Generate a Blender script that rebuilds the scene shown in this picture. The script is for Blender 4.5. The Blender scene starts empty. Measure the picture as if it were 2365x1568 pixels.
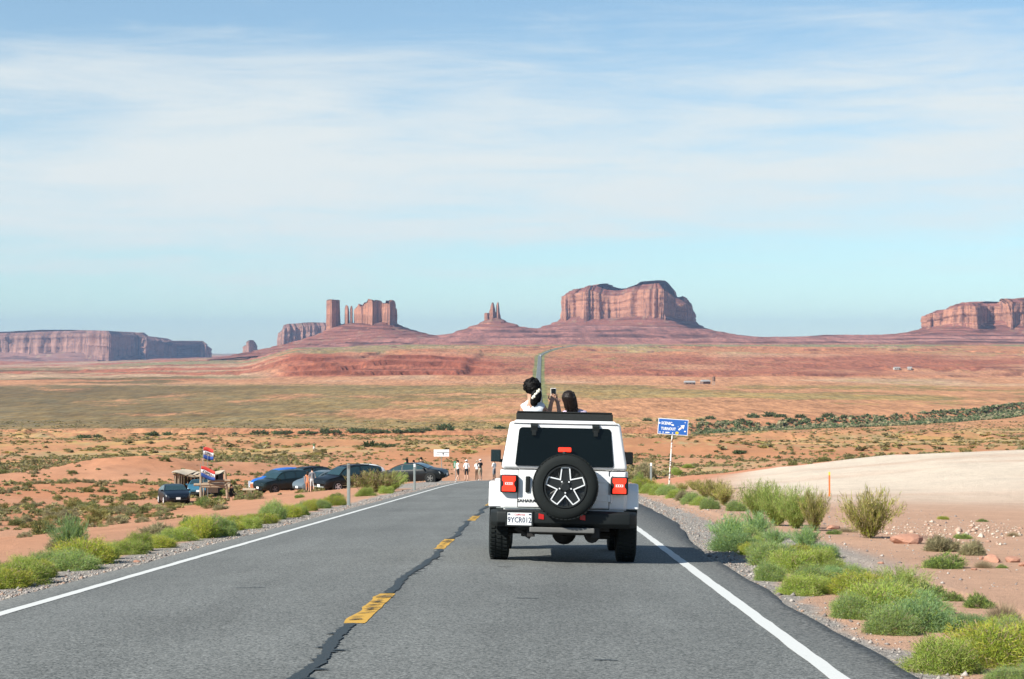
import bpy, bmesh, math, random
import numpy as np
from mathutils import Vector, Matrix, Euler

random.seed(7)
RNG = np.random.default_rng(11)
SC = bpy.context.scene
COL = SC.collection

# ------------------------------------------------------------------ camera
CAMH, FPX, CX, CY = 1.34, 4200.0, 1182.0, 784.0      # focal length and centre for a 2364 px wide picture
VPX, HORY = 1252.0, 800.0                            # where the road heads, and eye level
cd = bpy.data.cameras.new('camera')
cam = bpy.data.objects.new('camera', cd)
COL.objects.link(cam)
cam.location = (0, 0, CAMH)
cam.rotation_euler = (math.radians(90) + math.atan((HORY - CY) / FPX), 0, math.atan((VPX - CX) / FPX))
cd.sensor_width = 36
cd.lens = 36 * FPX / 2364
cd.clip_start, cd.clip_end = 0.1, 90000
SC.camera = cam

# ------------------------------------------------------------------ light
SUN_DIR = Vector((0.95, 0.70, -0.94)).normalized()    # the way the sunlight travels
sd = bpy.data.lights.new('sun', 'SUN')
sd.energy, sd.angle, sd.color = 5.0, math.radians(0.53), (1.0, 0.95, 0.86)
sun = bpy.data.objects.new('sun', sd)
COL.objects.link(sun)
sun.rotation_euler = SUN_DIR.to_track_quat('-Z', 'Y').to_euler()
sun.location = (-60, -50, 80)

world = bpy.data.worlds.new('World')
SC.world = world
world.use_nodes = True
wn, wl = world.node_tree.nodes, world.node_tree.links
wn.clear()
w_out = wn.new('ShaderNodeOutputWorld')
w_bg = wn.new('ShaderNodeBackground')
w_bg.inputs['Strength'].default_value = 0.055
sky = wn.new('ShaderNodeTexSky')
sky.sky_type = 'NISHITA'
sky.sun_disc = False
sky.sun_elevation = math.asin(-SUN_DIR.z)
sky.sun_rotation = math.pi / 2 - math.atan2(-SUN_DIR.y, -SUN_DIR.x)
sky.altitude = 1600
sky.air_density, sky.dust_density, sky.ozone_density = 1.0, 0.25, 2.2


def wnode(t, **kw):
    n = wn.new(t)
    for k, v in kw.items():
        setattr(n, k, v)
    return n


def wmath(op, a, b=None, clamp=False):
    n = wnode('ShaderNodeMath', operation=op, use_clamp=clamp)
    for i, s in enumerate((a, b)):
        if s is None:
            continue
        if isinstance(s, (int, float)):
            n.inputs[i].default_value = s
        else:
            wl.new(s, n.inputs[i])
    return n.outputs[0]


def wnoise(vec, scale, detail, rough, dist=0.0):
    n = wnode('ShaderNodeTexNoise')
    n.inputs['Scale'].default_value = scale
    n.inputs['Detail'].default_value = detail
    n.inputs['Roughness'].default_value = rough
    n.inputs['Distortion'].default_value = dist
    wl.new(vec, n.inputs['Vector'])
    return n.outputs['Fac']


def wramp(val, a, b):
    n = wnode('ShaderNodeMapRange', interpolation_type='SMOOTHSTEP')
    n.inputs['From Min'].default_value, n.inputs['From Max'].default_value = a, b
    wl.new(val, n.inputs['Value'])
    return n.outputs['Result']


# thin high cloud: sheets at one height, so they crowd together towards the horizon
tc = wnode('ShaderNodeTexCoord')
sep = wnode('ShaderNodeSeparateXYZ')
wl.new(tc.outputs['Generated'], sep.inputs[0])


def cloud_map(sx, sy, sz, rot, off):
    m = wnode('ShaderNodeMapping')
    m.inputs['Scale'].default_value = (sx, sy, sz)
    m.inputs['Rotation'].default_value = rot
    m.inputs['Location'].default_value = off
    wl.new(tc.outputs['Generated'], m.inputs['Vector'])
    return m.outputs[0]


SKY_A, SKY_B, SKY_C = (0.0, 0.0, 0.0), (3.1, 0.2, 0.4), (0.3, 1.7, 2.2)
big = wnoise(cloud_map(1.6, 1.6, 13.0, (0, 0.05, 0), SKY_A), 1.35, 3.0, 0.45, 0.25)
mid = wnoise(cloud_map(2.2, 2.2, 22.0, (0, 0.12, 0), SKY_B), 2.2, 6.0, 0.55, 0.5)
fine = wnoise(cloud_map(4.0, 4.0, 26.0, (0, -0.22, 0), SKY_C), 2.4, 9.0, 0.66, 1.6)
elev = sep.outputs['Z']
band = wmath('MULTIPLY', wramp(elev, 0.015, 0.095), wmath('SUBTRACT', 1.0, wramp(elev, 0.125, 0.190)))
cover = wmath('ADD', wmath('MULTIPLY', big, 0.75), wmath('ADD', wmath('MULTIPLY', mid, 0.55), wmath('MULTIPLY', fine, 0.25)))
cover = wmath('ADD', cover, wmath('MULTIPLY', band, 0.19))
slant = wmath('DIVIDE', 0.15, wmath('ADD', wmath('MAXIMUM', elev, 0.0), 0.02), True)      # a thin sheet looks denser the flatter one looks through it
cfac = wmath('MULTIPLY', wmath('ADD', wmath('MULTIPLY', wramp(cover, 0.74, 1.10), 0.74), 0.20), wmath('MULTIPLY', slant, 1.0))
cmix = wnode('ShaderNodeMix', data_type='RGBA')
wl.new(cfac, cmix.inputs[0])
tint = wnode('ShaderNodeMix', data_type='RGBA', blend_type='MULTIPLY')
tint.inputs[0].default_value = 1.0
tint.inputs[7].default_value = (1.12, 1.42, 1.42, 1)
wl.new(sky.outputs[0], tint.inputs[6])
wl.new(tint.outputs[2], cmix.inputs[6])
cmix.inputs[7].default_value = (8.7, 9.2, 9.1, 1)
wl.new(cmix.outputs[2], w_bg.inputs['Color'])
wl.new(w_bg.outputs[0], w_out.inputs['Surface'])

vs = SC.view_settings
vs.view_transform, vs.look, vs.exposure, vs.gamma = 'Standard', 'None', 0.82, 1.0
vs.use_curve_mapping = False
SC.cycles.use_denoising = True
SC.cycles.max_bounces = 6
SC.cycles.volume_bounces = 0
SC.cycles.transparent_max_bounces = 6
SC.cycles.sample_clamp_indirect = 6.0


# ------------------------------------------------------------------ helpers: objects
def tag(o, label=None, cat=None, group=None, kind=None):
    for k, v in (('label', label), ('category', cat), ('group', group), ('kind', kind)):
        if v:
            o[k] = v
    return o


def link(o, parent=None):
    COL.objects.link(o)
    if parent is not None:
        o.parent = parent
    return o


def thing(name, label, cat, loc=(0, 0, 0), rotz=0.0, group=None, rot=None):
    o = bpy.data.objects.new(name, None)
    o.empty_display_size = 0.2
    COL.objects.link(o)
    o.location = loc
    o.rotation_euler = rot if rot is not None else (0, 0, rotz)
    return tag(o, label, cat, group)


def mesh_np(name, V, F, attrs=None, smooth=False):
    V = np.asarray(V, dtype=np.float32)
    F = np.asarray(F, dtype=np.int32)
    me = bpy.data.meshes.new(name)
    k = F.shape[1]
    me.vertices.add(len(V))
    me.vertices.foreach_set('co', V.ravel())
    me.loops.add(F.size)
    me.loops.foreach_set('vertex_index', F.ravel())
    me.polygons.add(len(F))
    me.polygons.foreach_set('loop_start', np.arange(0, F.size, k, dtype=np.int32))
    if smooth:
        me.polygons.foreach_set('use_smooth', np.ones(len(F), dtype=bool))
    me.update(calc_edges=True)
    for an, (typ, arr) in (attrs or {}).items():
        a = me.attributes.new(an, typ, 'POINT')
        a.data.foreach_set('color' if typ == 'FLOAT_COLOR' else 'value', np.asarray(arr, dtype=np.float32).ravel())
    return me


class G:
    """collects plain shapes; build() links them as one mesh object"""

    def __init__(self):
        self.v, self.f = [], []

    def add(self, vs_, fs_):
        o = len(self.v)
        self.v += [tuple(p) for p in vs_]
        self.f += [tuple(i + o for i in q) for q in fs_]
        return self

    def box(self, c, s, rot=None):
        m = Euler(rot).to_matrix() if rot else None
        P = []
        for z in (-.5, .5):
            for y in (-.5, .5):
                for x in (-.5, .5):
                    p = Vector((x * s[0], y * s[1], z * s[2]))
                    if m:
                        p = m @ p
                    P.append(p + Vector(c))
        return self.add(P, [(0, 2, 3, 1), (4, 5, 7, 6), (0, 1, 5, 4), (2, 6, 7, 3), (0, 4, 6, 2), (1, 3, 7, 5)])

    def hexa(self, P):
        """8 points: bottom 4 (ccw), top 4 (ccw)"""
        return self.add(P, [(3, 2, 1, 0), (4, 5, 6, 7), (0, 1, 5, 4), (1, 2, 6, 5), (2, 3, 7, 6), (3, 0, 4, 7)])

    def tube(self, pts, rad, n=8, cap=True):
        pts = [Vector(p) for p in pts]
        if isinstance(rad, (int, float)):
            rad = [rad] * len(pts)
        V, F = [], []
        for i, p in enumerate(pts):
            d = (pts[min(i + 1, len(pts) - 1)] - pts[max(i - 1, 0)]).normalized()
            a = d.orthogonal().normalized() if abs(d.z) < .99 else Vector((1, 0, 0))
            a = (Vector((0, 0, 1)).cross(d)).normalized() if abs(d.z) < .95 else Vector((1, 0, 0))
            b = d.cross(a).normalized()
            for k in range(n):
                t = 2 * math.pi * k / n
                V.append(p + (a * math.cos(t) + b * math.sin(t)) * rad[i])
        for i in range(len(pts) - 1):
            for k in range(n):
                F.append((i * n + k, i * n + (k + 1) % n, (i + 1) * n + (k + 1) % n, (i + 1) * n + k))
        if cap:
            F.append(tuple(range(n - 1, -1, -1)))
            F.append(tuple((len(pts) - 1) * n + k for k in range(n)))
        return self.add(V, F)

    def lathe(self, prof, n=32, axis='x', c=(0, 0, 0), closed=False):
        """prof: (along axis, radius)"""
        V, F = [], []
        for (h, r) in prof:
            for k in range(n):
                t = 2 * math.pi * k / n
                a, b = r * math.cos(t), r * math.sin(t)
                p = {'x': (h, a, b), 'y': (a, h, b), 'z': (a, b, h)}[axis]
                V.append((p[0] + c[0], p[1] + c[1], p[2] + c[2]))
        m = len(prof)
        for i in range(m if closed else m - 1):
            j = (i + 1) % m
            for k in range(n):
                F.append((i * n + k, i * n + (k + 1) % n, j * n + (k + 1) % n, j * n + k))
        return self.add(V, F)

    def prism(self, poly, d0, d1, plane='yz'):
        n = len(poly)
        V = []
        for d in (d0, d1):
            for (a, b) in poly:
                V.append({'yz': (d, a, b), 'xz': (a, d, b), 'xy': (a, b, d)}[plane])
        F = [tuple(range(n)), tuple(range(2 * n - 1, n - 1, -1))]
        F += [(i, i + n, (i + 1) % n + n, (i + 1) % n) for i in range(n)]
        return self.add(V, F)

    def build(self, name, mat, parent=None, smooth=False, bevel=0.0, seg=2, loc=None, rot=None):
        me = bpy.data.meshes.new(name)
        me.from_pydata(self.v, [], self.f)
        bm = bmesh.new()
        bm.from_mesh(me)
        bmesh.ops.recalc_face_normals(bm, faces=bm.faces)
        if bevel:
            es = [e for e in bm.edges if len(e.link_faces) == 2 and e.calc_face_angle(0) > 0.5]
            bmesh.ops.bevel(bm, geom=es, offset=bevel, segments=seg, affect='EDGES', profile=0.6, clamp_overlap=True)
        bm.to_mesh(me)
        bm.free()
        if smooth:
            for p in me.polygons:
                p.use_smooth = True
            try:
                me.set_sharp_from_angle(angle=math.radians(smooth if smooth is not True else 40))
            except Exception:
                pass
        me.materials.append(mat)
        o = bpy.data.objects.new(name, me)
        link(o, parent)
        if loc:
            o.location = loc
        if rot:
            o.rotation_euler = rot
        return o


def copy_tree(o, parent=None):
    c = o.copy()
    COL.objects.link(c)
    c.parent = parent
    for ch in list(o.children):
        copy_tree(ch, c)
    return c


# ------------------------------------------------------------------ helpers: materials
MATS = {}


def pmat(name, col, rough=0.6, metal=0.0, var=0.10, scale=6.0, bump=0.0, bscale=40.0, coat=0.0, emit=None, estr=0.0, spec=0.5):
    """principled surface whose colour and roughness wander a little with a noise"""
    if name in MATS:
        return MATS[name]
    m = bpy.data.materials.new(name)
    m.use_nodes = True
    nt = m.node_tree
    b = nt.nodes['Principled BSDF']
    t = nt.nodes.new('ShaderNodeTexCoord')
    n = nt.nodes.new('ShaderNodeTexNoise')
    n.inputs['Scale'].default_value = scale
    n.inputs['Detail'].default_value = 5
    nt.links.new(t.outputs['Object'], n.inputs['Vector'])
    mx = nt.nodes.new('ShaderNodeMix')
    mx.data_type = 'RGBA'
    mx.inputs[6].default_value = tuple(max(0, c * (1 - var)) for c in col) + (1,)
    mx.inputs[7].default_value = tuple(min(1, c * (1 + var)) for c in col) + (1,)
    nt.links.new(n.outputs['Fac'], mx.inputs[0])
    nt.links.new(mx.outputs[2], b.inputs['Base Color'])
    mr = nt.nodes.new('ShaderNodeMapRange')
    mr.inputs['To Min'].default_value = max(0.02, rough * 0.85)
    mr.inputs['To Max'].default_value = min(1, rough * 1.15)
    nt.links.new(n.outputs['Fac'], mr.inputs['Value'])
    nt.links.new(mr.outputs[0], b.inputs['Roughness'])
    b.inputs['Metallic'].default_value = metal
    b.inputs['Coat Weight'].default_value = coat
    b.inputs['Coat Roughness'].default_value = 0.05
    b.inputs['Specular IOR Level'].default_value = spec
    if emit:
        b.inputs['Emission Color'].default_value = tuple(emit) + (1,)
        b.inputs['Emission Strength'].default_value = estr
    if bump:
        n2 = nt.nodes.new('ShaderNodeTexNoise')
        n2.inputs['Scale'].default_value = bscale
        n2.inputs['Detail'].default_value = 4
        nt.links.new(t.outputs['Object'], n2.inputs['Vector'])
        bp = nt.nodes.new('ShaderNodeBump')
        bp.inputs['Strength'].default_value = bump
        bp.inputs['Distance'].default_value = 0.02
        nt.links.new(n2.outputs['Fac'], bp.inputs['Height'])
        nt.links.new(bp.outputs[0], b.inputs['Normal'])
    MATS[name] = m
    return m


class N:
    """small node-graph writer"""

    def __init__(self, name):
        self.m = bpy.data.materials.new(name)
        self.m.use_nodes = True
        self.nt = self.m.node_tree
        self.b = self.nt.nodes['Principled BSDF']
        self.out = self.nt.nodes['Material Output']

    def node(self, t, **kw):
        n = self.nt.nodes.new(t)
        for k, v in kw.items():
            setattr(n, k, v)
        return n

    def set(self, sock, v):
        if v is None:
            return
        if hasattr(v, 'is_output'):
            self.nt.links.new(v, sock)
        elif isinstance(v, tuple) and sock.type == 'RGBA':
            sock.default_value = v + (1,) if len(v) == 3 else v
        else:
            sock.default_value = v

    def attr(self, name, out='Color'):
        n = self.node('ShaderNodeAttribute', attribute_name=name)
        return n.outputs[out]

    def pos(self):
        return self.node('ShaderNodeNewGeometry').outputs['Position']

    def obj(self):
        return self.node('ShaderNodeTexCoord').outputs['Object']

    def mapping(self, v, scale=(1, 1, 1), rot=(0, 0, 0)):
        n = self.node('ShaderNodeMapping')
        self.set(n.inputs['Vector'], v)
        n.inputs['Scale'].default_value = scale
        n.inputs['Rotation'].default_value = rot
        return n.outputs[0]

    def noise(self, v, scale, detail=4, rough=0.5, dist=0.0):
        n = self.node('ShaderNodeTexNoise')
        self.set(n.inputs['Vector'], v)
        n.inputs['Scale'].default_value = scale
        n.inputs['Detail'].default_value = detail
        n.inputs['Roughness'].default_value = rough
        n.inputs['Distortion'].default_value = dist
        return n.outputs['Fac']

    def voro(self, v, scale, out='Distance'):
        n = self.node('ShaderNodeTexVoronoi')
        self.set(n.inputs['Vector'], v)
        n.inputs['Scale'].default_value = scale
        return n.outputs[out]

    def mth(self, op, a, b=None, clamp=False):
        n = self.node('ShaderNodeMath', operation=op, use_clamp=clamp)
        self.set(n.inputs[0], a)
        self.set(n.inputs[1], b)
        return n.outputs[0]

    def ramp(self, v, a, b, lo=0.0, hi=1.0, smooth=True):
        n = self.node('ShaderNodeMapRange', interpolation_type='SMOOTHSTEP' if smooth else 'LINEAR')
        self.set(n.inputs['Value'], v)
        self.set(n.inputs['From Min'], a)
        self.set(n.inputs['From Max'], b)
        self.set(n.inputs['To Min'], lo)
        self.set(n.inputs['To Max'], hi)
        return n.outputs[0]

    def mix(self, f, a, b, mode='MIX'):
        n = self.node('ShaderNodeMix', data_type='RGBA', blend_type=mode)
        self.set(n.inputs[0], f)
        self.set(n.inputs[6], a)
        self.set(n.inputs[7], b)
        return n.outputs[2]

    def bump(self, h, strength, dist):
        n = self.node('ShaderNodeBump')
        n.inputs['Strength'].default_value = strength
        n.inputs['Distance'].default_value = dist
        self.set(n.inputs['Height'], h)
        self.set(self.b.inputs['Normal'], n.outputs[0])

    def done(self, col, rough=0.8, spec=0.3):
        self.set(self.b.inputs['Base Color'], col)
        self.set(self.b.inputs['Roughness'], rough)
        self.set(self.b.inputs['Specular IOR Level'], spec)
        return self.m


# ------------------------------------------------------------------ helpers: number noise
def _hash(ix, iy, seed):
    h = (ix.astype(np.int64) * 374761393 + iy.astype(np.int64) * 668265263 + seed * 1442695041) & 0xFFFFFFFF
    h = ((h ^ (h >> 13)) * 1274126177) & 0xFFFFFFFF
    h = ((h ^ (h >> 15)) * 2246822519) & 0xFFFFFFFF
    return ((h ^ (h >> 16)) & 0xFFFFFF) / float(0xFFFFFF)


def vnoise(x, y, seed=0):
    x, y = np.asarray(x, float), np.asarray(y, float)
    x, y = np.broadcast_arrays(x, y)
    ix, iy = np.floor(x), np.floor(y)
    fx, fy = x - ix, y - iy
    fx, fy = fx * fx * fx * (fx * (fx * 6 - 15) + 10), fy * fy * fy * (fy * (fy * 6 - 15) + 10)
    a, b = _hash(ix, iy, seed), _hash(ix + 1, iy, seed)
    c, d = _hash(ix, iy + 1, seed), _hash(ix + 1, iy + 1, seed)
    return (a + (b - a) * fx) * (1 - fy) + (c + (d - c) * fx) * fy


def fbm(x, y, octv=4, seed=0, gain=0.5, lac=2.07):
    s, a, t = 0.0, 1.0, 0.0
    x, y = np.asarray(x, float), np.asarray(y, float)
    for i in range(octv):
        s = s + a * vnoise(x, y, seed + i * 17)
        t += a
        a *= gain
        x, y = x * lac + 13.7, y * lac - 7.3
    return s / t


def sst(a, b, x):
    t = np.clip((np.asarray(x, float) - a) / (b - a), 0, 1)
    return t * t * (3 - 2 * t)


# ------------------------------------------------------------------ the lie of the land
ROADX = -1.5
BY = [-20000, -3000, -400, -60, 0, 20, 40, 60, 80, 100, 130, 200, 325, 450, 600, 800, 1000, 1150, 1500, 2600]
BZ = [60, 30, 20, 3, -.6, -1.8, -3.4, -5, -6.3, -7.7, -10, -13, -17.3, -22.5, -29.5, -39, -47, -50, -50, -50]
FARCOL = [
    (0, [(2600, -50), (3500, -53), (5000, -59), (9000, -100), (13000, -150), (30000, -220)]),
    (540, [(2600, -50), (3500, -50), (5000, -52), (9000, -58), (13000, -80), (30000, -140)]),
    (700, [(2600, -50), (3000, -46), (3300, -30), (3600, -16), (4300, -12), (5600, -6), (7600, 0), (9000, 0), (30000, -60)]),
    (940, [(2600, -50), (3200, -40), (3500, -27), (4300, -13), (5000, -4), (5600, 4), (6500, 6), (7600, 28), (8600, 36), (30000, 0)]),
    (1240, [(2600, -50), (3200, -41), (3700, -32), (4300, -19), (5000, -4), (5600, 4), (6500, 6), (7600, 26), (8600, 40), (30000, 0)]),
    (1800, [(2600, -50), (3200, -42), (3700, -34), (4300, -17), (5000, -5), (5600, 3), (6500, 6), (7600, 36), (8600, 42), (30000, 0)]),
]


RIDGE_S = [560, 640, 700, 760, 900, 960, 1000, 1047, 1062, 1110, 1200, 1240, 1275, 1330, 1560, 1640, 1700, 1760, 1850, 1902, 1991, 2055, 2101, 2200, 2400]
RIDGE_PY = [840, 815, 800, 786, 776, 773, 775, 770, 763, 756, 755, 759, 756, 752, 756, 762, 773, 780, 779, 775, 775, 773, 768, 764, 764]


def road_cx(Y):
    return np.interp(Y, [400, 1000, 2500, 4200, 4400, 4650, 4950, 5300, 5600], [-1.5, -2.5, -6, -6, 0, 14, 37, 70, 104])


def bench_z(Y):
    return np.interp(Y, BY, BZ)


def road_z(Y):
    """height of the road's crown line on the near hill"""
    Y = np.asarray(Y, float)
    c = np.clip(Y - 80, 0, 120)
    p = -0.0612 * np.maximum(Y, -60) - 1e-4 * c * c - 0.024 * np.clip(Y - 200, 0, None)
    w = sst(165, 290, Y)
    return p * (1 - w) + (bench_z(Y) - 0.4) * w


def pave_r(Y):
    Y = np.asarray(Y, float)
    return 2.42 + 0.62 * sst(26, 44, Y) - 0.55 * sst(85, 120, Y) + 0.16 * (fbm(Y / 2.2, 3.3, 3, 91) - .5)


def pave_l(Y):
    Y = np.asarray(Y, float)
    return -5.33 - 0.12 * (fbm(Y / 1.7, 8.1, 3, 92) - .5)


def hump(X, Y):
    h = np.interp(X, [3.5, 5.9, 10.7, 13, 19, 26.5, 45, 80], [0, .1, .8, 1.2, 1.65, 1.9, 2.2, 1.5])
    return h * sst(55, 101, Y)


def base_z(X, Y):
    X, Y = np.asarray(X, float), np.asarray(Y, float)
    zb = bench_z(Y)
    s = np.clip(X / np.maximum(Y, 1) * FPX + VPX, -500, 3000)
    # far country
    zf = None
    cols = [np.interp(Y, [p[0] for p in c[1]], [p[1] for p in c[1]]) for c in FARCOL]
    zf = cols[0]
    for (s0, _), (s1, _), c1 in zip(FARCOL[:-1], FARCOL[1:], cols[1:]):
        zf = zf + (c1 - zf) * sst(s0, s1, s)
    crest = np.interp(s, RIDGE_S, RIDGE_PY)
    zc = CAMH + (HORY - crest) / FPX * 8550.0
    zf = zf + np.maximum(zc - zf, 0) * sst(6500, 8550, Y) ** 1.6 * (1 - .6 * sst(9300, 12500, Y))
    z = np.where(Y > 2600, zf, zb)
    # right of the road: the cut bank beside the hill, before it falls to the flats
    plane = -0.0612 * np.maximum(Y, -60) - 0.10
    rgt = plane + hump(X, Y) - 0.012 * np.clip(X - 4, 0, 40) * (1 - sst(60, 95, Y))
    w = sst(104, 150, Y)
    rgt = rgt * (1 - w) + z * w
    z = np.where(Y < 160, z + (rgt - z) * sst(0, 6, X + 1.5), z)
    # the road bed
    c = road_cx(Y)
    dx = np.abs(X - c)
    zr = np.where(Y < 300, road_z(Y) - 0.017 * np.minimum(dx, 6.5) , z)
    near = 1 - sst(4.6, np.where(X < c, 17.0 + 7.0 * sst(65, 105, Y), 8.0), dx)
    z = np.where(Y < 300, z + (zr - z) * near, z)
    return z


MOUNDS = [(-48, 215, 9, 16, 2.1), (-40, 232, 7, 12, 1.3), (-14.5, 192, 8, 10, 1.7), (-22, 196, 9, 10, 0.7), (-20, 146, 8, 12, .55),
          (16, 340, 26, 30, 2.0), (-60, 420, 40, 25, 2.0), (90, 520, 60, 40, 3.0), (-190, 700, 70, 40, 3.0)]


def wash_y(X):
    return 1045 + 150 * (fbm(np.asarray(X, float) / 240.0, 4.2, 3, 55) - .5) * 2 + np.maximum(X, 0) * 1.25


def red_steps(X, Y):
    """ledged red scarp left of the far road: (height change, how much of a cliff face)"""
    s = X / np.maximum(Y, 1) * FPX + VPX
    m = sst(590, 700, s) * (1 - sst(1090, 1225, s)) * (Y > 2700) * (Y < 4600)
    yy = Y + 170 * (fbm(X / 190.0, 2.2, 4, 151, gain=.6) - .5) * 2
    up, face = 0.0, 0.0
    for y0, h, sd_ in ((3030, 7.0, 1), (3150, 6.0, 5), (3290, 8.0, 9), (3470, 6.0, 13)):
        q = yy + 60 * (fbm(X / 45.0, sd_ * 3.1, 3, 153 + sd_) - .5)
        keep = sst(.34, .46, fbm(X / 120.0, sd_ * 1.7, 2, 163 + sd_))
        up = up + h * keep * sst(y0, y0 + 24, q)
        face = np.maximum(face, keep * sst(y0 - 14, y0 + 2, q) * (1 - sst(y0 + 24, y0 + 44, q)))
    up = up - 27 * .8 * np.clip((Y - 2950) / 700, 0, 1)
    return m * up, m * face


def tz(X, Y):
    """ground height"""
    X, Y = np.asarray(X, float), np.asarray(Y, float)
    z = base_z(X, Y)
    dx = np.abs(X - road_cx(Y))
    wq = sst(5.5, 14 + 0.02 * np.maximum(Y, 0), dx)
    a1 = np.interp(Y, [0, 30, 60, 100, 300, 800, 1000, 1200, 2500, 6000], [.05, .10, .14, .30, .55, .7, .7, .3, .3, .5])
    a2 = np.interp(Y, [0, 60, 160, 300, 700, 1000, 1200, 2600, 3500, 6000, 9000], [0, .1, .5, 1.0, 2.0, 1.6, .5, 1.2, 4.5, 3.0, 6.0])
    pad = np.exp(-(((X + 18) / 15) ** 2 + ((Y - 128) / 26) ** 2) ** 2)
    n1 = fbm(X / 11.0, Y / 11.0, 4, 21) - .5
    n2 = fbm(X / 95.0, Y / 130.0, 5, 33) - .5
    z = z + wq * (2 * a1 * n1 * (1 - .8 * pad) + 2 * a2 * n2 * (1 - pad))
    for (mx, my, rx, ry, h) in MOUNDS:
        z = z + h * np.exp(-(((X - mx) / rx) ** 2 + ((Y - my) / ry) ** 2)) * (0.75 + .5 * n1 * 2)
    yw = wash_y(X)
    z = z - 4.5 * sst(-150, -40, Y - yw) * (1 - sst(-6, 12, Y - yw)) * wq
    z = z + red_steps(X, Y)[0]
    # ledges on the far rise
    wl_ = sst(2750, 3100, Y) * (1 - sst(9000, 9600, Y)) * sst(8, 60, dx)
    h = 8.5
    q = z / h + 1.5 * (fbm(X / 420.0, Y / 520.0, 4, 71) - .5) * 2
    fr = q - np.floor(q)
    stepq = np.floor(q) + .25 * fr + .75 * sst(.86, 1.0, fr)
    z = z + wl_ * (stepq - q) * h * .9 * sst(.35, .6, fbm(X / 700.0, Y / 500.0, 3, 77))
    # keep the ground under the tarmac
    inr = (X > pave_l(Y) + .05) & (X < pave_r(Y) - .05) & (Y < 300)
    z = np.where(inr, z - .30, z - .035 * (dx < 6) * (Y < 300))
    z = np.where((Y >= 300) & (dx < 6), z - .12, z)
    return z


def gz(x, y):
    return float(tz(np.array([x]), np.array([y]))[0])


CAM_M = cam.rotation_euler.to_matrix()


def ray(px, py):
    d = CAM_M @ Vector(((px - CX) / FPX, -(py - CY) / FPX, -1.0))
    return d / d.y


def at(px, py, Y):
    r = ray(px, py)
    return Vector((r.x * Y, Y, CAMH + r.z * Y))


_MARCH = np.concatenate([np.linspace(4, 60, 500), np.geomspace(60.2, 9000, 1600)])


def hit(px, py):
    """where the line of sight through a pixel meets the ground"""
    r = ray(px, py)
    d = tz(r.x * _MARCH, _MARCH) - (CAMH + r.z * _MARCH)
    i = int(np.argmax(d > 0))
    Y = float(_MARCH[max(i, 1)])
    if i > 0:
        a, b = d[i - 1], d[i]
        Y = float(_MARCH[i - 1] + (_MARCH[i] - _MARCH[i - 1]) * (-a) / (b - a))
    return Vector((r.x * Y, Y, gz(r.x * Y, Y)))


def mixc(a, b, t):
    t = np.asarray(t, float)[..., None]
    return a * (1 - t) + b * t


def bare_mask(X, Y):
    """1 where traffic or wind keeps the ground bare"""
    n = fbm(X / 6.0, Y / 9.0, 3, 61) - .5
    m = np.exp(-(((X + 18) / 13) ** 2 + ((Y - 126) / 25) ** 2) ** 2 * (1 + n))
    m = np.maximum(m, np.exp(-(((X + 12.5) / 5.0) ** 2 + ((Y - 86) / 30) ** 2) ** 2))
    m = np.maximum(m, .9 * np.exp(-(((X + 26) / 8.5) ** 2 + ((Y - 134) / 11) ** 2) ** 2))
    m = np.maximum(m, sst(6, 3, np.abs(X + 1.5) - 6) * (Y < 300))
    r = sst(1.5, 4, X) * (1 - sst(100, 108, Y))
    m = np.maximum(m, r)
    return m


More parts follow.
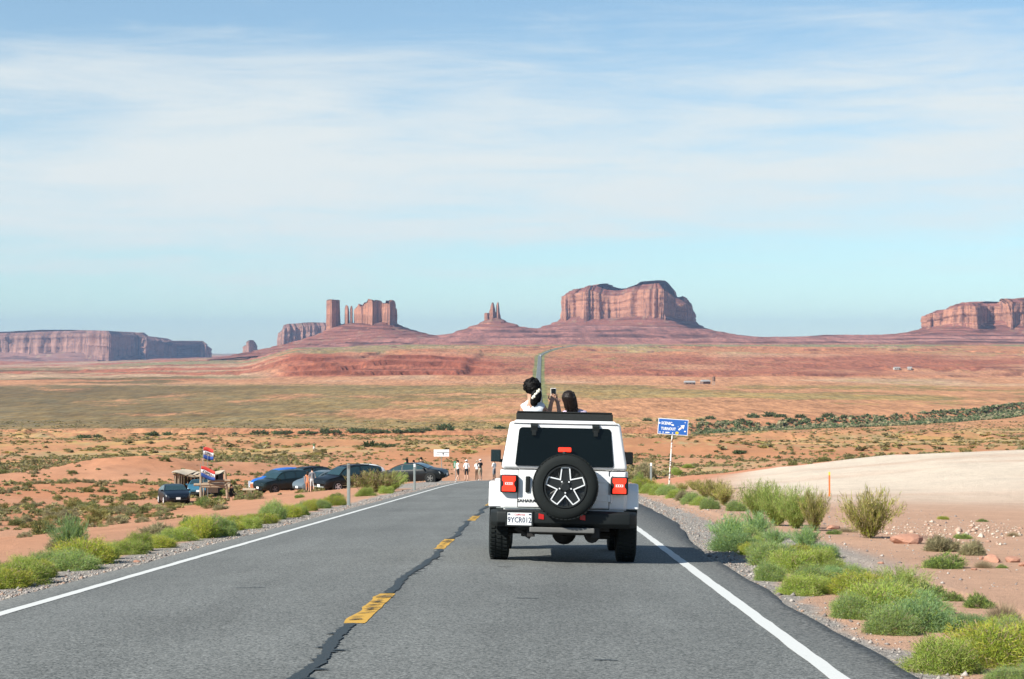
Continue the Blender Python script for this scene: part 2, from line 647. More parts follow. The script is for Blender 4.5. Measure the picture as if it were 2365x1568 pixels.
def land_colour(X, Y):
    n_lo = fbm(X / 60.0, Y / 80.0, 4, 101)
    n_st = fbm(X / 700.0, Y / (60 + .05 * np.maximum(Y, 0)), 4, 103)       # long streaks across the flats
    n_st2 = fbm(X / 260.0, Y / (30 + .02 * np.maximum(Y, 0)), 4, 109)
    s = X / np.maximum(Y, 1) * FPX + VPX
    orange, pink, red = np.array([.42, .185, .095]), np.array([.44, .29, .205]), np.array([.285, .105, .062])
    pale, purple, cream = np.array([.40, .26, .165]), np.array([.245, .105, .080]), np.array([.56, .48, .385])
    grey = np.array([.33, .30, .27])
    c = mixc(orange, pink, sst(.35, .68, n_lo) * .45)
    c = mixc(c, np.array([.41, .205, .105]) * (.85 + .3 * n_lo[..., None]), sst(180, 420, Y))
    veg = .30 + .5 * (n_lo - .5) + sst(150, 330, Y) * (.16 + .5 * (n_st2 - .5))
    veg = veg * (1 - bare_mask(X, Y))
    # the flats below the hill
    f = sst(1000, 1300, Y - .6 * np.maximum(X, 0) + 260 * (n_st2 - .5))
    lf = 1 - sst(300, 1100, s)
    n_pt = fbm(X / 95.0, Y / 210.0, 4, 117)
    vplain = .56 + .28 * lf + .8 * (n_st - .5) + .6 * (n_st2 - .5) + 1.1 * (n_pt - .5)
    vplain = vplain - .35 * sst(1200, 1700, s) * (1 - sst(1500, 1800, Y))
    veg = veg * (1 - f) + vplain * f
    # bare stripe, then the red rise
    f2 = sst(2150, 2750, Y + 900 * (n_st2 - .5))
    c = mixc(c, mixc(np.array([.41, .205, .11]), pale, sst(.5, .8, n_st2)), f2)
    veg = veg * (1 - f2) + (.22 + .8 * (n_st2 - .5)) * f2
    f3 = sst(2800, 3050, Y + 300 * (n_st - .5))
    c = mixc(c, mixc(red, np.array([.40, .20, .115]), sst(.36, .66, n_st2) * .85), f3)
    rdg = sst(600, 680, s) * (1 - sst(1080, 1200, s)) * sst(2850, 3050, Y) * (1 - sst(3700, 4100, Y))
    c = mixc(c, np.array([.30, .095, .055]) * (.8 + .5 * n_st2[..., None]), rdg * .8)
    veg = veg * (1 - f3) + (.30 + .8 * (n_st - .5)) * f3 * (1 - .7 * rdg)
    f4 = sst(4000, 4600, Y + 500 * (n_st - .5))
    c = mixc(c, mixc(orange * .92, pale, sst(.45, .7, n_st2)), f4)
    veg = veg * (1 - f4) + (.48 + .7 * (n_st2 - .5)) * f4
    f5 = sst(5500, 5700, Y)
    veg = veg * (1 - f5) + .80 * f5
    f6 = sst(6300, 6900, Y)
    zz = base_z(X, Y) + 9 * (fbm(X / 260.0, Y / 300.0, 3, 119) - .5)
    lay = fbm(zz / 6.0, X / 1500.0, 4, 121, gain=.65)
    gul = np.abs(fbm(X / 70.0, Y / 900.0, 4, 123) - .5) * 2
    pc = mixc(purple * 1.15, purple * .42, sst(.52, .61, lay) * sst(.30, .55, fbm(X / 160.0, zz / 9.0, 3, 127)))
    pc = mixc(pc, np.array([.40, .22, .165]), sst(.40, .28, lay) * .6)
    pc = pc * (1.08 - .35 * sst(.25, .0, gul))[..., None]
    c = mixc(c, pc, f6)
    veg = veg * (1 - f6) + .12 * f6
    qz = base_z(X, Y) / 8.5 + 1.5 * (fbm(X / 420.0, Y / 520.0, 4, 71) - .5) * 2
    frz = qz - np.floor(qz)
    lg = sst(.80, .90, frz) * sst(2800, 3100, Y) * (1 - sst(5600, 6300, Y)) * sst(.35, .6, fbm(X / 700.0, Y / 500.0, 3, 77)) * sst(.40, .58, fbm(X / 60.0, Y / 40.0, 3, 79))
    c = mixc(c, np.array([.15, .055, .04]), lg * .85)  # dark ledge faces: desert varnish plus overhang shadow put into the colour
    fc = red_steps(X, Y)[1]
    c = mixc(c, np.array([.17, .052, .032]), fc * .8)  # scarp faces darkened likewise, varnish and painted overhang shade together
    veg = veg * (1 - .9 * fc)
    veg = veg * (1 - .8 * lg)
    # the lower land far on the left
    lo = (1 - sst(520, 680, s)) * sst(2700, 3000, Y)
    c = mixc(c, mixc(red * 1.15, pale, sst(.42, .62, n_st2)), lo)
    veg = veg * (1 - lo) + np.clip(.45 + 1.1 * (n_st - .5), 0, .9) * lo
    # wash banks
    yw = wash_y(X)
    bk = np.exp(-((Y - yw - 5) / 45.0) ** 2)
    c = mixc(c, orange * 1.02, bk * sst(.3, .6, n_lo))
    veg = veg * (1 - .85 * bk)
    # trodden dirt, wind-blown sand on the bank to the right
    b = bare_mask(X, Y) * (Y < 300)
    c = mixc(c, mixc(pink, orange, .10 + .55 * sst(-4, -10, X)), b * .9)
    n5 = fbm(X / 14.0, Y / 3.0, 4, 131)
    sand = sst(6.5, 10.5, X + 2.5 * (n5 - .5) + (Y - 80) * -.05) * sst(50, 76, Y + 9 * (n5 - .5)) * (1 - sst(99, 104, Y + 3 * (n5 - .5) + .25 * np.clip(18 - X, 0, 20)))
    sand = sand * (1 - sst(60, 90, X))
    c = mixc(c, mixc(cream, np.array([.47, .35, .27]), sst(.40, .70, n5) * .8), sand * .95)
    veg = veg * (1 - sand)
    red2 = sst(3, 6, X) * (1 - sst(20, 30, X)) * sst(84, 96, Y) * (1 - sst(120, 160, Y)) * (1 - sand)
    c = mixc(c, np.array([.47, .20, .11]), red2 * .8)
    # gravel beside the tarmac
    n6 = fbm(X / .35, Y / .8, 3, 141) - .5
    gl = sst(-6.35, -5.95, X + .5 * n6) * (1 - sst(-5.3, -5.2, X))
    gl = np.maximum(gl, sst(-9.2, -8.0, X + n6) * (1 - sst(-5.3, -5.2, X)) * sst(84, 92, Y))
    wr = np.interp(Y, [0, 18, 30, 45, 62, 80], [.03, .06, .55, .75, .62, .6])
    gr = (1 - sst(.0, .25, X + .4 * n6 - pave_r(Y) - wr)) * sst(2.0, 2.3, X)
    gr = np.maximum(gr, .85 * np.exp(-(((X - 4.15 + .02 * (Y - 30)) / .75) ** 2 + ((Y - 30) / 7.5) ** 2) ** 2))
    grav = np.clip(np.maximum(gl, gr), 0, 1) * (Y < 180) * (Y > -40)
    c = mixc(c, grey, grav)
    veg = veg * (1 - grav)
    # greener verge along the far straight of the road
    dxr = np.abs(X - road_cx(Y))
    vg = (1 - sst(7, 13, dxr)) * sst(900, 1300, Y) * (1 - sst(5500, 5650, Y))
    veg = np.maximum(veg, 1.0 * vg)
    vgc = np.stack([np.interp(s, [0, 700, 1400], [.098, .132, .200]), np.interp(s, [0, 700, 1400], [.096, .120, .168]), np.interp(s, [0, 700, 1400], [.058, .062, .076])], -1)
    vgc = mixc(np.broadcast_to(np.array([.29, .23, .125]), vgc.shape), vgc, sst(900, 1200, Y))
    tint = sst(.3, .7, n_st2)[..., None]
    vgc = vgc * (.85 + .35 * tint)
    vgc = mixc(vgc, np.array([.12, .165, .07]), vg)
    vgc = mixc(vgc, np.array([.15, .17, .09]), f5)
    return c, np.clip(veg, 0, 1), grav, vgc


def ground_material():
    n = N('desert_ground')
    p = n.pos()
    col, vcol = n.attr('Col'), n.attr('VCol')
    veg, grav = n.attr('veg', 'Fac'), n.attr('grav', 'Fac')
    a = n.noise(p, 0.35, 6, .6)
    b = n.noise(p, 3.2, 6, .65)
    c = n.noise(p, 28.0, 4, .7)
    br = n.mth('ADD', n.mth('MULTIPLY', a, .5), n.mth('ADD', n.mth('MULTIPLY', b, .45), n.mth('MULTIPLY', c, .45)))
    soil = n.mix(1.0, col, n.ramp(br, .35, 1.05, .66, 1.32, False), 'MULTIPLY')
    # stones in the gravel and small litter in the dirt
    v1 = n.voro(p, 26.0, 'Color')
    v2 = n.voro(p, 60.0, 'Color')
    st = n.mix(.5, v1, v2)
    sepn = n.node('ShaderNodeSeparateColor')
    n.set(sepn.inputs[0], st)
    stone = n.mix(n.ramp(sepn.outputs[0], .1, .9), (.12, .11, .10), (.40, .37, .33))
    soil = n.mix(n.mth('MULTIPLY', grav, .85), soil, stone)
    chips = n.mth('MULTIPLY', n.ramp(n.noise(p, 14.0, 3, .7), .66, .74), .45)
    soil = n.mix(chips, soil, n.mix(1.0, soil, (.55, .5, .48), 'MULTIPLY'))
    # low growth that is too small and too far off to stand up
    clump = n.mix(.5, n.noise(n.mapping(p, (1, .6, 1)), .22, 6, .72), n.noise(n.mapping(p, (1, .28, 1)), .035, 6, .75))
    lo = n.mth('SUBTRACT', .74, n.mth('MULTIPLY', veg, .56))
    cov = n.ramp(clump, lo, n.mth('ADD', lo, .10))
    green = n.mix(n.ramp(n.noise(p, .05, 4, .6), .35, .65), vcol, n.mix(1.0, vcol, (1.45, 1.12, .80), 'MULTIPLY'))
    out = n.mix(n.mth('MULTIPLY', cov, .88), soil, green)
    far = n.mix(.5, n.ramp(n.noise(n.mapping(p, (1, .10, 1)), .16, 6, .8), .42, .58, .42, 1.45, False), n.ramp(n.noise(n.mapping(p, (1, .22, 1)), .03, 7, .8), .40, .60, .62, 1.36, False))
    sepy = n.node('ShaderNodeSeparateXYZ')
    n.set(sepy.inputs[0], p)
    fw = n.ramp(sepy.outputs[1], 250, 900)
    out = n.mix(fw, out, n.mix(1.0, out, far, 'MULTIPLY'))
    n.bump(n.mth('ADD', n.mth('MULTIPLY', b, .6), n.mth('MULTIPLY', c, .35)), .7, .12)
    return n.done(out, .95, .1)


phi = np.radians(np.concatenate([np.linspace(-180, -20, 36), np.linspace(-19, 19, 640), np.linspace(20, 180, 36)]))
rr = np.concatenate([[0.02], np.linspace(1.5, 9, 9), np.geomspace(9.8, 40, 120), np.linspace(40.5, 220, 240),
                     np.geomspace(222, 1000, 130), np.linspace(1008, 1800, 76), np.linspace(1812, 6600, 270),
                     np.linspace(6640, 9000, 56), np.geomspace(9300, 30000, 24)])
PH, RR = np.meshgrid(phi, rr)
TX, TY = RR * np.sin(PH), RR * np.cos(PH)
TZ = tz(TX, TY)
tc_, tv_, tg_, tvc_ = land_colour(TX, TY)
nr, nc = PH.shape
ii = (np.arange(nr - 1)[:, None] * nc + np.arange(nc - 1)[None, :]).ravel()
quads = np.stack([ii, ii + 1, ii + nc + 1, ii + nc], -1)
one = np.ones(TX.size)
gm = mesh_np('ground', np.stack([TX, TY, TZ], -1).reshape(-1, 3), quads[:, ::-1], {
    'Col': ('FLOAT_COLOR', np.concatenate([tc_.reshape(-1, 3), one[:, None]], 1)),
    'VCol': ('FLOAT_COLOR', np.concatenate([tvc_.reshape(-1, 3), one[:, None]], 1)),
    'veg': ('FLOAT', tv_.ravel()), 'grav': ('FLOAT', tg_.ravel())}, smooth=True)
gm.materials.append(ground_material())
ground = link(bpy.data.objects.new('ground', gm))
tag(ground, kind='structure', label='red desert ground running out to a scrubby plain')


# ------------------------------------------------------------------ road
def asphalt_material():
    n = N('worn_asphalt')
    p = n.pos()
    big_ = n.noise(n.mapping(p, (1.2, .10, 1)), 1.0, 5, .6)
    patch = n.noise(p, .30, 4, .6)
    grain = n.noise(p, 55.0, 3, .75)
    ch = n.node('ShaderNodeSeparateColor')
    n.set(ch.inputs[0], n.voro(p, 70.0, 'Color'))
    g = n.mth('ADD', n.mth('MULTIPLY', grain, .55), n.mth('MULTIPLY', ch.outputs[0], .45))
    base = n.mix(n.ramp(g, .25, .78, 0, 1, False), (.033, .039, .037), (.248, .255, .243))
    tone = n.mth('ADD', n.mth('MULTIPLY', big_, .55), n.mth('MULTIPLY', patch, .45))
    base = n.mix(1.0, base, n.ramp(tone, .32, .68, .76, 1.18, False), 'MULTIPLY')
    # the outer shoulder is coarser and darker
    sh = n.attr('shoulder', 'Fac')
    base = n.mix(n.mth('MULTIPLY', sh, .8), base, n.mix(n.ramp(n.noise(p, 26.0, 3, .8), .38, .64), (.025, .028, .028), (.20, .20, .19)))
    n.bump(g, .55, .012)
    return n.done(base, .85, .35)


ry = np.concatenate([np.linspace(-25, 9, 40), np.linspace(9.3, 130, 520), np.linspace(131, 300, 120), np.geomspace(305, 5600, 260)])
rows, shd = [], []
for y in ry:
    if y < 300:
        xl, xr, z0 = float(pave_l(y)), float(pave_r(y)), float(road_z(y))
        xs = [xl, xl + .03, -4.9, -3.2, ROADX, .2, 1.95, 2.25, xr - .03, xr]
        zs = [z0 - .017 * abs(x - ROADX) for x in xs]
        zs[0] -= .12
        zs[-1] -= .12
        sh = [1, .8, .15, 0, 0, 0, .05, 1, 1, 1]
    else:
        c = float(road_cx(y))
        w = 3.95
        zz = float(base_z(np.array([c]), np.array([y]))[0]) + min(.45, .06 + .0003 * (y - 300)) - .1
        xs = [c - w, c - w + .05, c - 3, c - 1.5, c, c + 1, c + 2, c + 3, c + w - .05, c + w]
        zs = [zz - .5] + [zz] * 8 + [zz - .5]
        sh = [0] * 10
    rows.append([(x, y, z) for x, z in zip(xs, zs)])
    shd.append(sh)
rv = np.array(rows)
m_, k_ = rv.shape[:2]
ii = (np.arange(m_ - 1)[:, None] * k_ + np.arange(k_ - 1)[None, :]).ravel()
rme = mesh_np('road', rv.reshape(-1, 3), np.stack([ii, ii + 1, ii + k_ + 1, ii + k_], -1), {'shoulder': ('FLOAT', np.array(shd).ravel())})
rme.materials.append(asphalt_material())
road = link(bpy.data.objects.new('road', rme))
tag(road, kind='structure', label='two lane grey asphalt highway running straight downhill')


def paint_material(name, col, wear):
    n = N(name)
    p = n.pos()
    a = n.noise(p, 9.0, 6, .7)
    b = n.noise(p, 70.0, 3, .7)
    w = n.ramp(n.mth('ADD', n.mth('MULTIPLY', a, .6), n.mth('MULTIPLY', b, .4)), .58, .72)
    c = n.mix(n.mth('MULTIPLY', w, wear), col, (.16, .16, .155))
    return n.done(n.mix(1.0, c, n.ramp(b, .2, .8, .86, 1.08, False), 'MULTIPLY'), .7, .3)


M_WHITE_LINE = paint_material('white_road_paint', (.56, .57, .55), .55)
M_YELLOW_LINE = paint_material('yellow_road_paint', (.50, .29, .045), .75)
M_TAR = pmat('crack_sealing_tar', (.020, .026, .026), .55, var=.3, scale=30, bump=.3)


def rz(x, y):
    return float(road_z(y)) - .017 * abs(x - ROADX)


def strip(name, mat, x0f, x1f, ys, lift, parent):
    V, F = [], []
    for i, y in enumerate(ys):
        a, b = x0f(y), x1f(y)
        V += [(a, y, rz(a, y) + lift), (b, y, rz(b, y) + lift)]
        if i:
            F.append((2 * i - 2, 2 * i - 1, 2 * i + 1, 2 * i))
    me = bpy.data.meshes.new(name)
    me.from_pydata(V, [], F)
    me.materials.append(mat)
    return link(bpy.data.objects.new(name, me), parent)


def jig(y, k, a):
    return a * (float(fbm(y / .5, k, 3, 200)) - .5)


ys = list(np.concatenate([np.linspace(-20, 10, 20), np.linspace(10.2, 120, 480), np.linspace(121, 230, 60)]))
o = strip('edge_line', M_WHITE_LINE, lambda y: -4.89 + jig(y, 1.1, .02), lambda y: -4.765 + jig(y, 5.1, .02), ys, .004, road)
o = strip('edge_line', M_WHITE_LINE, lambda y: 1.815 + jig(y, 9.1, .02), lambda y: 1.945 + jig(y, 15.1, .02), ys, .004, road)
for k in range(-1, 10):
    y0 = 14.7 + 12.02 * k
    if y0 < -5:
        continue
    yy = list(np.linspace(y0, y0 + 3.2, 24))
    strip('centre_dash', M_YELLOW_LINE, lambda y: -1.60 + jig(y, 2.2, .05) - .012 * math.sin(y * 40), lambda y: -1.435 + jig(y, 7.2, .05), yy, .004, road)


def tar_line():
    """hand-poured sealant wandering along the joint between the lanes"""
    g = G()
    ya = np.arange(2.0, 118.0, .06)
    mid_ = -1.52 + .26 * (fbm(ya / 3.4, 1.5, 3, 301) - .5) + .05 * (fbm(ya / .45, 2.5, 2, 302) - .5)
    dash = np.array([((y - 14.7) % 12.02) < 3.2 for y in ya])
    wid = np.where(dash, .0, .022 + .045 * fbm(ya / .5, 7.7, 3, 303))
    wid = wid * sst(.22, .40, fbm(ya / 5.0, 9.9, 2, 304) + .25)
    V, F, prev = [], [], None
    rj = random.Random(5)
    for y, m, w in zip(ya, mid_, wid):
        if w < .012:
            prev = None
            continue
        l, r = m - w * (.7 + .6 * rj.random()), m + w * (.7 + .6 * rj.random())
        if rj.random() < .06:
            r += .14 * rj.random()
        if rj.random() < .05:
            l -= .14 * rj.random()
        V += [(l, y, rz(l, y) + .008), (r, y, rz(r, y) + .008)]
        i = len(V) - 2
        if prev is not None:
            F.append((prev, prev + 1, i + 1, i))
        prev = i
    # blots across the yellow paint
    for k in range(0, 8):
        y0 = 14.7 + 12.02 * k
        for _ in range(30):
            y = y0 + .1 + 3.0 * rj.random()
            x = -1.57 + .10 * rj.random()
            L, W = .03 + .05 * rj.random(), .010 + .022 * rj.random()
            i = len(V)
            q = 7
            for t in range(q):
                a = 2 * math.pi * t / q
                xx, yv = x + L * math.cos(a) * (.7 + .5 * rj.random()), y + W * math.sin(a) * (.7 + .5 * rj.random()) + .6 * L * math.cos(a)
                V.append((xx, yv, rz(xx, yv) + .009))
            F.append(tuple(range(i, i + q)))
    # a few short thermal cracks
    for (x, y, L) in ((-.25, 17.6, .22), (.35, 12.3, .16), (-.55, 22.6, .2), (-3.2, 19.0, .3), (.9, 30.0, .3)):
        i = len(V)
        for t in range(6):
            xx = x + L * t / 5
            yv = y + .05 * rj.random()
            V += [(xx, yv - .012, rz(xx, yv) + .006), (xx, yv + .016, rz(xx, yv) + .006)]
            if t:
                j = i + 2 * t
                F.append((j - 2, j, j + 1, j - 1))
    g.add(V, F)
    me = bpy.data.meshes.new('tar_seal')
    me.from_pydata(g.v, [], g.f)
    me.materials.append(M_TAR)
    link(bpy.data.objects.new('tar_seal', me), road)


tar_line()


# ------------------------------------------------------------------ buttes and mesas
def rock_material(name, cliff, talus, dark, zscale):
    n = N(name)
    p = n.pos()
    geo = n.node('ShaderNodeNewGeometry')
    sp = n.node('ShaderNodeSeparateXYZ')
    n.set(sp.inputs[0], geo.outputs['Normal'])
    steep = n.ramp(sp.outputs[2], .25, .55, 1, 0)
    strata = n.noise(n.mapping(p, (.0012, .0012, zscale)), 1.0, 6, .62, .3)
    streak = n.noise(n.mapping(p, (.035, .035, .0028)), 1.0, 5, .65)
    mott = n.noise(p, .02, 6, .65)
    wall = n.mix(n.ramp(strata, .35, .65), cliff, tuple(c * .72 for c in cliff))
    wall = n.mix(n.mth('MULTIPLY', n.ramp(streak, .52, .70), .55), wall, dark)
    wall = n.mix(n.mth('MULTIPLY', n.ramp(streak, .46, .30), .4), wall, tuple(min(1, c * 1.35) for c in cliff))
    slope = n.mix(n.ramp(strata, .38, .62), talus, tuple(c * .70 for c in talus))
    slope = n.mix(n.mth('MULTIPLY', n.ramp(mott, .52, .68), .45), slope, (.30, .24, .15))
    slope = n.mix(n.mth('MULTIPLY', n.ramp(mott, .45, .30), .4), slope, tuple(c * 1.3 for c in talus))
    ledge = n.noise(n.mapping(p, (.0035, .0035, zscale * 3.2)), 1.0, 4, .6, .2)
    slope = n.mix(n.mth('MULTIPLY', n.ramp(ledge, .55, .60), .85), slope, tuple(c * .38 for c in talus))
    joint = n.noise(n.mapping(p, (.055, .055, .0022)), 1.0, 4, .7)
    wall = n.mix(n.mth('MULTIPLY', n.ramp(joint, .53, .60), .7), wall, dark)
    out = n.mix(steep, slope, wall)
    n.bump(n.mth('ADD', n.mth('MULTIPLY', strata, .5), n.mth('MULTIPLY', n.noise(p, .05, 6, .7), .8)), .9, 14.0)
    return n.done(out, .95, .1)


M_ROCK = rock_material('sandstone', (.47, .225, .14), (.255, .10, .072), (.13, .065, .055), .030)
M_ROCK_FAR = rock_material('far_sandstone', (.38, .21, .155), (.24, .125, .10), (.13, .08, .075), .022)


def resample(P, n):
    P = np.asarray(P, float)
    Q = np.vstack([P, P[:1]])
    d = np.r_[0, np.cumsum(np.hypot(*np.diff(Q, axis=0).T))]
    t = np.linspace(0, d[-1], n, endpoint=False)
    return np.stack([np.interp(t, d, Q[:, 0]), np.interp(t, d, Q[:, 1])], -1), d[-1]


def smooth_loop(P, w):
    k = np.ones(w) / w
    return np.stack([np.convolve(np.r_[P[-w:, i], P[:, i], P[:w, i]], k, 'same')[w:-w] for i in (0, 1)], -1)


def loop_normals(P):
    t = np.roll(P, -1, 0) - np.roll(P, 1, 0)
    t /= np.hypot(t[:, 0], t[:, 1])[:, None] + 1e-9
    return np.stack([t[:, 1], -t[:, 0]], -1)          # outward for loops that run left, front, right, back


def loop_mesh(rings, close_top=None, name='rock'):
    n = len(rings[0])
    V = np.concatenate(rings)
    F = []
    for i in range(len(rings) - 1):
        a = i * n + np.arange(n)
        b = i * n + (np.arange(n) + 1) % n
        F.append(np.stack([a, b, b + n, a + n], -1))
    return mesh_np(name, V, np.concatenate(F), smooth=False)


def px2x(px, Y):
    return (np.asarray(px, float) - VPX) / FPX * Y


def py2z(py, Y):
    return CAMH + (HORY - np.asarray(py, float)) / FPX * Y


def foot_world(foot, D):
    return [(float(px2x(px, D + dy)), D + dy) for px, dy in foot]


def crag(name, parent, foot, D, rim, cb, seed, npts=420, rows=34, flute=14.0, cap=(0, 0), mat=None, batter=.06, wave=70.0, sink=25):
    """vertical-walled rock: foot = plan outline (px, depth offset), rim/cb = (px, py) skyline and cliff foot"""
    loc = np.array(parent.location)
    P, L = resample(foot_world(foot, D), npts)
    S = smooth_loop(P, max(3, npts // 60))
    Nn = loop_normals(S)
    NC = loop_normals(smooth_loop(P, max(5, npts // 9)))
    u = np.arange(npts) / npts * L
    px = S[:, 0] / S[:, 1] * FPX + VPX
    ztop = py2z(np.interp(px, *zip(*rim)), S[:, 1])
    zbot = py2z(np.interp(px, *zip(*cb)), S[:, 1]) - sink
    caph, capin = cap
    zr = ztop - caph
    cen = S.mean(0)
    per = np.cos(2 * np.pi * np.arange(npts) / npts), np.sin(2 * np.pi * np.arange(npts) / npts)
    R = L / (2 * np.pi)
    rings = []
    for j in range(rows + 1):
        t = j / rows
        z = zbot + (zr - zbot) * t
        # noise is read on a circle so that the loop closes
        a, b = per[0] * R / wave + seed, per[1] * R / wave + seed * 1.7
        f1 = np.abs(fbm(a, b + t * .25, 3, seed) - .5) * 2
        f2 = fbm(a * 3.7 + 5, b * 3.7 + t * .9, 3, seed + 3) - .5
        cl = np.clip(1 - np.abs(fbm(a * 1.9 + 9, b * 1.9 + t * .12, 2, seed + 7) - .5) * 9, 0, 1) ** 2
        led = .5 * (fbm(t * 9 + seed + 0 * a, a * .12, 3, seed + 5) - .5)
        f3 = np.abs(fbm(a * 9.5 + 2, b * 9.5 + t * .6, 2, seed + 13) - .5)
        d = flute * (2.0 * f1 + 1.9 * f2 + 1.9 * cl + 1.5 * led + 1.3 * f3) + batter * (z - zbot)
        q = S - Nn * d[:, None]
        rings.append(np.column_stack([q, z]))
    if caph:
        q0, z0 = rings[-1][:, :2], rings[-1][:, 2]
        n1 = 4 * (fbm(per[0] * R / 60, per[1] * R / 60, 3, seed + 11) - .5)
        for fin, fz in ((.25, .08), (.5, .38), (.55, .55), (.85, .72), (.9, .95), (1.0, 1.0)):
            w = capin * fin
            c2 = q0 - NC * w
            rings.append(np.column_stack([c2, z0 + caph * fz + n1 * fz]))
    last = rings[-1]
    for fin in (.5, .97):
        q = last[:, :2] + (cen - last[:, :2]) * fin * np.array([.15, .9])
        rings.append(np.column_stack([q, last[:, 2] - 1.0 * fin]))
    rings = [r - loc for r in rings]
    me = loop_mesh(rings, name=name)
    me.materials.append(mat or M_ROCK)
    return link(bpy.data.objects.new(name, me), parent)


def skirt(name, parent, foot, D, cb, zfoot, wF, wL, wR, seed, npts=420, rows=46, mat=None, p=1.7, steps=6, gully=.10, zl=None, zrr=None):
    """talus apron with ledges, from the cliff foot down to the plain"""
    loc = np.array(parent.location)
    P, L = resample(foot_world(foot, D), npts)
    S = smooth_loop(P, max(5, npts // 14))
    Nn = loop_normals(smooth_loop(P, npts // 7))
    px = np.clip(S[:, 0] / S[:, 1] * FPX + VPX, cb[0][0], cb[-1][0])
    zc = py2z(np.interp(px, *zip(*cb)), S[:, 1])
    R = L / (2 * np.pi)
    ca, sa = np.cos(2 * np.pi * np.arange(npts) / npts), np.sin(2 * np.pi * np.arange(npts) / npts)
    nx = Nn[:, 0]
    W = wF + (wR - wF) * np.clip(nx, 0, 1) ** 1.5 + (wL - wF) * np.clip(-nx, 0, 1) ** 1.5
    zf = zfoot + 0 * nx
    if zl is not None:
        zf = zf + (zl - zfoot) * np.clip(-nx, 0, 1)
    if zrr is not None:
        zf = zf + (zrr - zfoot) * np.clip(nx, 0, 1)
    rings = []
    for j in range(rows + 1):
        q = j / rows                                   # 0 foot, 1 cliff
        a, b = ca * R / 90 + seed, sa * R / 90
        ph = 1.2 * (fbm(a * .5, b * .5, 3, seed + 2) - .5)
        qq = q + .93 * np.sin(2 * np.pi * (q * steps + ph)) / (2 * np.pi * steps) * sst(.02, .2, q) * sst(1.0, .85, q) * (.25 + 1.1 * fbm(a * .8, b * .8 + q * 2, 3, seed + 4))
        out = W * (1 - np.clip(qq, 0, 1)) ** p
        gl = np.abs(fbm(a * 1.6, b * 1.6 + q * .35, 4, seed) - .5) * 2
        fin = fbm(a * 6, b * 6 + q * 6, 3, seed + 6) - .5
        out = out * (1 - gully * 2.2 * gl) + (10 * fin - 6) + 14 * gl * sst(1, .7, q)
        z = zf + (zc - zf) * q
        rings.append(np.column_stack([S + Nn * out[:, None], z]))
    rings.append(np.column_stack([S - Nn * 60, zc + 12]))
    rings = [r - loc for r in rings]
    me = loop_mesh(rings, name=name)
    me.materials.append(mat or M_ROCK)
    return link(bpy.data.objects.new(name, me), parent)


def rock_thing(name, label, px, D, z):
    return thing(name, label, 'butte' if 'butte' in name else 'mesa', (float(px2x(px, D)), D, z), group='sandstone buttes and mesas on the skyline')


# the broad butte right of the road
D = 9000
b_ = rock_thing('butte', 'broad flat topped red sandstone butte with shaded right end, above the far road', 1450, D, 40)
foot = [(1292, 350), (1294, 60), (1300, -60), (1330, -40), (1345, -150), (1400, -110), (1440, -150), (1480, -230), (1520, -280), (1541, -270),
        (1548, -120), (1560, 40), (1572, 160), (1590, 260), (1604, 420), (1612, 560), (1606, 680), (1500, 700), (1380, 560)]
rim = [(1285, 675), (1296, 671), (1304, 668), (1318, 667), (1332, 663), (1345, 660), (1356, 658), (1372, 659), (1382, 664), (1396, 668), (1412, 671), (1426, 670), (1440, 665),
       (1452, 661), (1466, 656), (1490, 655), (1520, 653.5), (1535, 654), (1545, 659), (1556, 668), (1563, 674), (1567, 686), (1574, 690), (1586, 690), (1594, 688), (1599, 694),
       (1604, 704), (1610, 712), (1614, 716)]
cbl = [(1285, 735), (1330, 733), (1380, 738), (1440, 733), (1500, 730), (1540, 729), (1575, 738), (1612, 744), (1625, 746)]
crag('cliff', b_, foot, D, rim, cbl, 3, npts=640, rows=40, flute=13, cap=(26, 42), wave=85)
skirt('talus', b_, foot, D, cbl, 4, 620, 430, 420, 5, npts=560, rows=60, steps=7, zl=30, p=1.55)

# the castle-like group left of the road
D = 8000
b_ = rock_thing('butte', 'castellated red butte with jagged crown of spires and one square pillar beside it', 850, D, 30)
long_foot = [(748, 120), (752, -40), (790, -70), (850, -140), (900, -130), (918, 20), (918, 160), (840, 200)]
cbt = [(735, 766), (752, 759), (790, 752), (830, 752), (880, 746), (916, 745), (930, 748)]
skirt('talus', b_, long_foot, D, cbt, -8, 520, 560, 330, 15, npts=620, rows=60, steps=8, zl=-62, zrr=20, p=1.5)
crag('pillar', b_, [(751, 60), (752, -20), (765, -45), (777, -20), (786, 30), (784, 70)], D, [(748, 694), (754, 693), (760, 691), (775, 692), (786, 693)], [(748, 764), (786, 756)], 21, npts=150, rows=34, flute=2.6, wave=30, batter=.02)
crag('spire', b_, [(794, 20), (796, -20), (802, -24), (807, 0), (806, 30)], D, [(793, 716), (797, 704), (802, 706), (805, 716), (809, 724)], [(790, 756), (810, 755)], 23, npts=70, rows=30, flute=1.3, wave=20, batter=.02)
crag('spire', b_, [(806, 10), (808, -14), (812, -14), (815, 5), (812, 24)], D, [(805, 714), (809, 706), (813, 707), (816, 716)], [(804, 756), (818, 755)], 25, npts=60, rows=30, flute=1.1, wave=18, batter=.02)
crag('cliff', b_, [(815, 60), (818, -30), (838, -70), (858, -140), (880, -110), (900, -130), (916, -40), (917, 70), (860, 110)], D,
     [(812, 718), (818, 712), (821, 708), (825, 702), (828, 707), (834, 706), (838, 699), (845, 698), (849, 690), (853, 692), (857, 695), (866, 697), (871, 693), (879, 694), (883, 701), (892, 700), (897, 702), (900, 694), (905, 696), (909, 693), (913, 696), (916, 712), (920, 720)],
     [(812, 758), (850, 757), (880, 748), (920, 745)], 27, npts=460, rows=40, flute=4.5, wave=38, batter=.02)

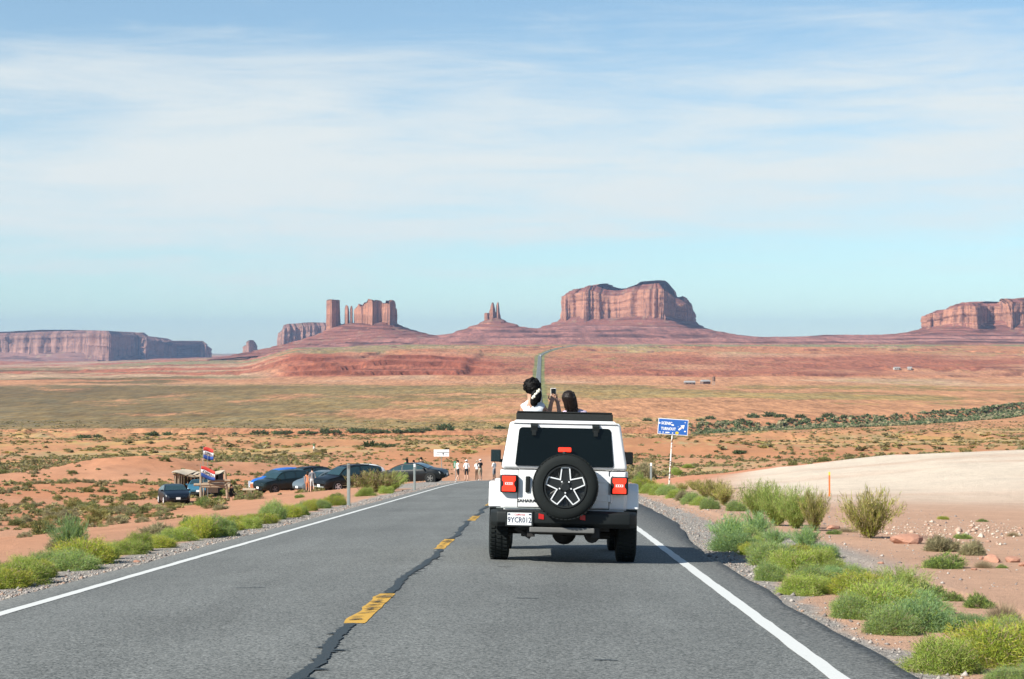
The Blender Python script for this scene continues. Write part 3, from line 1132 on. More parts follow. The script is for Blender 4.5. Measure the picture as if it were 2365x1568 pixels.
# twin spires
D = 8300
b_ = rock_thing('butte', 'small stepped butte crowned by two thin rock spires', 1135, D, 40)
ft = [(1116, 60), (1119, -30), (1136, -60), (1154, -30), (1158, 40), (1140, 80)]
cbt = [(1100, 741), (1120, 739), (1140, 737), (1155, 734), (1170, 738)]
skirt('talus', b_, ft, D, cbt, 10, 430, 300, 360, 35, npts=420, rows=60, steps=5, zl=20, zrr=20, p=1.25, gully=.06)
crag('spire', b_, [(1128, 30), (1129, -28), (1138, -38), (1147, -5), (1145, 30)], D, [(1127, 722), (1131, 716), (1134, 702), (1137, 697.5), (1140, 700), (1142, 710), (1146, 722)], [(1125, 742), (1150, 740)], 37, npts=90, rows=34, flute=1.4, wave=22, batter=.025)
crag('spire', b_, [(1144, 22), (1145, -22), (1150, -26), (1157, 5), (1154, 28)], D, [(1143, 712), (1147, 700), (1149, 697), (1151, 700), (1153, 714), (1156, 728)], [(1140, 742), (1160, 738)], 39, npts=80, rows=34, flute=1.1, wave=20, batter=.02)
crag('spire', b_, [(1117, 40), (1118, -26), (1126, -32), (1133, 0), (1131, 40)], D, [(1117, 724), (1122, 722), (1127, 723), (1132, 722)], [(1115, 744), (1135, 742)], 41, npts=70, rows=20, flute=1.2, wave=20, batter=.02)

# fluted mesa behind the castle
D = 11500
b_ = rock_thing('mesa', 'low blocky mesa with dark vertical flutes, behind the square pillar', 700, D, -40)
ft = [(636, 260), (638, 0), (650, -120), (690, -60), (730, -20), (775, 40), (800, 260), (700, 360)]
rim = [(630, 764), (640, 761), (650, 752), (665, 748), (690, 746.5), (715, 745), (751, 745), (810, 747)]
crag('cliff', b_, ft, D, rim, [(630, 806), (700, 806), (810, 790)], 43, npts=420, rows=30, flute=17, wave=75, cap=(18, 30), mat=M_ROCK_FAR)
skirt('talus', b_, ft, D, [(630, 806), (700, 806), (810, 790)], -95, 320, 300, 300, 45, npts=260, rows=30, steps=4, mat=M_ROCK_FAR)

# lone stub
D = 12000
b_ = rock_thing('butte', 'lone small stub shaped butte standing between the two left mesas', 575, D, -70)
ft = [(556, 60), (557, -50), (572, -110), (584, -70), (592, 40), (594, 130), (575, 160)]
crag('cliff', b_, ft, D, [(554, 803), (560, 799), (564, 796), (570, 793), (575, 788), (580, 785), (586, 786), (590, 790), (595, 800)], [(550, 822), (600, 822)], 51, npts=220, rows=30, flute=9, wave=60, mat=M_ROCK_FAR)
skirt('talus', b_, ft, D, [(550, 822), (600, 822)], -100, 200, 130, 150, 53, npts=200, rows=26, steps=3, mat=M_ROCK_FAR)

# long mesa at far left
D = 13000
b_ = rock_thing('mesa', 'long hazy mesa with deep blue shaded recess, at far left of the skyline', 220, D, -120)
ft = [(-420, 900), (-400, -200), (-200, -260), (-60, -180), (60, -240), (150, -280), (215, -560), (250, -640), (262, -560), (266, 60), (300, 300), (324, 420), (333, 250), (340, 500), (385, 700), (405, 740),
      (415, 950), (440, 960), (462, 760), (478, 740), (486, 880), (490, 1200), (300, 1500)]
rim = [(-420, 772), (0, 769), (79, 766), (163, 763), (232, 763.5), (264, 765), (327, 768), (335, 774), (390, 781), (411, 790), (428, 793), (443, 792), (464, 787), (476, 790), (484, 795), (492, 800)]
cbl = [(-420, 815), (0, 815), (180, 818), (250, 826), (300, 822), (400, 824), (490, 824)]
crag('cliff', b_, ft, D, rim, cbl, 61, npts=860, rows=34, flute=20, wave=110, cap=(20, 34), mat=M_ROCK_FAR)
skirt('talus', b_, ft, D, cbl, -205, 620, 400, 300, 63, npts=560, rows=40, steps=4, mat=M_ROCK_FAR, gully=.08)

# mesa at right
D = 8000
b_ = rock_thing('mesa', 'wide red mesa with stepped left end, at far right of the skyline', 2300, D, 40)
ft = [(2120, 300), (2125, 60), (2133, -60), (2165, -80), (2200, -140), (2245, -190), (2263, -170), (2270, -40), (2300, -10), (2330, -120), (2350, -80), (2362, -90), (2372, 60), (2420, 40), (2480, -60), (2700, -40),
      (2720, 500), (2400, 560)]
rim = [(2115, 722), (2126, 724), (2138, 717), (2164, 714.5), (2171, 708), (2196, 702), (2215, 698), (2263, 699.5), (2304, 700), (2314, 692), (2330, 689.5), (2420, 691), (2720, 695)]
cbl = [(2115, 757), (2160, 752), (2210, 748), (2270, 752), (2320, 746), (2720, 744)]
crag('cliff', b_, ft, D, rim, cbl, 71, npts=640, rows=36, flute=12, wave=75, cap=(14, 40))
skirt('talus', b_, ft, D, cbl, 10, 560, 420, 300, 73, npts=460, rows=50, steps=6, zl=25)


# ------------------------------------------------------------------ the air
hz = G().box((0, 0, 85), (62000, 62000, 710)).build('haze', pmat('air_placeholder', (1, 1, 1)))
hm = bpy.data.materials.new('desert_haze')
hm.use_nodes = True
hm.node_tree.nodes.clear()
ho = hm.node_tree.nodes.new('ShaderNodeOutputMaterial')
hv = hm.node_tree.nodes.new('ShaderNodeVolumePrincipled')
hv.inputs['Color'].default_value = (.36, .52, .80, 1)
hv.inputs['Density'].default_value = 3.0e-5
hv.inputs['Anisotropy'].default_value = 0.0
hm.node_tree.links.new(hv.outputs[0], ho.inputs['Volume'])
hz.data.materials.clear()
hz.data.materials.append(hm)
tag(hz, kind='stuff', label='thin pale blue haze over the desert', cat='haze')


# ------------------------------------------------------------------ the white off-road wagon ahead
M_WHITE = pmat('white_car_paint', (.72, .73, .725), .32, var=.05, scale=2.2, coat=.6)
M_BLACKPL = pmat('black_textured_plastic', (.007, .010, .0105), .6, var=.25, scale=40, bump=.15, bscale=200, spec=.3)
M_BLACK = pmat('black_trim', (.010, .012, .012), .4, var=.3)
M_RUBBER = pmat('tyre_rubber', (.009, .012, .012), .8, var=.3, scale=20, bump=.2, bscale=90, spec=.25)
M_GLASS_DK = pmat('dark_tinted_glass', (.003, .005, .005), .06, var=.3, scale=2, spec=.2)
M_GLASS = pmat('car_window_glass', (.020, .045, .050), .07, var=.3, scale=2, spec=.9)
M_SILVER = pmat('machined_alloy', (.74, .76, .77), .35, metal=.15, var=.06)
M_STEEL = pmat('galvanised_steel', (.24, .27, .26), .6, metal=.2, var=.15, scale=12)
M_GREYMET = pmat('grey_skid_plate', (.13, .13, .125), .65, metal=.1, var=.2)
M_RED_LIT = pmat('lit_brake_lamp', (.70, .02, .01), .3, var=.1, emit=(1.0, .045, .015), estr=.75)
M_RED = pmat('red_reflector', (.45, .012, .010), .3, var=.15)
M_SOFTTOP = pmat('black_canvas_top', (.004, .006, .006), .9, var=.3, scale=30, bump=.2)
M_UNDER = pmat('grimy_underbody', (.018, .017, .016), .8, var=.4, scale=15)
M_SEAT = pmat('dark_seat_fabric', (.03, .03, .032), .8, var=.2)
M_PLATE = pmat('white_plate_enamel', (.74, .76, .76), .45, var=.04)
M_INK = pmat('dark_blue_ink', (.015, .025, .07), .6, var=.1)
M_REDINK = pmat('red_ink', (.55, .06, .07), .6, var=.1)


def text_obj(name, body, size, mat, parent, loc, rot=(math.pi / 2, 0, 0), align='CENTER', ext=.001, sx=1.0, shear=0.0, bold=0.0):
    cu = bpy.data.curves.new(name, 'FONT')
    cu.body = body
    cu.size = size
    cu.extrude = ext
    cu.offset = bold
    cu.shear = shear
    cu.align_x, cu.align_y = align, 'CENTER'
    cu.resolution_u = 2
    tmp = bpy.data.objects.new('tmp', cu)
    COL.objects.link(tmp)
    dg = bpy.context.evaluated_depsgraph_get()
    me = bpy.data.meshes.new_from_object(tmp.evaluated_get(dg))
    bpy.data.objects.remove(tmp)
    me.name = name
    me.materials.clear()
    me.materials.append(mat)
    o = link(bpy.data.objects.new(name, me), parent)
    o.location, o.rotation_euler, o.scale = loc, rot, (sx, 1, 1)
    return o


def tyre_geo(g, c, r, w, rin, n=40, axis='x', tread=True):
    hw = w / 2
    g.lathe([(-hw * .78, rin), (-hw, rin + .03), (-hw * 1.02, (r + rin) / 2), (-hw * .93, r - .03), (-hw * .78, r - .008), (0, r), (hw * .78, r - .008),
             (hw * .93, r - .03), (hw * 1.02, (r + rin) / 2), (hw, rin + .03), (hw * .78, rin)], n, axis, c)
    if tread:
        for k in range(n):
            t = 2 * math.pi * (k + .5) / n
            for s in (-.62, 0, .62):
                a, b = (r + .002) * math.cos(t + .06 * s), (r + .002) * math.sin(t + .06 * s)
                p = {'x': (c[0] + s * hw, c[1] + a, c[2] + b), 'y': (c[0] + a, c[1] + s * hw, c[2] + b)}[axis]
                rot = (t, 0, 0) if axis == 'x' else (0, -t, 0)
                sz = (hw * .46, .014, r * .085) if axis == 'x' else (.014, hw * .46, r * .085)
                g.box(p, sz, rot)


def star_rim(parent, c, ry, face, axis_y=True):
    """five-spoke alloy facing -y: dark barrel, bright-edged star"""
    R = ry
    rim = G()
    rim.lathe([(.09, R * .97), (-.015, R * .97), (-.03, R * 1.02), (-.03, R * .955), (.03, R * .93), (.05, R * .3), (.05, .001)], 48, 'y', (c[0], c[1] + face, c[2]))
    ro = rim.build('rim', M_BLACK, parent, smooth=True)
    star, inner = [], []
    for k in range(5):
        th = math.pi / 2 + k * 2 * math.pi / 5
        for da, rad in ((-.22, R * .97), (.22, R * .97)):
            star.append((rad * math.cos(th + da), rad * math.sin(th + da)))
        star.append((R * .46 * math.cos(th + math.pi / 5), R * .46 * math.sin(th + math.pi / 5)))
    # order: each spoke end then the notch after it, clockwise
    inset = []
    nn = len(star)
    for i in range(nn):
        p0, p1, p2 = Vector(star[i - 1]), Vector(star[i]), Vector(star[(i + 1) % nn])
        d1, d2 = (p1 - p0).normalized(), (p2 - p1).normalized()
        n1, n2 = Vector((-d1.y, d1.x)), Vector((-d2.y, d2.x))
        b = (n1 + n2)
        b = b / max(.25, b.length_squared) * 2 * .5
        inset.append(tuple(p1 + b * .030))
    y0 = c[1] + face - .012
    g = G()
    P = [(c[0] + a, y0, c[2] + b) for a, b in star] + [(c[0] + a, y0, c[2] + b) for a, b in inset]
    P += [(p[0], p[1] + .03, p[2]) for p in P]
    m = nn
    for i in range(nn):
        j = (i + 1) % nn
        g.f += [(i, j, m + j, m + i), (2 * m + i, 2 * m + j, j, i), (m + i, m + j, 3 * m + j, 3 * m + i)]
    g.v = P
    g.build('spoke_edge', M_SILVER, ro)
    g = G()
    for k in range(5):
        th = math.pi / 2 + k * 2 * math.pi / 5
        a = Vector((math.cos(th), 0, math.sin(th)))
        s = Vector((-math.sin(th), 0, math.cos(th)))
        cc = Vector((c[0], y0 + .012, c[2]))
        g.hexa([cc + a * .03 - s * .05, cc + a * .03 + s * .05, cc + a * R * .92 + s * R * .19, cc + a * R * .92 - s * R * .19] +
               [p + Vector((0, .03, 0)) for p in (cc + a * .03 - s * .05, cc + a * .03 + s * .05, cc + a * R * .92 + s * R * .19, cc + a * R * .92 - s * R * .19)])
        for off in (-.16, .16):
            th2 = th + math.pi / 5 + off
            a2 = Vector((math.cos(th2), 0, math.sin(th2)))
            g.tube([cc + Vector((0, .02, 0)) + Vector((math.cos(th + math.pi / 5), 0, math.sin(th + math.pi / 5))) * R * .42, cc + Vector((0, .02, 0)) + a2 * R * .93], .007, 5)
    g.lathe([(0, .001), (0, .05), (.012, .062), (.03, .064)], 20, 'y', (c[0], y0 - .022, c[2]))
    g.build('spoke', M_BLACK, ro)
    for k in range(5):
        th = math.pi / 2 + math.pi / 5 + k * 2 * math.pi / 5
        g = G()
        g.tube([(c[0] + .078 * math.cos(th), y0 - .016, c[2] + .078 * math.sin(th)), (c[0] + .078 * math.cos(th), y0 + .02, c[2] + .078 * math.sin(th))], .011, 6)
        g.build('lug_nut', M_SILVER, ro)
    return ro


JY = 24.40
JX = 0.263
jr = rz(JX, JY)
jeep = thing('off_road_vehicle', 'white boxy four wheel drive with spare wheel on its tailgate, driving ahead on the road', 'car', (JX, JY, jr - .017 * 0 - .012),
             rot=(math.atan(-.0612), math.radians(1.15), 0))


def build_jeep(r):
    # tub with an open cockpit
    g = G()
    g.box((0, .95, .66), (1.58, 3.10, .12))
    for s in (-1, 1):
        g.hexa([(s * .74, -.60, .70), (s * .825, -.60, .70), (s * .825, 2.55, .70), (s * .74, 2.55, .70), (s * .76, -.60, 1.217), (s * .838, -.60, 1.217), (s * .825, 2.55, 1.217), (s * .74, 2.55, 1.217)])
    g.hexa([(-.80, -.622, .705), (.80, -.622, .705), (.80, -.55, .705), (-.80, -.55, .705), (-.815, -.622, 1.215), (.815, -.622, 1.215), (.815, -.55, 1.215), (-.815, -.55, 1.215)])
    g.box((0, 2.48, .95), (1.62, .12, .52))
    g.build('body', M_WHITE, r, bevel=.03, seg=3, smooth=True)
    g = G()
    g.hexa([(-.66, 2.5, .75), (.66, 2.5, .75), (.56, 3.62, .75), (-.56, 3.62, .75), (-.66, 2.5, 1.20), (.66, 2.5, 1.20), (.52, 3.62, 1.12), (-.52, 3.62, 1.12)])
    g.build('bonnet', M_WHITE, r, bevel=.05, seg=3, smooth=True)
    gr = G().box((0, 3.64, .92), (1.05, .05, .42)).build('grille', M_BLACK, r, bevel=.02)
    for k in range(7):
        G().box((-.36 + .12 * k, 3.67, .92), (.05, .02, .34)).build('grille_slot', M_SILVER, gr)
    for s in (-1, 1):
        G().lathe([(0, .001), (.02, .05), (.03, .09), (0, .1)], 20, 'y', (s * .43, 3.66, .98)).build('headlamp', M_SILVER, r, smooth=True)
        # flares over the wheels
        for (yc, nm) in ((0.0, 'rear_fender'), (2.98, 'front_fender')):
            out = [(-.56, .72), (-.50, .96), (-.40, 1.055), (.40, 1.055), (.56, .72), (.46, .72), (.36, .93), (-.34, .93), (-.45, .72)]
            g = G().prism([(a + yc, b) for a, b in out], s * .80, s * .985, 'yz')
            g.build(nm, M_WHITE, r, bevel=.022, seg=3, smooth=True)
            g = G()
            t = [(-.545, .70), (-.49, .94), (-.36, 1.03), (.36, 1.03), (.545, .70), (.42, .60), (.33, .88), (-.31, .88), (-.42, .60)]
            g.prism([(a + yc, b) for a, b in t], s * .62, s * .968, 'yz')
            g.build('wheel_arch', M_BLACKPL, r)
    # hard top over the load bay, rails round the open roof
    g = G()
    b, t = .828, .725
    g.hexa([(-b, -.612, 1.225), (b, -.612, 1.225), (b, .80, 1.225), (-b, .80, 1.225), (-t, -.575, 1.845), (t, -.575, 1.845), (t + .01, .80, 1.865), (-t - .01, .80, 1.865)])
    g.build('hardtop', M_WHITE, r, bevel=.05, seg=4, smooth=True)
    g = G()
    g.hexa([(-t + .03, -.60, 1.825), (t - .03, -.60, 1.825), (t - .05, .3, 1.86), (-t + .05, .3, 1.86), (-t + .08, -.585, 1.868), (t - .08, -.585, 1.868), (t - .09, .3, 1.885), (-t + .09, .3, 1.885)])
    g.build('roof_lip', M_WHITE, r, bevel=.018, seg=3, smooth=True)
    g = G()
    for s in (-1, 1):
        g.hexa([(s * .66, .78, 1.75), (s * .75, .78, 1.75), (s * .72, 2.08, 1.75), (s * .63, 2.08, 1.75), (s * .64, .78, 1.86), (s * .73, .78, 1.86), (s * .70, 2.08, 1.84), (s * .61, 2.08, 1.84)])
        g.hexa([(s * .76, 1.18, 1.2), (s * .83, 1.18, 1.2), (s * .83, 1.30, 1.2), (s * .76, 1.30, 1.2), (s * .67, 1.18, 1.8), (s * .74, 1.18, 1.8), (s * .74, 1.30, 1.8), (s * .67, 1.30, 1.8)])
        g.hexa([(s * .72, 2.42, 1.2), (s * .80, 2.42, 1.2), (s * .80, 2.52, 1.2), (s * .72, 2.52, 1.2), (s * .62, 2.02, 1.82), (s * .70, 2.02, 1.82), (s * .70, 2.12, 1.82), (s * .62, 2.12, 1.82)])
    g.hexa([(-.70, 2.0, 1.76), (.70, 2.0, 1.76), (.70, 2.14, 1.76), (-.70, 2.14, 1.76), (-.68, 2.0, 1.85), (.68, 2.0, 1.85), (.68, 2.1, 1.85), (-.68, 2.1, 1.85)])
    g.build('roof_frame', M_WHITE, r, bevel=.012)
    G().hexa([(-.70, 2.43, 1.22), (.70, 2.43, 1.22), (.70, 2.45, 1.22), (-.70, 2.45, 1.22), (-.64, 2.06, 1.78), (.64, 2.06, 1.78), (.64, 2.08, 1.78), (-.64, 2.08, 1.78)]).build('windscreen', M_GLASS, r)
    for s in (-1, 1):
        for (y0, y1) in ((-.30, .70), (.86, 1.16), (1.34, 2.15)):
            x0, x1 = s * (.8365 + (.0 if y1 < .8 else -.03)), s * (.747 + (.0 if y1 < .8 else -.03))
            G().hexa([(x0 - s * .012, y0, 1.26), (x0, y0, 1.26), (x0, y1, 1.26), (x0 - s * .012, y1, 1.26), (x1 - s * .012, y0 + .03, 1.76), (x1, y0 + .03, 1.76), (x1, y1 - .03, 1.76), (x1 - s * .012, y1 - .03, 1.76)]).build('side_window', M_GLASS_DK, r)
        G().hexa([(s * .80, 1.36, .74), (s * .842, 1.36, .74), (s * .838, 2.40, .74), (s * .80, 2.40, .74), (s * .80, 1.36, 1.20), (s * .848, 1.36, 1.20), (s * .842, 2.40, 1.20), (s * .80, 2.40, 1.20)]).build('door', M_WHITE, r, bevel=.01)
    # folded canvas roof panel standing on the roof
    g = G()
    g.hexa([(-.655, .12, 1.872), (.655, .12, 1.872), (.655, .78, 1.872), (-.655, .78, 1.872), (-.655, .17, 1.985), (.655, .17, 1.985), (.655, .78, 1.995), (-.655, .78, 1.995)])
    ft = g.build('folded_soft_top', M_SOFTTOP, r, bevel=.018, seg=3)
    for k in range(3):
        G().hexa([(-.648, .155 + .15 * k, 1.99), (.648, .155 + .15 * k, 1.99), (.648, .29 + .15 * k, 1.99), (-.648, .29 + .15 * k, 1.99), (-.64, .17 + .15 * k, 2.004), (.64, .17 + .15 * k, 2.004), (.64, .28 + .15 * k, 2.004), (-.64, .28 + .15 * k, 2.004)]).build('fold', M_SOFTTOP, ft, bevel=.005)
    # rear glass with its hinges
    def rear(x, z):                      # a point on the sloping rear face
        return (x, -.612 + (z - 1.225) / .62 * .037, z)
    ring = []
    for (hx, z, rad) in ((-.645, 1.265, .03), (.645, 1.265, .03), (.605, 1.772, .05), (-.605, 1.772, .05)):
        sx, sz = (1 if hx > 0 else -1), (1 if z > 1.5 else -1)
        a0 = {(1, -1): -90, (1, 1): 0, (-1, 1): 90, (-1, -1): 180}[(sx, sz)]
        for k in range(5):
            a = math.radians(a0 + 22.5 * k)
            ring.append((hx - sx * rad + rad * math.cos(a), z - sz * rad + rad * math.sin(a)))
    order = ring[5:10] + ring[10:15] + ring[15:20] + ring[0:5]
    P0 = [Vector(rear(x, z)) + Vector((0, -.010, 0)) for x, z in ring]
    P1 = [p + Vector((0, .03, 0)) for p in P0]
    m = len(ring)
    g = G()
    g.add(P0 + P1, [tuple(range(m))] + [(i, (i + 1) % m, m + (i + 1) % m, m + i) for i in range(m)])
    gl = g.build('rear_window', M_GLASS_DK, r)
    for x in (-.405, .405):
        g = G()
        g.hexa([(x - .042, -.625, 1.715), (x + .042, -.625, 1.715), (x + .05, -.575, 1.80), (x - .05, -.575, 1.80), (x - .048, -.64, 1.795), (x + .048, -.64, 1.795), (x + .048, -.57, 1.83), (x - .048, -.57, 1.83)])
        g.box((x, -.622, 1.70), (.055, .02, .07))
        g.build('hinge', M_BLACKPL, gl, bevel=.004)
    # tailgate skin and shut lines
    tg = G().hexa([(-.598, -.634, .725), (.585, -.634, .725), (.585, -.60, .725), (-.598, -.60, .725), (-.60, -.634, 1.212), (.588, -.634, 1.212), (.588, -.60, 1.212), (-.60, -.60, 1.212)]).build('tailgate', M_WHITE, r, bevel=.012, seg=3, smooth=True)
    g = G()
    for x in (-.604, .592):
        g.box((x, -.6225, .97), (.008, .006, .49))
    g.box((0, -.6225, .719), (1.19, .006, .008))
    g.box((0, -.612, 1.219), (1.64, .012, .010))
    g.build('shut_line', M_BLACK, tg)
    for z in (.86, 1.10):
        g = G()
        g.hexa([(.30, -.640, z - .025), (.59, -.640, z - .045), (.59, -.63, z - .045), (.30, -.63, z - .025), (.30, -.640, z + .025), (.59, -.640, z + .045), (.59, -.63, z + .045), (.30, -.63, z + .025)])
        g.tube([(.62, -.64, z - .06), (.62, -.64, z + .06)], .017, 8)
        g.box((.60, -.643, z), (.05, .012, .09))
        g.build('tailgate_hinge', M_WHITE, tg, bevel=.005)
    g = G()
    g.hexa([(-.505, -.655, .92), (-.45, -.655, .92), (-.45, -.63, .92), (-.505, -.63, .92), (-.505, -.665, 1.13), (-.445, -.665, 1.13), (-.445, -.63, 1.13), (-.505, -.63, 1.13)])
    g.build('door_handle', M_BLACK, tg, bevel=.012)
    text_obj('lettering', 'SAHARA', .052, M_BLACK, tg, (-.49, -.637, .808), ext=.002, sx=1.25, bold=.0015)
    # lamps
    for s, xa in ((-1, -.722), (1, .722)):
        g = G().hexa([(xa - .115, -.70, .912), (xa + .115, -.70, .912), (xa + .115, -.60, .912), (xa - .115, -.60, .912), (xa - .115, -.70, 1.145), (xa + .115, -.70, 1.145), (xa + .115, -.60, 1.145), (xa - .115, -.60, 1.145)])
        hb = g.build('tail_lamp', M_BLACKPL, r, bevel=.025, seg=3, smooth=True)
        pl = [(-.088, -.10), (.088, -.10), (.088, -.045), (.068, -.018), (.068, .018), (.088, .045), (.088, .10), (-.088, .10), (-.088, .045), (-.068, .018), (-.068, -.018), (-.088, -.045)]
        G().prism([(xa + a, 1.028 + b) for a, b in pl], -.706, -.69, 'xz').build('lens', M_RED_LIT, hb, bevel=.004)
        g = G()
        for k in range(4):
            g.box((xa - .042 + .028 * k, -.7075, 1.03), (.012, .003, .018))
        g.box((xa, -.7075, 1.043), (.10, .003, .005))
        g.box((xa, -.7075, 1.017), (.10, .003, .005))
        g.build('lens_mark', M_PLATE, hb)
    bl = G().hexa([(-.085, -.70, 1.455), (.085, -.70, 1.455), (.085, -.64, 1.455), (-.085, -.64, 1.455), (-.085, -.69, 1.515), (.085, -.69, 1.515), (.085, -.64, 1.515), (-.085, -.64, 1.515)]).build('high_brake_lamp', M_RED_LIT, r, bevel=.014, seg=3)
    G().tube([(0, -.70, 1.20), (0, -.68, 1.46)], [.05, .03], 8).build('lamp_bracket', M_BLACKPL, bl)
    # bumper
    prof = [(-.60, .50), (-.62, .695), (-.80, .70), (-.865, .665), (-.865, .53), (-.80, .475), (-.62, .47)]
    V = []
    xs = [-.955, -.93, -.86, -.5, 0, .5, .86, .93, .955]
    g = G()
    for x in xs:
        k = max(0, abs(x) - .80) / .155
        V += [(x, y * (1 - .22 * k * k) , z + (.58 - z) * .12 * k * k) for y, z in prof]
    np_ = len(prof)
    F = [tuple(range(np_)), tuple((len(xs) - 1) * np_ + i for i in range(np_))]
    for i in range(len(xs) - 1):
        F += [(i * np_ + k, i * np_ + (k + 1) % np_, (i + 1) * np_ + (k + 1) % np_, (i + 1) * np_ + k) for k in range(np_)]
    g.add(V, F)
    bp = g.build('rear_bumper', M_BLACKPL, r, bevel=.012, seg=2, smooth=True)
    for x in (-.29, .245):
        G().hexa([(x - .035, -.872, .585), (x + .035, -.872, .575), (x + .035, -.86, .575), (x - .035, -.86, .585), (x - .035, -.872, .655), (x + .035, -.872, .64), (x + .035, -.86, .64), (x - .035, -.86, .655)]).build('reflector', M_RED, bp, bevel=.003)
    G().box((-.02, -.84, .445), (.84, .10, .065)).build('step_plate', M_GREYMET, bp, bevel=.012)
    G().tube([(-.88, -.70, .712), (.0, -.70, .712)], .008, 6).build('bumper_trim', M_STEEL, bp)
    # plate
    pc = (-.572, -.8775, .578)
    pp = G().box(pc, (.312, .008, .160)).build('licence_plate', M_PLATE, r, bevel=.003)
    text_obj('plate_number', '9YCR012', .098, M_INK, pp, (pc[0], pc[1] - .0055, pc[2] - .015), sx=.80, bold=.0012)
    text_obj('plate_state', 'California', .036, M_REDINK, pp, (pc[0], pc[1] - .0055, pc[2] + .056), sx=1.0, shear=.25)
    for x in (-.135, .135):
        G().box((pc[0] + x, pc[1] - .005, pc[2] + .060), (.03, .002, .018)).build('plate_sticker', M_INK, pp)
    G().box((-.572, -.868, .582), (.36, .02, .205)).build('plate_recess', M_BLACK, bp, bevel=.006)
    # running gear
    g = G()
    g.tube([(-.72, .0, .40), (.72, .0, .40)], .05, 10)
    g.lathe([(-.17, .04), (-.12, .12), (0, .165), (.12, .12), (.17, .04)], 16, 'y', (.02, -.02, .385))
    g.build('rear_axle', M_UNDER, r, smooth=True)
    g = G()
    g.box((-.05, -.42, .46), (1.05, .30, .16))
    g.box((-.42, -.2, .42), (.10, 1.2, .14))
    g.box((.42, -.2, .42), (.10, 1.2, .14))
    g.hexa([(-.32, -.78, .40), (.30, -.78, .40), (.30, -.3, .36), (-.32, -.3, .36), (-.34, -.80, .47), (.34, -.80, .47), (.34, -.3, .47), (-.34, -.3, .47)])
    g.box((0, .9, .50), (1.2, 3.2, .14))
    g.tube([(-.62, -.55, .46), (-.42, -.55, .34)], .04, 8)
    g.tube([(.62, -.2, .36), (.40, -.2, .36)], .05, 8)
    for x in (-.50, .50):
        g.tube([(x, -.12, .33), (x, -.05, .66)], [.055, .045], 8)
    g.build('chassis', M_UNDER, r)
    g = G().tube([(.38, -.55, .37), (.38, .25, .38)], .10, 12).build('muffler', M_UNDER, r, smooth=True)
    # wheels
    for yc in (0.0, 2.98):
        for s in (-1, 1):
            wh = bpy.data.objects.new('wheel', None)
            link(wh, r)
            wh.location = (s * .845, yc, .412)
            g = G()
            tyre_geo(g, (0, 0, 0), .412, .262, .24, 44, 'x')
            g.build('tyre', M_RUBBER, wh, smooth=True)
            g = G()
            g.lathe([(-.10, .245), (s * .06, .24), (s * .10, .22), (s * .085, .08), (s * .10, .001)], 32, 'x')
            for k in range(5):
                t = 2 * math.pi * k / 5
                g.hexa([(s * .09, .05 * math.cos(t) - .05 * math.sin(t), .05 * math.sin(t) + .05 * math.cos(t)), (s * .09, .05 * math.cos(t) + .05 * math.sin(t), .05 * math.sin(t) - .05 * math.cos(t)),
                        (s * .105, .22 * math.cos(t) + .04 * math.sin(t), .22 * math.sin(t) - .04 * math.cos(t)), (s * .105, .22 * math.cos(t) - .04 * math.sin(t), .22 * math.sin(t) + .04 * math.cos(t)),
                        (s * .115, .05 * math.cos(t) - .04 * math.sin(t), .05 * math.sin(t) + .04 * math.cos(t)), (s * .115, .05 * math.cos(t) + .04 * math.sin(t), .05 * math.sin(t) - .04 * math.cos(t)),
                        (s * .12, .21 * math.cos(t) + .03 * math.sin(t), .21 * math.sin(t) - .03 * math.cos(t)), (s * .12, .21 * math.cos(t) - .03 * math.sin(t), .21 * math.sin(t) + .03 * math.cos(t))])
            g.build('rim', M_GREYMET, wh)
    # spare
    sp = bpy.data.objects.new('spare_wheel', None)
    link(sp, r)
    sp.location = (.012, -.90, 1.008)
    g = G()
    tyre_geo(g, (0, 0, 0), .420, .255, .262, 48, 'y')
    g.build('tyre', M_RUBBER, sp, smooth=True)
    star_rim(sp, (0, 0, 0), .268, -.105)
    G().lathe([(.12, .12), (.28, .16), (.285, .01)], 16, 'y').build('carrier', M_BLACKPL, sp, smooth=True)
    # mirrors
    for s in (-1, 1):
        g = G()
        g.hexa([(s * .90, 2.28, 1.30), (s * 1.045, 2.30, 1.30), (s * 1.045, 2.44, 1.32), (s * .90, 2.46, 1.32), (s * .90, 2.28, 1.485), (s * 1.045, 2.30, 1.485), (s * 1.045, 2.43, 1.465), (s * .90, 2.45, 1.465)])
        g.box((s * .86, 2.40, 1.32), (.12, .06, .05))
        mo = g.build('door_mirror', M_BLACKPL, r, bevel=.014, seg=2)
        G().hexa([(s * .912, 2.272, 1.315), (s * 1.034, 2.292, 1.315), (s * 1.034, 2.298, 1.315), (s * .912, 2.278, 1.315), (s * .912, 2.272, 1.472), (s * 1.034, 2.292, 1.472), (s * 1.034, 2.298, 1.472), (s * .912, 2.278, 1.472)]).build('mirror_glass', pmat('mirror_glass', (.004, .014, .016), .2, var=.2), mo)
    # seats
    for x in (-.38, .38):
        se = G().box((x, 1.55, .92), (.48, .5, .16)).box((x, 1.28, 1.22), (.46, .14, .55), (-.15, 0, 0)).build('seat', M_SEAT, r, bevel=.04)
        G().box((x, 1.22, 1.56), (.26, .10, .16)).build('headrest', M_SEAT, se, bevel=.03)


build_jeep(jeep)


# ------------------------------------------------------------------ people
SKIN_A = pmat('tanned_skin', (.42, .235, .155), .55, var=.08)
SKIN_B = pmat('fair_skin', (.55, .34, .25), .55, var=.08)
HAIR_BK = pmat('black_hair', (.004, .0035, .0035), .6, var=.4, scale=25, bump=.5, bscale=60, spec=.15)
HAIR_BR = pmat('dark_brown_hair', (.012, .007, .005), .42, var=.5, scale=25, bump=.5, bscale=60, spec=.3)


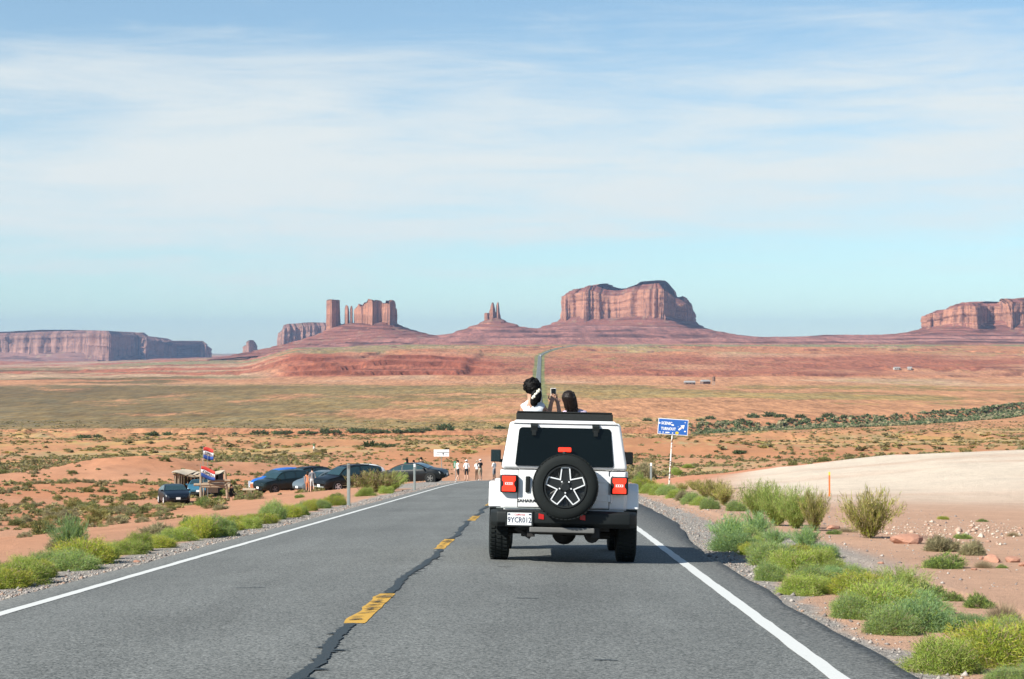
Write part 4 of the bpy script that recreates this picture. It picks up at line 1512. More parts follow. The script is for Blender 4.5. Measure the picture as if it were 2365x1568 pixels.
def cloth(name, col, var=.12):
    return pmat(name, col, .9, var=var, scale=14, bump=.25, bscale=50)


C_WHITE, C_BLACK, C_GREY = cloth('white_cotton', (.78, .78, .76)), cloth('black_cotton', (.015, .016, .018)), cloth('grey_cotton', (.17, .18, .20))
C_GREEN, C_TAN, C_BROWN = cloth('green_cotton', (.03, .16, .07)), cloth('tan_cotton', (.42, .33, .23)), cloth('brown_cotton', (.11, .065, .04))
C_PATT = pmat('white_blue_print', (.66, .70, .78), .9, var=.38, scale=28)
C_LILAC = pmat('lilac_print', (.50, .42, .55), .9, var=.45, scale=24)
C_CREAM = cloth('cream_canvas', (.72, .68, .56))
C_DENIM = cloth('blue_denim', (.09, .13, .22))
C_ORANGE = cloth('rust_cotton', (.45, .17, .08))

# joint: (x, y, z), radius ; figure 1.70 m tall, facing +y
BASE = {
    'pelvis': ((0, 0, .95), .125), 'waist': ((0, .0, 1.08), .115), 'chest': ((0, .0, 1.27), .140), 'upper': ((0, -.005, 1.38), .105), 'neck': ((0, .0, 1.455), .050),
    'jaw': ((0, .022, 1.525), .070), 'skull': ((0, .012, 1.600), .084), 'crown': ((0, .008, 1.645), .058), 'nose': ((0, .105, 1.565), .013),
    'shl': ((-.165, 0, 1.385), .058), 'ell': ((-.225, -.02, 1.11), .041), 'wrl': ((-.235, .05, .885), .030), 'hal': ((-.235, .075, .81), .030),
    'shr': ((.165, 0, 1.385), .058), 'elr': ((.225, -.02, 1.11), .041), 'wrr': ((.235, .05, .885), .030), 'har': ((.235, .075, .81), .030),
    'hil': ((-.09, 0, .88), .092), 'knl': ((-.10, .015, .50), .062), 'anl': ((-.10, -.02, .10), .044), 'tol': ((-.11, .12, .045), .040),
    'hir': ((.09, 0, .88), .092), 'knr': ((.10, .015, .50), .062), 'anr': ((.10, -.02, .10), .044), 'tor': ((.11, .12, .045), .040),
}
BONES = [('pelvis', 'waist', 'top'), ('waist', 'chest', 'top'), ('chest', 'upper', 'top'), ('upper', 'neck', 'skin'), ('neck', 'jaw', 'skin'), ('jaw', 'skull', 'skin'), ('skull', 'crown', 'skin'), ('jaw', 'nose', 'skin'),
         ('upper', 'shl', 'top'), ('shl', 'ell', 'sleeve'), ('ell', 'wrl', 'fore'), ('wrl', 'hal', 'skin'), ('upper', 'shr', 'top'), ('shr', 'elr', 'sleeve'), ('elr', 'wrr', 'fore'), ('wrr', 'har', 'skin'),
         ('pelvis', 'hil', 'bottom'), ('hil', 'knl', 'bottom'), ('knl', 'anl', 'shin'), ('anl', 'tol', 'shoe'), ('pelvis', 'hir', 'bottom'), ('hir', 'knr', 'bottom'), ('knr', 'anr', 'shin'), ('anr', 'tor', 'shoe')]


def finger_bones(J, side, hand, wrist, curl):
    """five unequal fingers from the end of the palm, thumb from its side"""
    h, w = Vector(J[hand][0]), Vector(J[wrist][0])
    d = (h - w).normalized()
    acr = d.cross(Vector((0, 0, 1)) if abs(d.z) < .9 else Vector((0, 1, 0))).normalized()
    pal = acr.cross(d).normalized()
    out = []
    for k, (o, L) in enumerate(((-.030, .058), (-.010, .070), (.011, .074), (.031, .066))):
        a = h + acr * o + d * .012
        m = a + d * L * .55 + pal * curl * .3 * L
        e = m + d * L * .45 * (1 - curl) + pal * curl * .8 * L
        out.append([a, m, e])
    a = w + d * .02 + acr * .032
    out.append([a, a + acr * .028 + d * .022, a + acr * .030 + d * .058 + pal * .012])
    return out


def person(name, label, loc, rotz, mats, pose=None, scale=1.0, hair=None, hat=None, group=None, fingers=True, bare_arms=True, roll=None):
    """mats: skin, top, bottom, shin, shoe, sleeve, fore"""
    J = {k: [Vector(v[0]), v[1]] for k, v in BASE.items()}
    for k, v in (pose or {}).items():
        J[k][0] = Vector(v[0]) if isinstance(v[0], (tuple, Vector)) else Vector(v)
        if isinstance(v[0], (tuple, Vector)) and len(v) > 1:
            J[k][1] = v[1]
    keys = list(J)
    V = [tuple(J[k][0]) for k in keys]
    E = [(keys.index(a), keys.index(b)) for a, b, _ in BONES]
    rad = [J[k][1] for k in keys]
    segs = [(Vector(J[a][0]), Vector(J[b][0]), m) for a, b, m in BONES]
    if fingers:
        for sd_, h, w in (('l', 'hal', 'wrl'), ('r', 'har', 'wrr')):
            for ch in finger_bones(J, sd_, h, w, .35):
                root = keys.index(h)
                prev = root
                for q, p in enumerate(ch):
                    V.append(tuple(p))
                    rad.append(.0095 - .001 * q)
                    E.append((prev, len(V) - 1))
                    prev = len(V) - 1
                segs.append((ch[0], ch[-1], 'skin'))
    me = bpy.data.meshes.new('body')
    me.from_pydata(V, E, [])
    ob = bpy.data.objects.new('tmp_body', me)
    COL.objects.link(ob)
    ob.modifiers.new('Skin', 'SKIN')
    for i, sv in enumerate(me.skin_vertices[0].data):
        sv.radius = (rad[i], rad[i] * (.78 if keys[i:i + 1] and keys[i] in ('pelvis', 'waist', 'chest', 'upper') else 1.0))
        sv.use_root = (i == 0)
    sub = ob.modifiers.new('Sub', 'SUBSURF')
    sub.levels = sub.render_levels = 1
    dg = bpy.context.evaluated_depsgraph_get()
    m2 = bpy.data.meshes.new_from_object(ob.evaluated_get(dg))
    bpy.data.objects.remove(ob)
    m2.name = 'body'
    slots = ['skin', 'top', 'bottom', 'shin', 'shoe', 'sleeve', 'fore']
    m2.materials.clear()
    for s in slots:
        m2.materials.append(mats.get(s) or mats['skin'])
    A = np.array([tuple(s[0]) for s in segs])
    Bv = np.array([tuple(s[1]) for s in segs])
    C = np.array([tuple(p.center) for p in m2.polygons])
    AB = Bv - A
    t = np.clip(((C[:, None, :] - A[None]) * AB[None]).sum(-1) / ((AB ** 2).sum(-1) + 1e-9)[None], 0, 1)
    dist = np.linalg.norm(C[:, None, :] - (A[None] + t[..., None] * AB[None]), axis=-1)
    near = dist.argmin(1)
    for p, k in zip(m2.polygons, near):
        p.material_index = slots.index(segs[k][2])
        p.use_smooth = True
    root = thing(name, label, 'person', loc, rotz, group)
    if roll:
        root.rotation_euler = roll
    root.scale = (scale,) * 3
    link(bpy.data.objects.new('body', m2), root)
    sk, jw = J['skull'][0], J['jaw'][0]
    if hair:
        hair(root, sk, jw, J)
    if hat:
        g = G()
        c = sk + Vector((0, -.005, .035))
        g.lathe([(0, .098), (.035, .094), (.065, .07), (.082, .03), (.085, .001)], 16, 'z', tuple(c))
        g.lathe([(0, .06), (.008, .15), (-.004, .152), (-.002, .06)], 18, 'z', tuple(c + Vector((0, .02, 0))))
        g.build('hat', hat, root, smooth=True)
    return root


def blob(g, c, rx, ry, rz_, seed, lump=.15, nu=18, nv=12):
    V, F = [], []
    for i in range(nv + 1):
        th = math.pi * i / nv
        for k in range(nu):
            ph = 2 * math.pi * k / nu
            d = Vector((math.sin(th) * math.cos(ph), math.sin(th) * math.sin(ph), math.cos(th)))
            f = 1 + lump * 2 * (float(fbm(d.x * 3 + seed, d.y * 3 + d.z * 2.3, 3, seed)) - .5)
            V.append((c[0] + d.x * rx * f, c[1] + d.y * ry * f, c[2] + d.z * rz_ * f))
    for i in range(nv):
        for k in range(nu):
            F.append((i * nu + k, (i + 1) * nu + k, (i + 1) * nu + (k + 1) % nu, i * nu + (k + 1) % nu))
    g.add(V, F)


def short_hair(mat):
    def f(root, sk, jw, J):
        g = G()
        blob(g, sk + Vector((0, -.018, .022)), .092, .098, .088, 3, .10)
        g.build('hair', mat, root, smooth=True)
    return f


def long_hair(mat, length=.22):
    def f(root, sk, jw, J):
        g = G()
        blob(g, sk + Vector((0, -.02, .02)), .096, .102, .092, 4, .10)
        blob(g, sk + Vector((0, -.075, -.5 * length + .02)), .082, .050, .5 * length + .05, 6, .16)
        g.build('hair', mat, root, smooth=True)
    return f


def jeep_local(px, py, yl):
    """world point over the vehicle at local depth yl, in the vehicle's own axes"""
    bpy.context.view_layer.update()
    p = at(px, py, JY + yl)
    return jeep.matrix_world.inverted() @ p


# the pair standing up through the open roof
yl = 1.02
PL = dict(hd=jeep_local(1229, 898, yl), sh=jeep_local(1232, 941, yl))


def stand_in_jeep(name, label, px, py_head, yl, mats, pose, hair, facing=0.0, lean=0.0):
    """figure placed so that its skull sits at the picture point"""
    h = at(px, py_head, JY + yl)
    root = person(name, label, (h.x, h.y, h.z - 1.61), facing, mats, pose=pose, hair=hair, fingers=True)
    return root


def curly(root, sk, jw, J):
    g = G()
    c = sk + Vector((-.005, -.02, .03))
    blob(g, c, .114, .112, .112, 9, .20, 26, 18)
    rj = random.Random(3)
    for k in range(90):
        a, b = rj.uniform(0, 6.28), rj.uniform(-.5, 1.0)
        d = Vector((math.cos(a) * math.sqrt(max(0, 1 - b * b)), math.sin(a) * math.sqrt(max(0, 1 - b * b)) , b))
        if d.y > .55 and d.z < .3:
            continue
        p = c + Vector((d.x * .106, d.y * .106, d.z * .106))
        blob(g, p, rj.uniform(.016, .030), rj.uniform(.016, .03), rj.uniform(.016, .03), k, .3, 7, 5)
    # gathered tail at the nape, over the right shoulder blade
    blob(g, sk + Vector((.055, -.10, -.10)), .075, .055, .10, 12, .22, 18, 12)
    blob(g, sk + Vector((.025, -.075, -.17)), .055, .045, .085, 14, .25, 14, 10)
    ho = g.build('hair', HAIR_BK, root, smooth=True)
    g = G()
    base = sk + Vector((.05, -.150, -.075))
    for k in range(9):
        t = (k - 4) / 4
        blob(g, base + Vector((.045 * t, .012 * abs(t), .055 * t + .008 * math.sin(k * 2.4))), .018, .014, .020, 30 + k, .25, 8, 6)
    g.build('hair_tie', C_CREAM, ho, smooth=True)


def sleek(root, sk, jw, J):
    g = G()
    blob(g, sk + Vector((0, -.02, .015)), .100, .108, .104, 5, .06, 24, 16)
    blob(g, sk + Vector((.035, -.05, -.09)), .085, .070, .15, 7, .10, 20, 14)
    blob(g, sk + Vector((.075, -.035, -.17)), .060, .055, .10, 8, .14, 16, 10)
    g.build('hair', HAIR_BR, root, smooth=True)
    g = G()
    rj = random.Random(8)
    for k in range(70):
        x = rj.uniform(-.09, .10)
        y = -.02 - math.sqrt(max(.0001, .0112 - x * x)) * .98
        p0 = sk + Vector((x * .7, y * .6, .10))
        p1 = sk + Vector((x, y, .02))
        p2 = sk + Vector((x + .03, y - .012, -.10 - .08 * rj.random()))
        g.tube([p0, p1, p2], [.004, .006, .002], 4, cap=False)
    g.build('hair_strands', HAIR_BR, root)


# she looks left and down the road; her right arm reaches towards the phone
phone_c = at(1277.5, 909, JY + 1.30)
hl = at(1229, 897, JY + yl)
ol = Vector((hl.x, hl.y, hl.z - 1.60))
rel = lambda px, py, y_: tuple(at(px, py, JY + y_) - ol)
pose_l = {'shr': (rel(1252, 938, 1.02), .056), 'elr': (rel(1266, 962, 1.16), .042), 'wrr': (rel(1273, 928, 1.25), .030), 'har': (rel(1276, 920, 1.262), .026),
          'shl': (rel(1208, 940, 1.03), .058), 'ell': (rel(1203, 985, 1.06), .044), 'wrl': (rel(1212, 1010, 1.30), .03), 'hal': (rel(1216, 1012, 1.38), .03),
          'neck': (rel(1228, 925, 1.02), .050), 'upper': (rel(1231, 941, 1.02), .11), 'chest': (rel(1231, 962, 1.02), .145),
          'nose': (tuple(Vector((-.085, .07, 1.565))), .013)}
person('person', 'person with big black curly hair and pale scrunchie standing through open car roof', tuple(ol), 0,
       dict(skin=SKIN_A, top=C_PATT, bottom=C_DENIM, shin=C_DENIM, shoe=C_WHITE, sleeve=SKIN_A, fore=SKIN_A), pose=pose_l, hair=curly, group='people standing in the open roof')
hr_ = at(1313, 921, JY + yl)
orr = Vector((hr_.x, hr_.y, hr_.z - 1.60))
rel2 = lambda px, py, y_: tuple(at(px, py, JY + y_) - orr)
pose_r = {'shl': (rel2(1302, 957, 1.02), .055), 'ell': (rel2(1294, 968, 1.14), .040), 'wrl': (rel2(1288, 932, 1.26), .028), 'hal': (rel2(1284, 922, 1.285), .026),
          'shr': (rel2(1349, 955, 1.02), .058), 'elr': (rel2(1356, 990, 1.06), .044), 'wrr': (rel2(1345, 1010, 1.28), .03), 'har': (rel2(1340, 1012, 1.36), .03),
          'neck': (rel2(1320, 944, 1.02), .050), 'upper': (rel2(1326, 958, 1.02), .11), 'chest': (rel2(1326, 980, 1.02), .140)}
person('person', 'person with long sleek dark hair leaning towards raised phone in open car roof', tuple(orr), 0,
       dict(skin=SKIN_A, top=C_LILAC, bottom=C_BLACK, shin=C_BLACK, shoe=C_WHITE, sleeve=C_LILAC, fore=SKIN_A), pose=pose_r, hair=sleek, group='people standing in the open roof')
ph_ = thing('phone', 'phone in pale case held upright above the car roof', 'phone', tuple(phone_c))
G().box((0, 0, 0), (.078, .010, .158)).build('case', pmat('pale_phone_case', (.72, .70, .66), .5), ph_, bevel=.006)
G().box((0, -.0065, 0), (.066, .003, .144)).build('screen', pmat('dark_phone_screen', (.006, .010, .014), .12), ph_, bevel=.001)


# people at the turnout
def on_ground(px, Y):
    x = at(px, 1000, Y).x
    z = gz(x, Y)
    if pave_l(Y) < x < pave_r(Y):
        z = rz(x, Y)
    return (x, Y, z)


WALK = {'knl': ((-.10, .13, .50), .060), 'anl': ((-.10, .20, .11), .044), 'tol': ((-.11, .34, .06), .04), 'knr': ((.10, -.02, .49), .060), 'anr': ((.10, -.26, .16), .044), 'tor': ((.11, -.16, .05), .04),
        'wrr': ((.235, .16, .92), .03), 'har': ((.235, .22, .87), .03), 'wrl': ((-.235, -.14, .92), .03), 'hal': ((-.235, -.18, .86), .03)}
CAMARM = {'elr': ((.24, .12, 1.18), .041), 'wrr': ((.14, .28, 1.36), .03), 'har': ((.10, .31, 1.43), .03), 'ell': ((-.24, .12, 1.18), .041), 'wrl': ((-.14, .28, 1.36), .03), 'hal': ((-.10, .31, 1.43), .03)}
FOLD = {'elr': ((.25, .02, 1.13), .041), 'wrr': ((.05, .19, 1.14), .03), 'har': ((-.02, .20, 1.16), .03), 'ell': ((-.25, .02, 1.13), .041), 'wrl': ((-.05, .19, 1.18), .03), 'hal': ((.02, .20, 1.20), .03)}
GP = 'visitors at the roadside pull-out'


def cast(skin, top, bottom, shin=None, shoe=None, sleeve=None, fore=None):
    return dict(skin=skin, top=top, bottom=bottom, shin=shin or skin, shoe=shoe or C_WHITE, sleeve=sleeve or top, fore=fore or skin)


person('person', 'person in white top and black shorts striding beside the road with green sign behind', on_ground(1057, 147), -.9, cast(SKIN_B, C_WHITE, C_BLACK, sleeve=SKIN_B), WALK, 1.0, short_hair(HAIR_BK), group=GP)
person('person', 'person in white tee, black shorts and white cap standing on road shoulder', on_ground(1077, 147), .15, cast(SKIN_B, C_WHITE, C_BLACK, shoe=C_BLACK), None, 1.0, short_hair(HAIR_BR), hat=C_WHITE, group=GP)
person('person', 'person in white tee and dark trousers, rear one of the close pair by road edge', on_ground(1101, 149), -.5, cast(SKIN_A, C_WHITE, C_BROWN, shin=C_BROWN), FOLD, .98, short_hair(HAIR_BR), hat=C_TAN, group=GP)
person('person', 'person in black top and white hat raising a camera by the road edge', on_ground(1109, 147), .6, cast(SKIN_B, C_BLACK, C_TAN, sleeve=C_BLACK), CAMARM, 1.02, short_hair(HAIR_BK), hat=C_WHITE, group=GP)
person('person', 'person in pale clothes half hidden behind the left mirror of the white car', on_ground(1141, 150), .9, cast(SKIN_A, C_WHITE, C_GREY, sleeve=C_WHITE), FOLD, 1.0, short_hair(HAIR_BR), hat=C_WHITE, group=GP)
person('person', 'person in grey tee and pale shorts standing before the parked cars, back turned', on_ground(721, 127.5), .1, cast(SKIN_B, C_GREY, cloth('pale_grey_shorts', (.42, .42, .42))), None, 1.04, short_hair(HAIR_BK), group=GP)
person('person', 'person in rust coloured sleeveless dress beside the one in grey tee', on_ground(710.5, 127.8), -.2, cast(SKIN_A, C_ORANGE, C_ORANGE, sleeve=SKIN_A), None, .95, long_hair(HAIR_BR), group=GP)
person('person', 'lone person in green shirt and white shorts out on the scrub beyond the cars', on_ground(725, 322), .3, cast(SKIN_A, C_GREEN, C_WHITE, shin=C_BLACK), None, 1.0, short_hair(HAIR_BK), group=GP)
person('person', 'person in green top whose head and shoulders show over the black sedan', on_ground(939, 133), .5, cast(SKIN_A, C_GREEN, C_BLACK), None, 1.06, long_hair(HAIR_BK), group=GP)
person('person', 'person in pale top bending behind the middle of the black sedan roof', on_ground(955, 135), -.5, cast(SKIN_B, C_TAN, C_BLACK), None, .98, short_hair(HAIR_BK), group=GP)
person('person', 'dark haired person standing behind black sedan just above its rear window pillar', on_ground(972, 134), .2, cast(SKIN_A, C_BROWN, C_BLACK), None, 1.09, short_hair(HAIR_BR), group=GP)
SIT = {'pelvis': ((0, 0, .48), .13), 'waist': ((0, .02, .62), .125), 'chest': ((0, .05, .80), .15), 'upper': ((0, .06, .92), .11), 'neck': ((0, .07, 1.0), .05), 'jaw': ((0, .10, 1.06), .07), 'skull': ((0, .09, 1.14), .085), 'crown': ((0, .08, 1.18), .06), 'nose': ((0, .19, 1.10), .013),
       'shl': ((-.17, .06, .92), .06), 'ell': ((-.24, .14, .68), .042), 'wrl': ((-.16, .34, .58), .03), 'hal': ((-.13, .40, .58), .03), 'shr': ((.17, .06, .92), .06), 'elr': ((.24, .14, .68), .042), 'wrr': ((.16, .34, .58), .03), 'har': ((.13, .40, .58), .03),
       'hil': ((-.10, .06, .46), .095), 'knl': ((-.14, .45, .50), .065), 'anl': ((-.14, .48, .10), .045), 'tol': ((-.14, .62, .045), .04), 'hir': ((.10, .06, .46), .095), 'knr': ((.14, .45, .50), .065), 'anr': ((.14, .48, .10), .045), 'tor': ((.14, .62, .045), .04)}
p = person('person', 'person in black clothes sitting low on a stool beside the leaning fence post', on_ground(532, 131), -1.9, cast(SKIN_A, C_BLACK, C_BLACK, shin=C_BLACK, shoe=C_BLACK, sleeve=C_BLACK, fore=C_BLACK), SIT, 1.0, long_hair(HAIR_BK, .16), group=GP)
st = thing('stool', 'low dark stool under the seated person', 'stool', on_ground(532, 131))
G().lathe([(.38, .001), (.38, .17), (.345, .17), (.345, .001)], 14, 'z').build('seat', C_BLACK, st)
for k in range(3):
    a = 2.1 * k
    G().tube([(.10 * math.cos(a), .10 * math.sin(a), .35), (.17 * math.cos(a), .17 * math.sin(a), -.02)], .014, 6).build('leg', M_BLACK, st)


# ------------------------------------------------------------------ parked cars
def paint(name, col):
    return pmat(name, col, .42, var=.08, scale=2, coat=.22, spec=.3)


SEDAN = dict(L=4.75, W=1.84, H=1.45, wb=2.78, r=.335,
             st=[(-2.37, .62, .80, .80, .74), (-2.30, .36, .92, .93, .82), (-1.95, .22, 1.00, 1.03, .90), (-1.62, .20, 1.01, 1.06, .92), (-.95, .18, 1.00, 1.37, .94), (-.35, .17, .98, 1.45, .95), (.25, .17, .97, 1.43, .95),
                 (.72, .17, .96, 1.30, .95), (1.30, .18, .95, 1.00, .94), (1.75, .20, .90, .93, .92), (2.15, .24, .80, .82, .84), (2.34, .34, .66, .67, .70), (2.38, .45, .55, .56, .60)],
             cab=(3, 8), glass_pillars=(.0,))
SUV = dict(L=4.75, W=1.90, H=1.70, wb=2.80, r=.365,
           st=[(-2.36, .68, 1.02, 1.05, .80), (-2.31, .40, 1.08, 1.20, .86), (-2.18, .30, 1.09, 1.38, .90), (-1.75, .25, 1.08, 1.60, .94), (-1.05, .24, 1.06, 1.69, .95), (-.30, .23, 1.05, 1.70, .95), (.30, .23, 1.04, 1.66, .95),
               (.78, .23, 1.03, 1.48, .95), (1.28, .24, 1.02, 1.09, .95), (1.75, .26, 1.00, 1.04, .93), (2.15, .30, .92, .95, .88), (2.33, .40, .78, .80, .78), (2.38, .52, .62, .63, .66)],
           cab=(2, 8), glass_pillars=(.0,))


def ring_pts(y, zb, zbelt, zroof, w):
    """half section, bottom centre to top centre"""
    gh = zroof - zbelt
    wr = w * (1 - .30 * min(1, gh / .5))
    return [(0, y, zb), (w * .80, y, zb), (w * .96, y, zb + .10), (w, y, zb + (zbelt - zb) * .5), (w * .985, y, zbelt - .06), (w * .955, y, zbelt),
            (w * .955 + (wr - w * .955) * .5, y, zbelt + gh * .48), (wr, y, zroof - min(.05, gh * .4)), (wr * .86, y, zroof - min(.012, gh * .1)), (0, y, zroof + .012)]


def car(label, spec, mat, loc, heading, rim_mat=None, group='cars parked at the pull-out', pitch=0.0, glass=None, front_plate=True, lamps_white=True, roof_rails=False, bumper_bright=False):
    """heading: the way the bonnet points, as an angle from +y towards -x"""
    root = thing('parked_car', label, 'car', loc, heading, group)
    root.rotation_euler = (pitch, 0, heading)
    W2 = spec['W'] / 2
    st_ = spec['st']
    # body loft
    ys_ = [s[0] for s in st_]
    n_fine = 44
    yf = np.interp(np.linspace(0, len(st_) - 1, n_fine), range(len(st_)), ys_)
    def smoothed(i):
        a = np.array([s[i] for s in st_])
        t = np.linspace(0, len(st_) - 1, n_fine)
        v = np.interp(t, range(len(st_)), a)
        return np.convolve(np.r_[v[0], v, v[-1]], [.25, .5, .25], 'valid')
    zb, zl, zr, ww = smoothed(1), smoothed(2), smoothed(3), smoothed(4) * 1.0
    V, F = [], []
    m = 10
    for i in range(n_fine):
        h = ring_pts(yf[i], zb[i], zl[i], zr[i], ww[i] / .95 * W2)
        full = h + [(-x, y, z) for x, y, z in h[-2:0:-1]]
        V += full
    k = 2 * m - 2
    for i in range(n_fine - 1):
        for j in range(k):
            F.append((i * k + j, i * k + (j + 1) % k, (i + 1) * k + (j + 1) % k, (i + 1) * k + j))
    F += [tuple(range(k - 1, -1, -1)), tuple((n_fine - 1) * k + j for j in range(k))]
    G().add(V, F).build('body', mat, root, smooth=35)
    glass = glass or M_GLASS

    def sec(y):
        z_b, z_l, z_r, w_ = (float(np.interp(y, yf, a)) for a in (zb, zl, zr, ww))
        return ring_pts(y, z_b, z_l, z_r, w_ / .95 * W2)
    c0, c1 = spec['cab']
    y0, y1 = st_[c0][0], st_[c1][0]
    # side glass in panes
    tops = [(y, sec(y)) for y in np.linspace(y0 + .12, y1 - .10, 25)]
    cuts = [y0 + .20, -.62, -.55, .38, .45, y1 - .22]
    for s in (-1, 1):
        for a, b in ((cuts[0], cuts[1]), (cuts[2], cuts[3]), (cuts[4], cuts[5])):
            P, Fq = [], []
            for q, y in enumerate(np.linspace(a, b, 8)):
                h = sec(y)
                lo, md, hi = Vector(h[5]), Vector(h[6]), Vector(h[7])
                if hi.z - lo.z < .08:
                    hi.z = lo.z + .08
                e = Vector((.012, 0, 0))
                pts = [lo.lerp(md, .16) + e, md + e, md.lerp(hi, .86) + e]
                P += [(s * p.x, p.y, p.z) for p in pts]
                if q:
                    o_ = 3 * q
                    Fq += [(o_ - 3, o_, o_ + 1, o_ - 2), (o_ - 2, o_ + 1, o_ + 2, o_ - 1)]
            G().add(P, Fq).build('side_window', glass, root, smooth=True)
    # windscreen and rear glass follow the slope of the roof line
    for nm, ya, yb in (('windscreen', st_[c1][0] - .06, st_[c1 - 2][0] + .10), ('rear_window', st_[c0][0] + .10, st_[c0 + 1][0] + .22 if spec is SEDAN else st_[c0 + 1][0] - .02)):
        P, Fq = [], []
        nn = 8
        for q, y in enumerate(np.linspace(ya, yb, nn)):
            h = sec(y)
            wr = h[7][0] * .90
            for xx in (-1, -.6, 0, .6, 1):
                P.append((xx * wr, y + (.012 if nm == 'windscreen' else -.012), h[8][2] + .012 + .012 * (1 - xx * xx)))
            if q:
                o_ = 5 * q
                Fq += [(o_ - 5 + t, o_ - 4 + t, o_ + 1 + t, o_ + t) for t in range(4)]
        G().add(P, Fq).build(nm, glass, root, smooth=True)
    # wheels
    hw = spec['wb'] / 2
    for yc in (-hw, hw):
        for s in (-1, 1):
            wh = bpy.data.objects.new('wheel', None)
            link(wh, root)
            wh.location = (s * (W2 - .10), yc + .03, spec['r'])
            g = G()
            tyre_geo(g, (0, 0, 0), spec['r'], .215, spec['r'] * .66, 24, 'x', tread=False)
            g.build('tyre', M_RUBBER, wh, smooth=True)
            g = G()
            R = spec['r'] * .67
            g.lathe([(s * .02, R * .98), (s * .10, R), (s * .105, R * .90), (s * .06, R * .84), (s * .05, .001)], 22, 'x')
            g.build('rim_barrel', M_BLACK, wh)
            g = G()
            for q in range(5):
                t = 2 * math.pi * q / 5
                u, v = Vector((0, math.cos(t), math.sin(t))), Vector((0, -math.sin(t), math.cos(t)))
                X = Vector((s, 0, 0))
                g.hexa([X * .085 - v * .05, X * .085 + v * .05, X * .10 + u * R * .93 + v * .035, X * .10 + u * R * .93 - v * .035,
                        X * .105 - v * .045, X * .105 + v * .045, X * .112 + u * R * .93 + v * .03, X * .112 + u * R * .93 - v * .03])
            g.lathe([(s * .098, R * .90), (s * .112, R * .93), (s * .112, R), (s * .098, R)], 22, 'x')
            g.build('rim', rim_mat or M_SILVER, wh)
            g = G().lathe([(s * (-.12), spec['r'] * 1.14), (s * .108, spec['r'] * 1.16), (s * .109, spec['r'] * .9), (s * .0, spec['r'] * .9)], 24, 'x', (s * (W2 - .112), yc + .03, spec['r'] * 1.03))
            g.build('wheel_arch', M_BLACK, root)
    yF, yB = st_[-1][0], st_[0][0]
    zF = st_[-3][2]
    for s in (-1, 1):
        g = G().hexa([(s * .42, yF - .02, zF - .25), (s * .80, yF - .22, zF - .23), (s * .70, yF - .42, zF - .20), (s * .40, yF - .16, zF - .22),
                      (s * .42, yF - .06, zF - .10), (s * .86, yF - .28, zF - .06), (s * .74, yF - .46, zF - .07), (s * .40, yF - .18, zF - .09)])
        g.build('headlight', pmat('headlamp_glass', (.62, .66, .66), .12, var=.1, spec=.8), root, bevel=.012)
        zt = st_[1][2]
        g = G().hexa([(s * .44, yB - .004, zt - .24), (s * .80, yB + .16, zt - .24), (s * .76, yB + .22, zt - .24), (s * .40, yB + .08, zt - .24),
                      (s * .44, yB - .002, zt - .09), (s * .83, yB + .17, zt - .08), (s * .79, yB + .24, zt - .08), (s * .40, yB + .08, zt - .09)])
        g.build('tail_light', M_RED, root, bevel=.01)
        h = sec(st_[c1][0] - .30)
        G().box((s * (h[5][0] + .09), st_[c1][0] - .28, h[5][2] + .07), (.20, .10, .13)).build('door_mirror', mat, root, bevel=.03)
        g = G()
        for yy in (-.40, .55):
            h = sec(yy)
            g.box((s * (h[4][0] + .006), yy, h[4][2] - .08), (.02, .16, .025))
        g.build('door_handle', mat, root)
        if roof_rails:
            g = G()
            g.tube([(s * .56, -1.5, sec(-1.5)[8][2] + .03), (s * .56, -.5, sec(-.5)[8][2] + .06), (s * .56, .4, sec(.4)[8][2] + .04)], .018, 6)
            g.build('roof_rail', M_BLACK, root)
    G().hexa([(-.42, yF - .06, zF - .34), (.42, yF - .06, zF - .34), (.42, yF - .14, zF - .34), (-.42, yF - .14, zF - .34), (-.40, yF - .10, zF - .12), (.40, yF - .10, zF - .12), (.40, yF - .16, zF - .12), (-.40, yF - .16, zF - .12)]).build('grille', M_BLACK, root, bevel=.01)
    g = G().box((0, yF - .01, .40), (1.15, .10, .10))
    g.build('lower_grille', M_STEEL if bumper_bright else M_BLACKPL, root, bevel=.02)
    if front_plate:
        G().box((0, yF + .035, .50), (.31, .012, .155)).build('licence_plate', M_PLATE, root)
    G().box((0, yB - .012, .72), (.31, .012, .155)).build('rear_plate', M_PLATE, root)
    return root


def H(dx, dy):
    """heading angle for a bonnet pointing along (dx, dy)"""
    return math.atan2(-dx, dy)


def slope_at(x, y, h):
    d = Vector((-math.sin(h), math.cos(h)))
    return math.atan((gz(x + d.x * 1.4, y + d.y * 1.4) - gz(x - d.x * 1.4, y - d.y * 1.4)) / 2.8)


def park(label, spec, mat, px, Y, head, **kw):
    x, y, z = on_ground(px, Y)
    h = H(*head)
    d = Vector((-math.sin(h), math.cos(h)))
    z = (gz(x + d.x * 1.4, y + d.y * 1.4) + gz(x - d.x * 1.4, y - d.y * 1.4)) / 2
    return car(label, spec, mat, (x, y, z - .015), h, pitch=slope_at(x, y, h), **kw)


P_NAVY, P_BLACK, P_DKGREEN = paint('navy_car_paint', (.004, .008, .016)), paint('black_car_paint', (.003, .005, .006)), paint('dark_green_car_paint', (.005, .013, .013))
P_BLUE, P_TEAL, P_SILV = paint('bright_blue_car_paint', (.015, .11, .42)), paint('teal_blue_car_paint', (.035, .13, .20)), paint('silver_car_paint', (.10, .13, .15))
P_WHITE = paint('plain_white_car_paint', (.78, .79, .78))

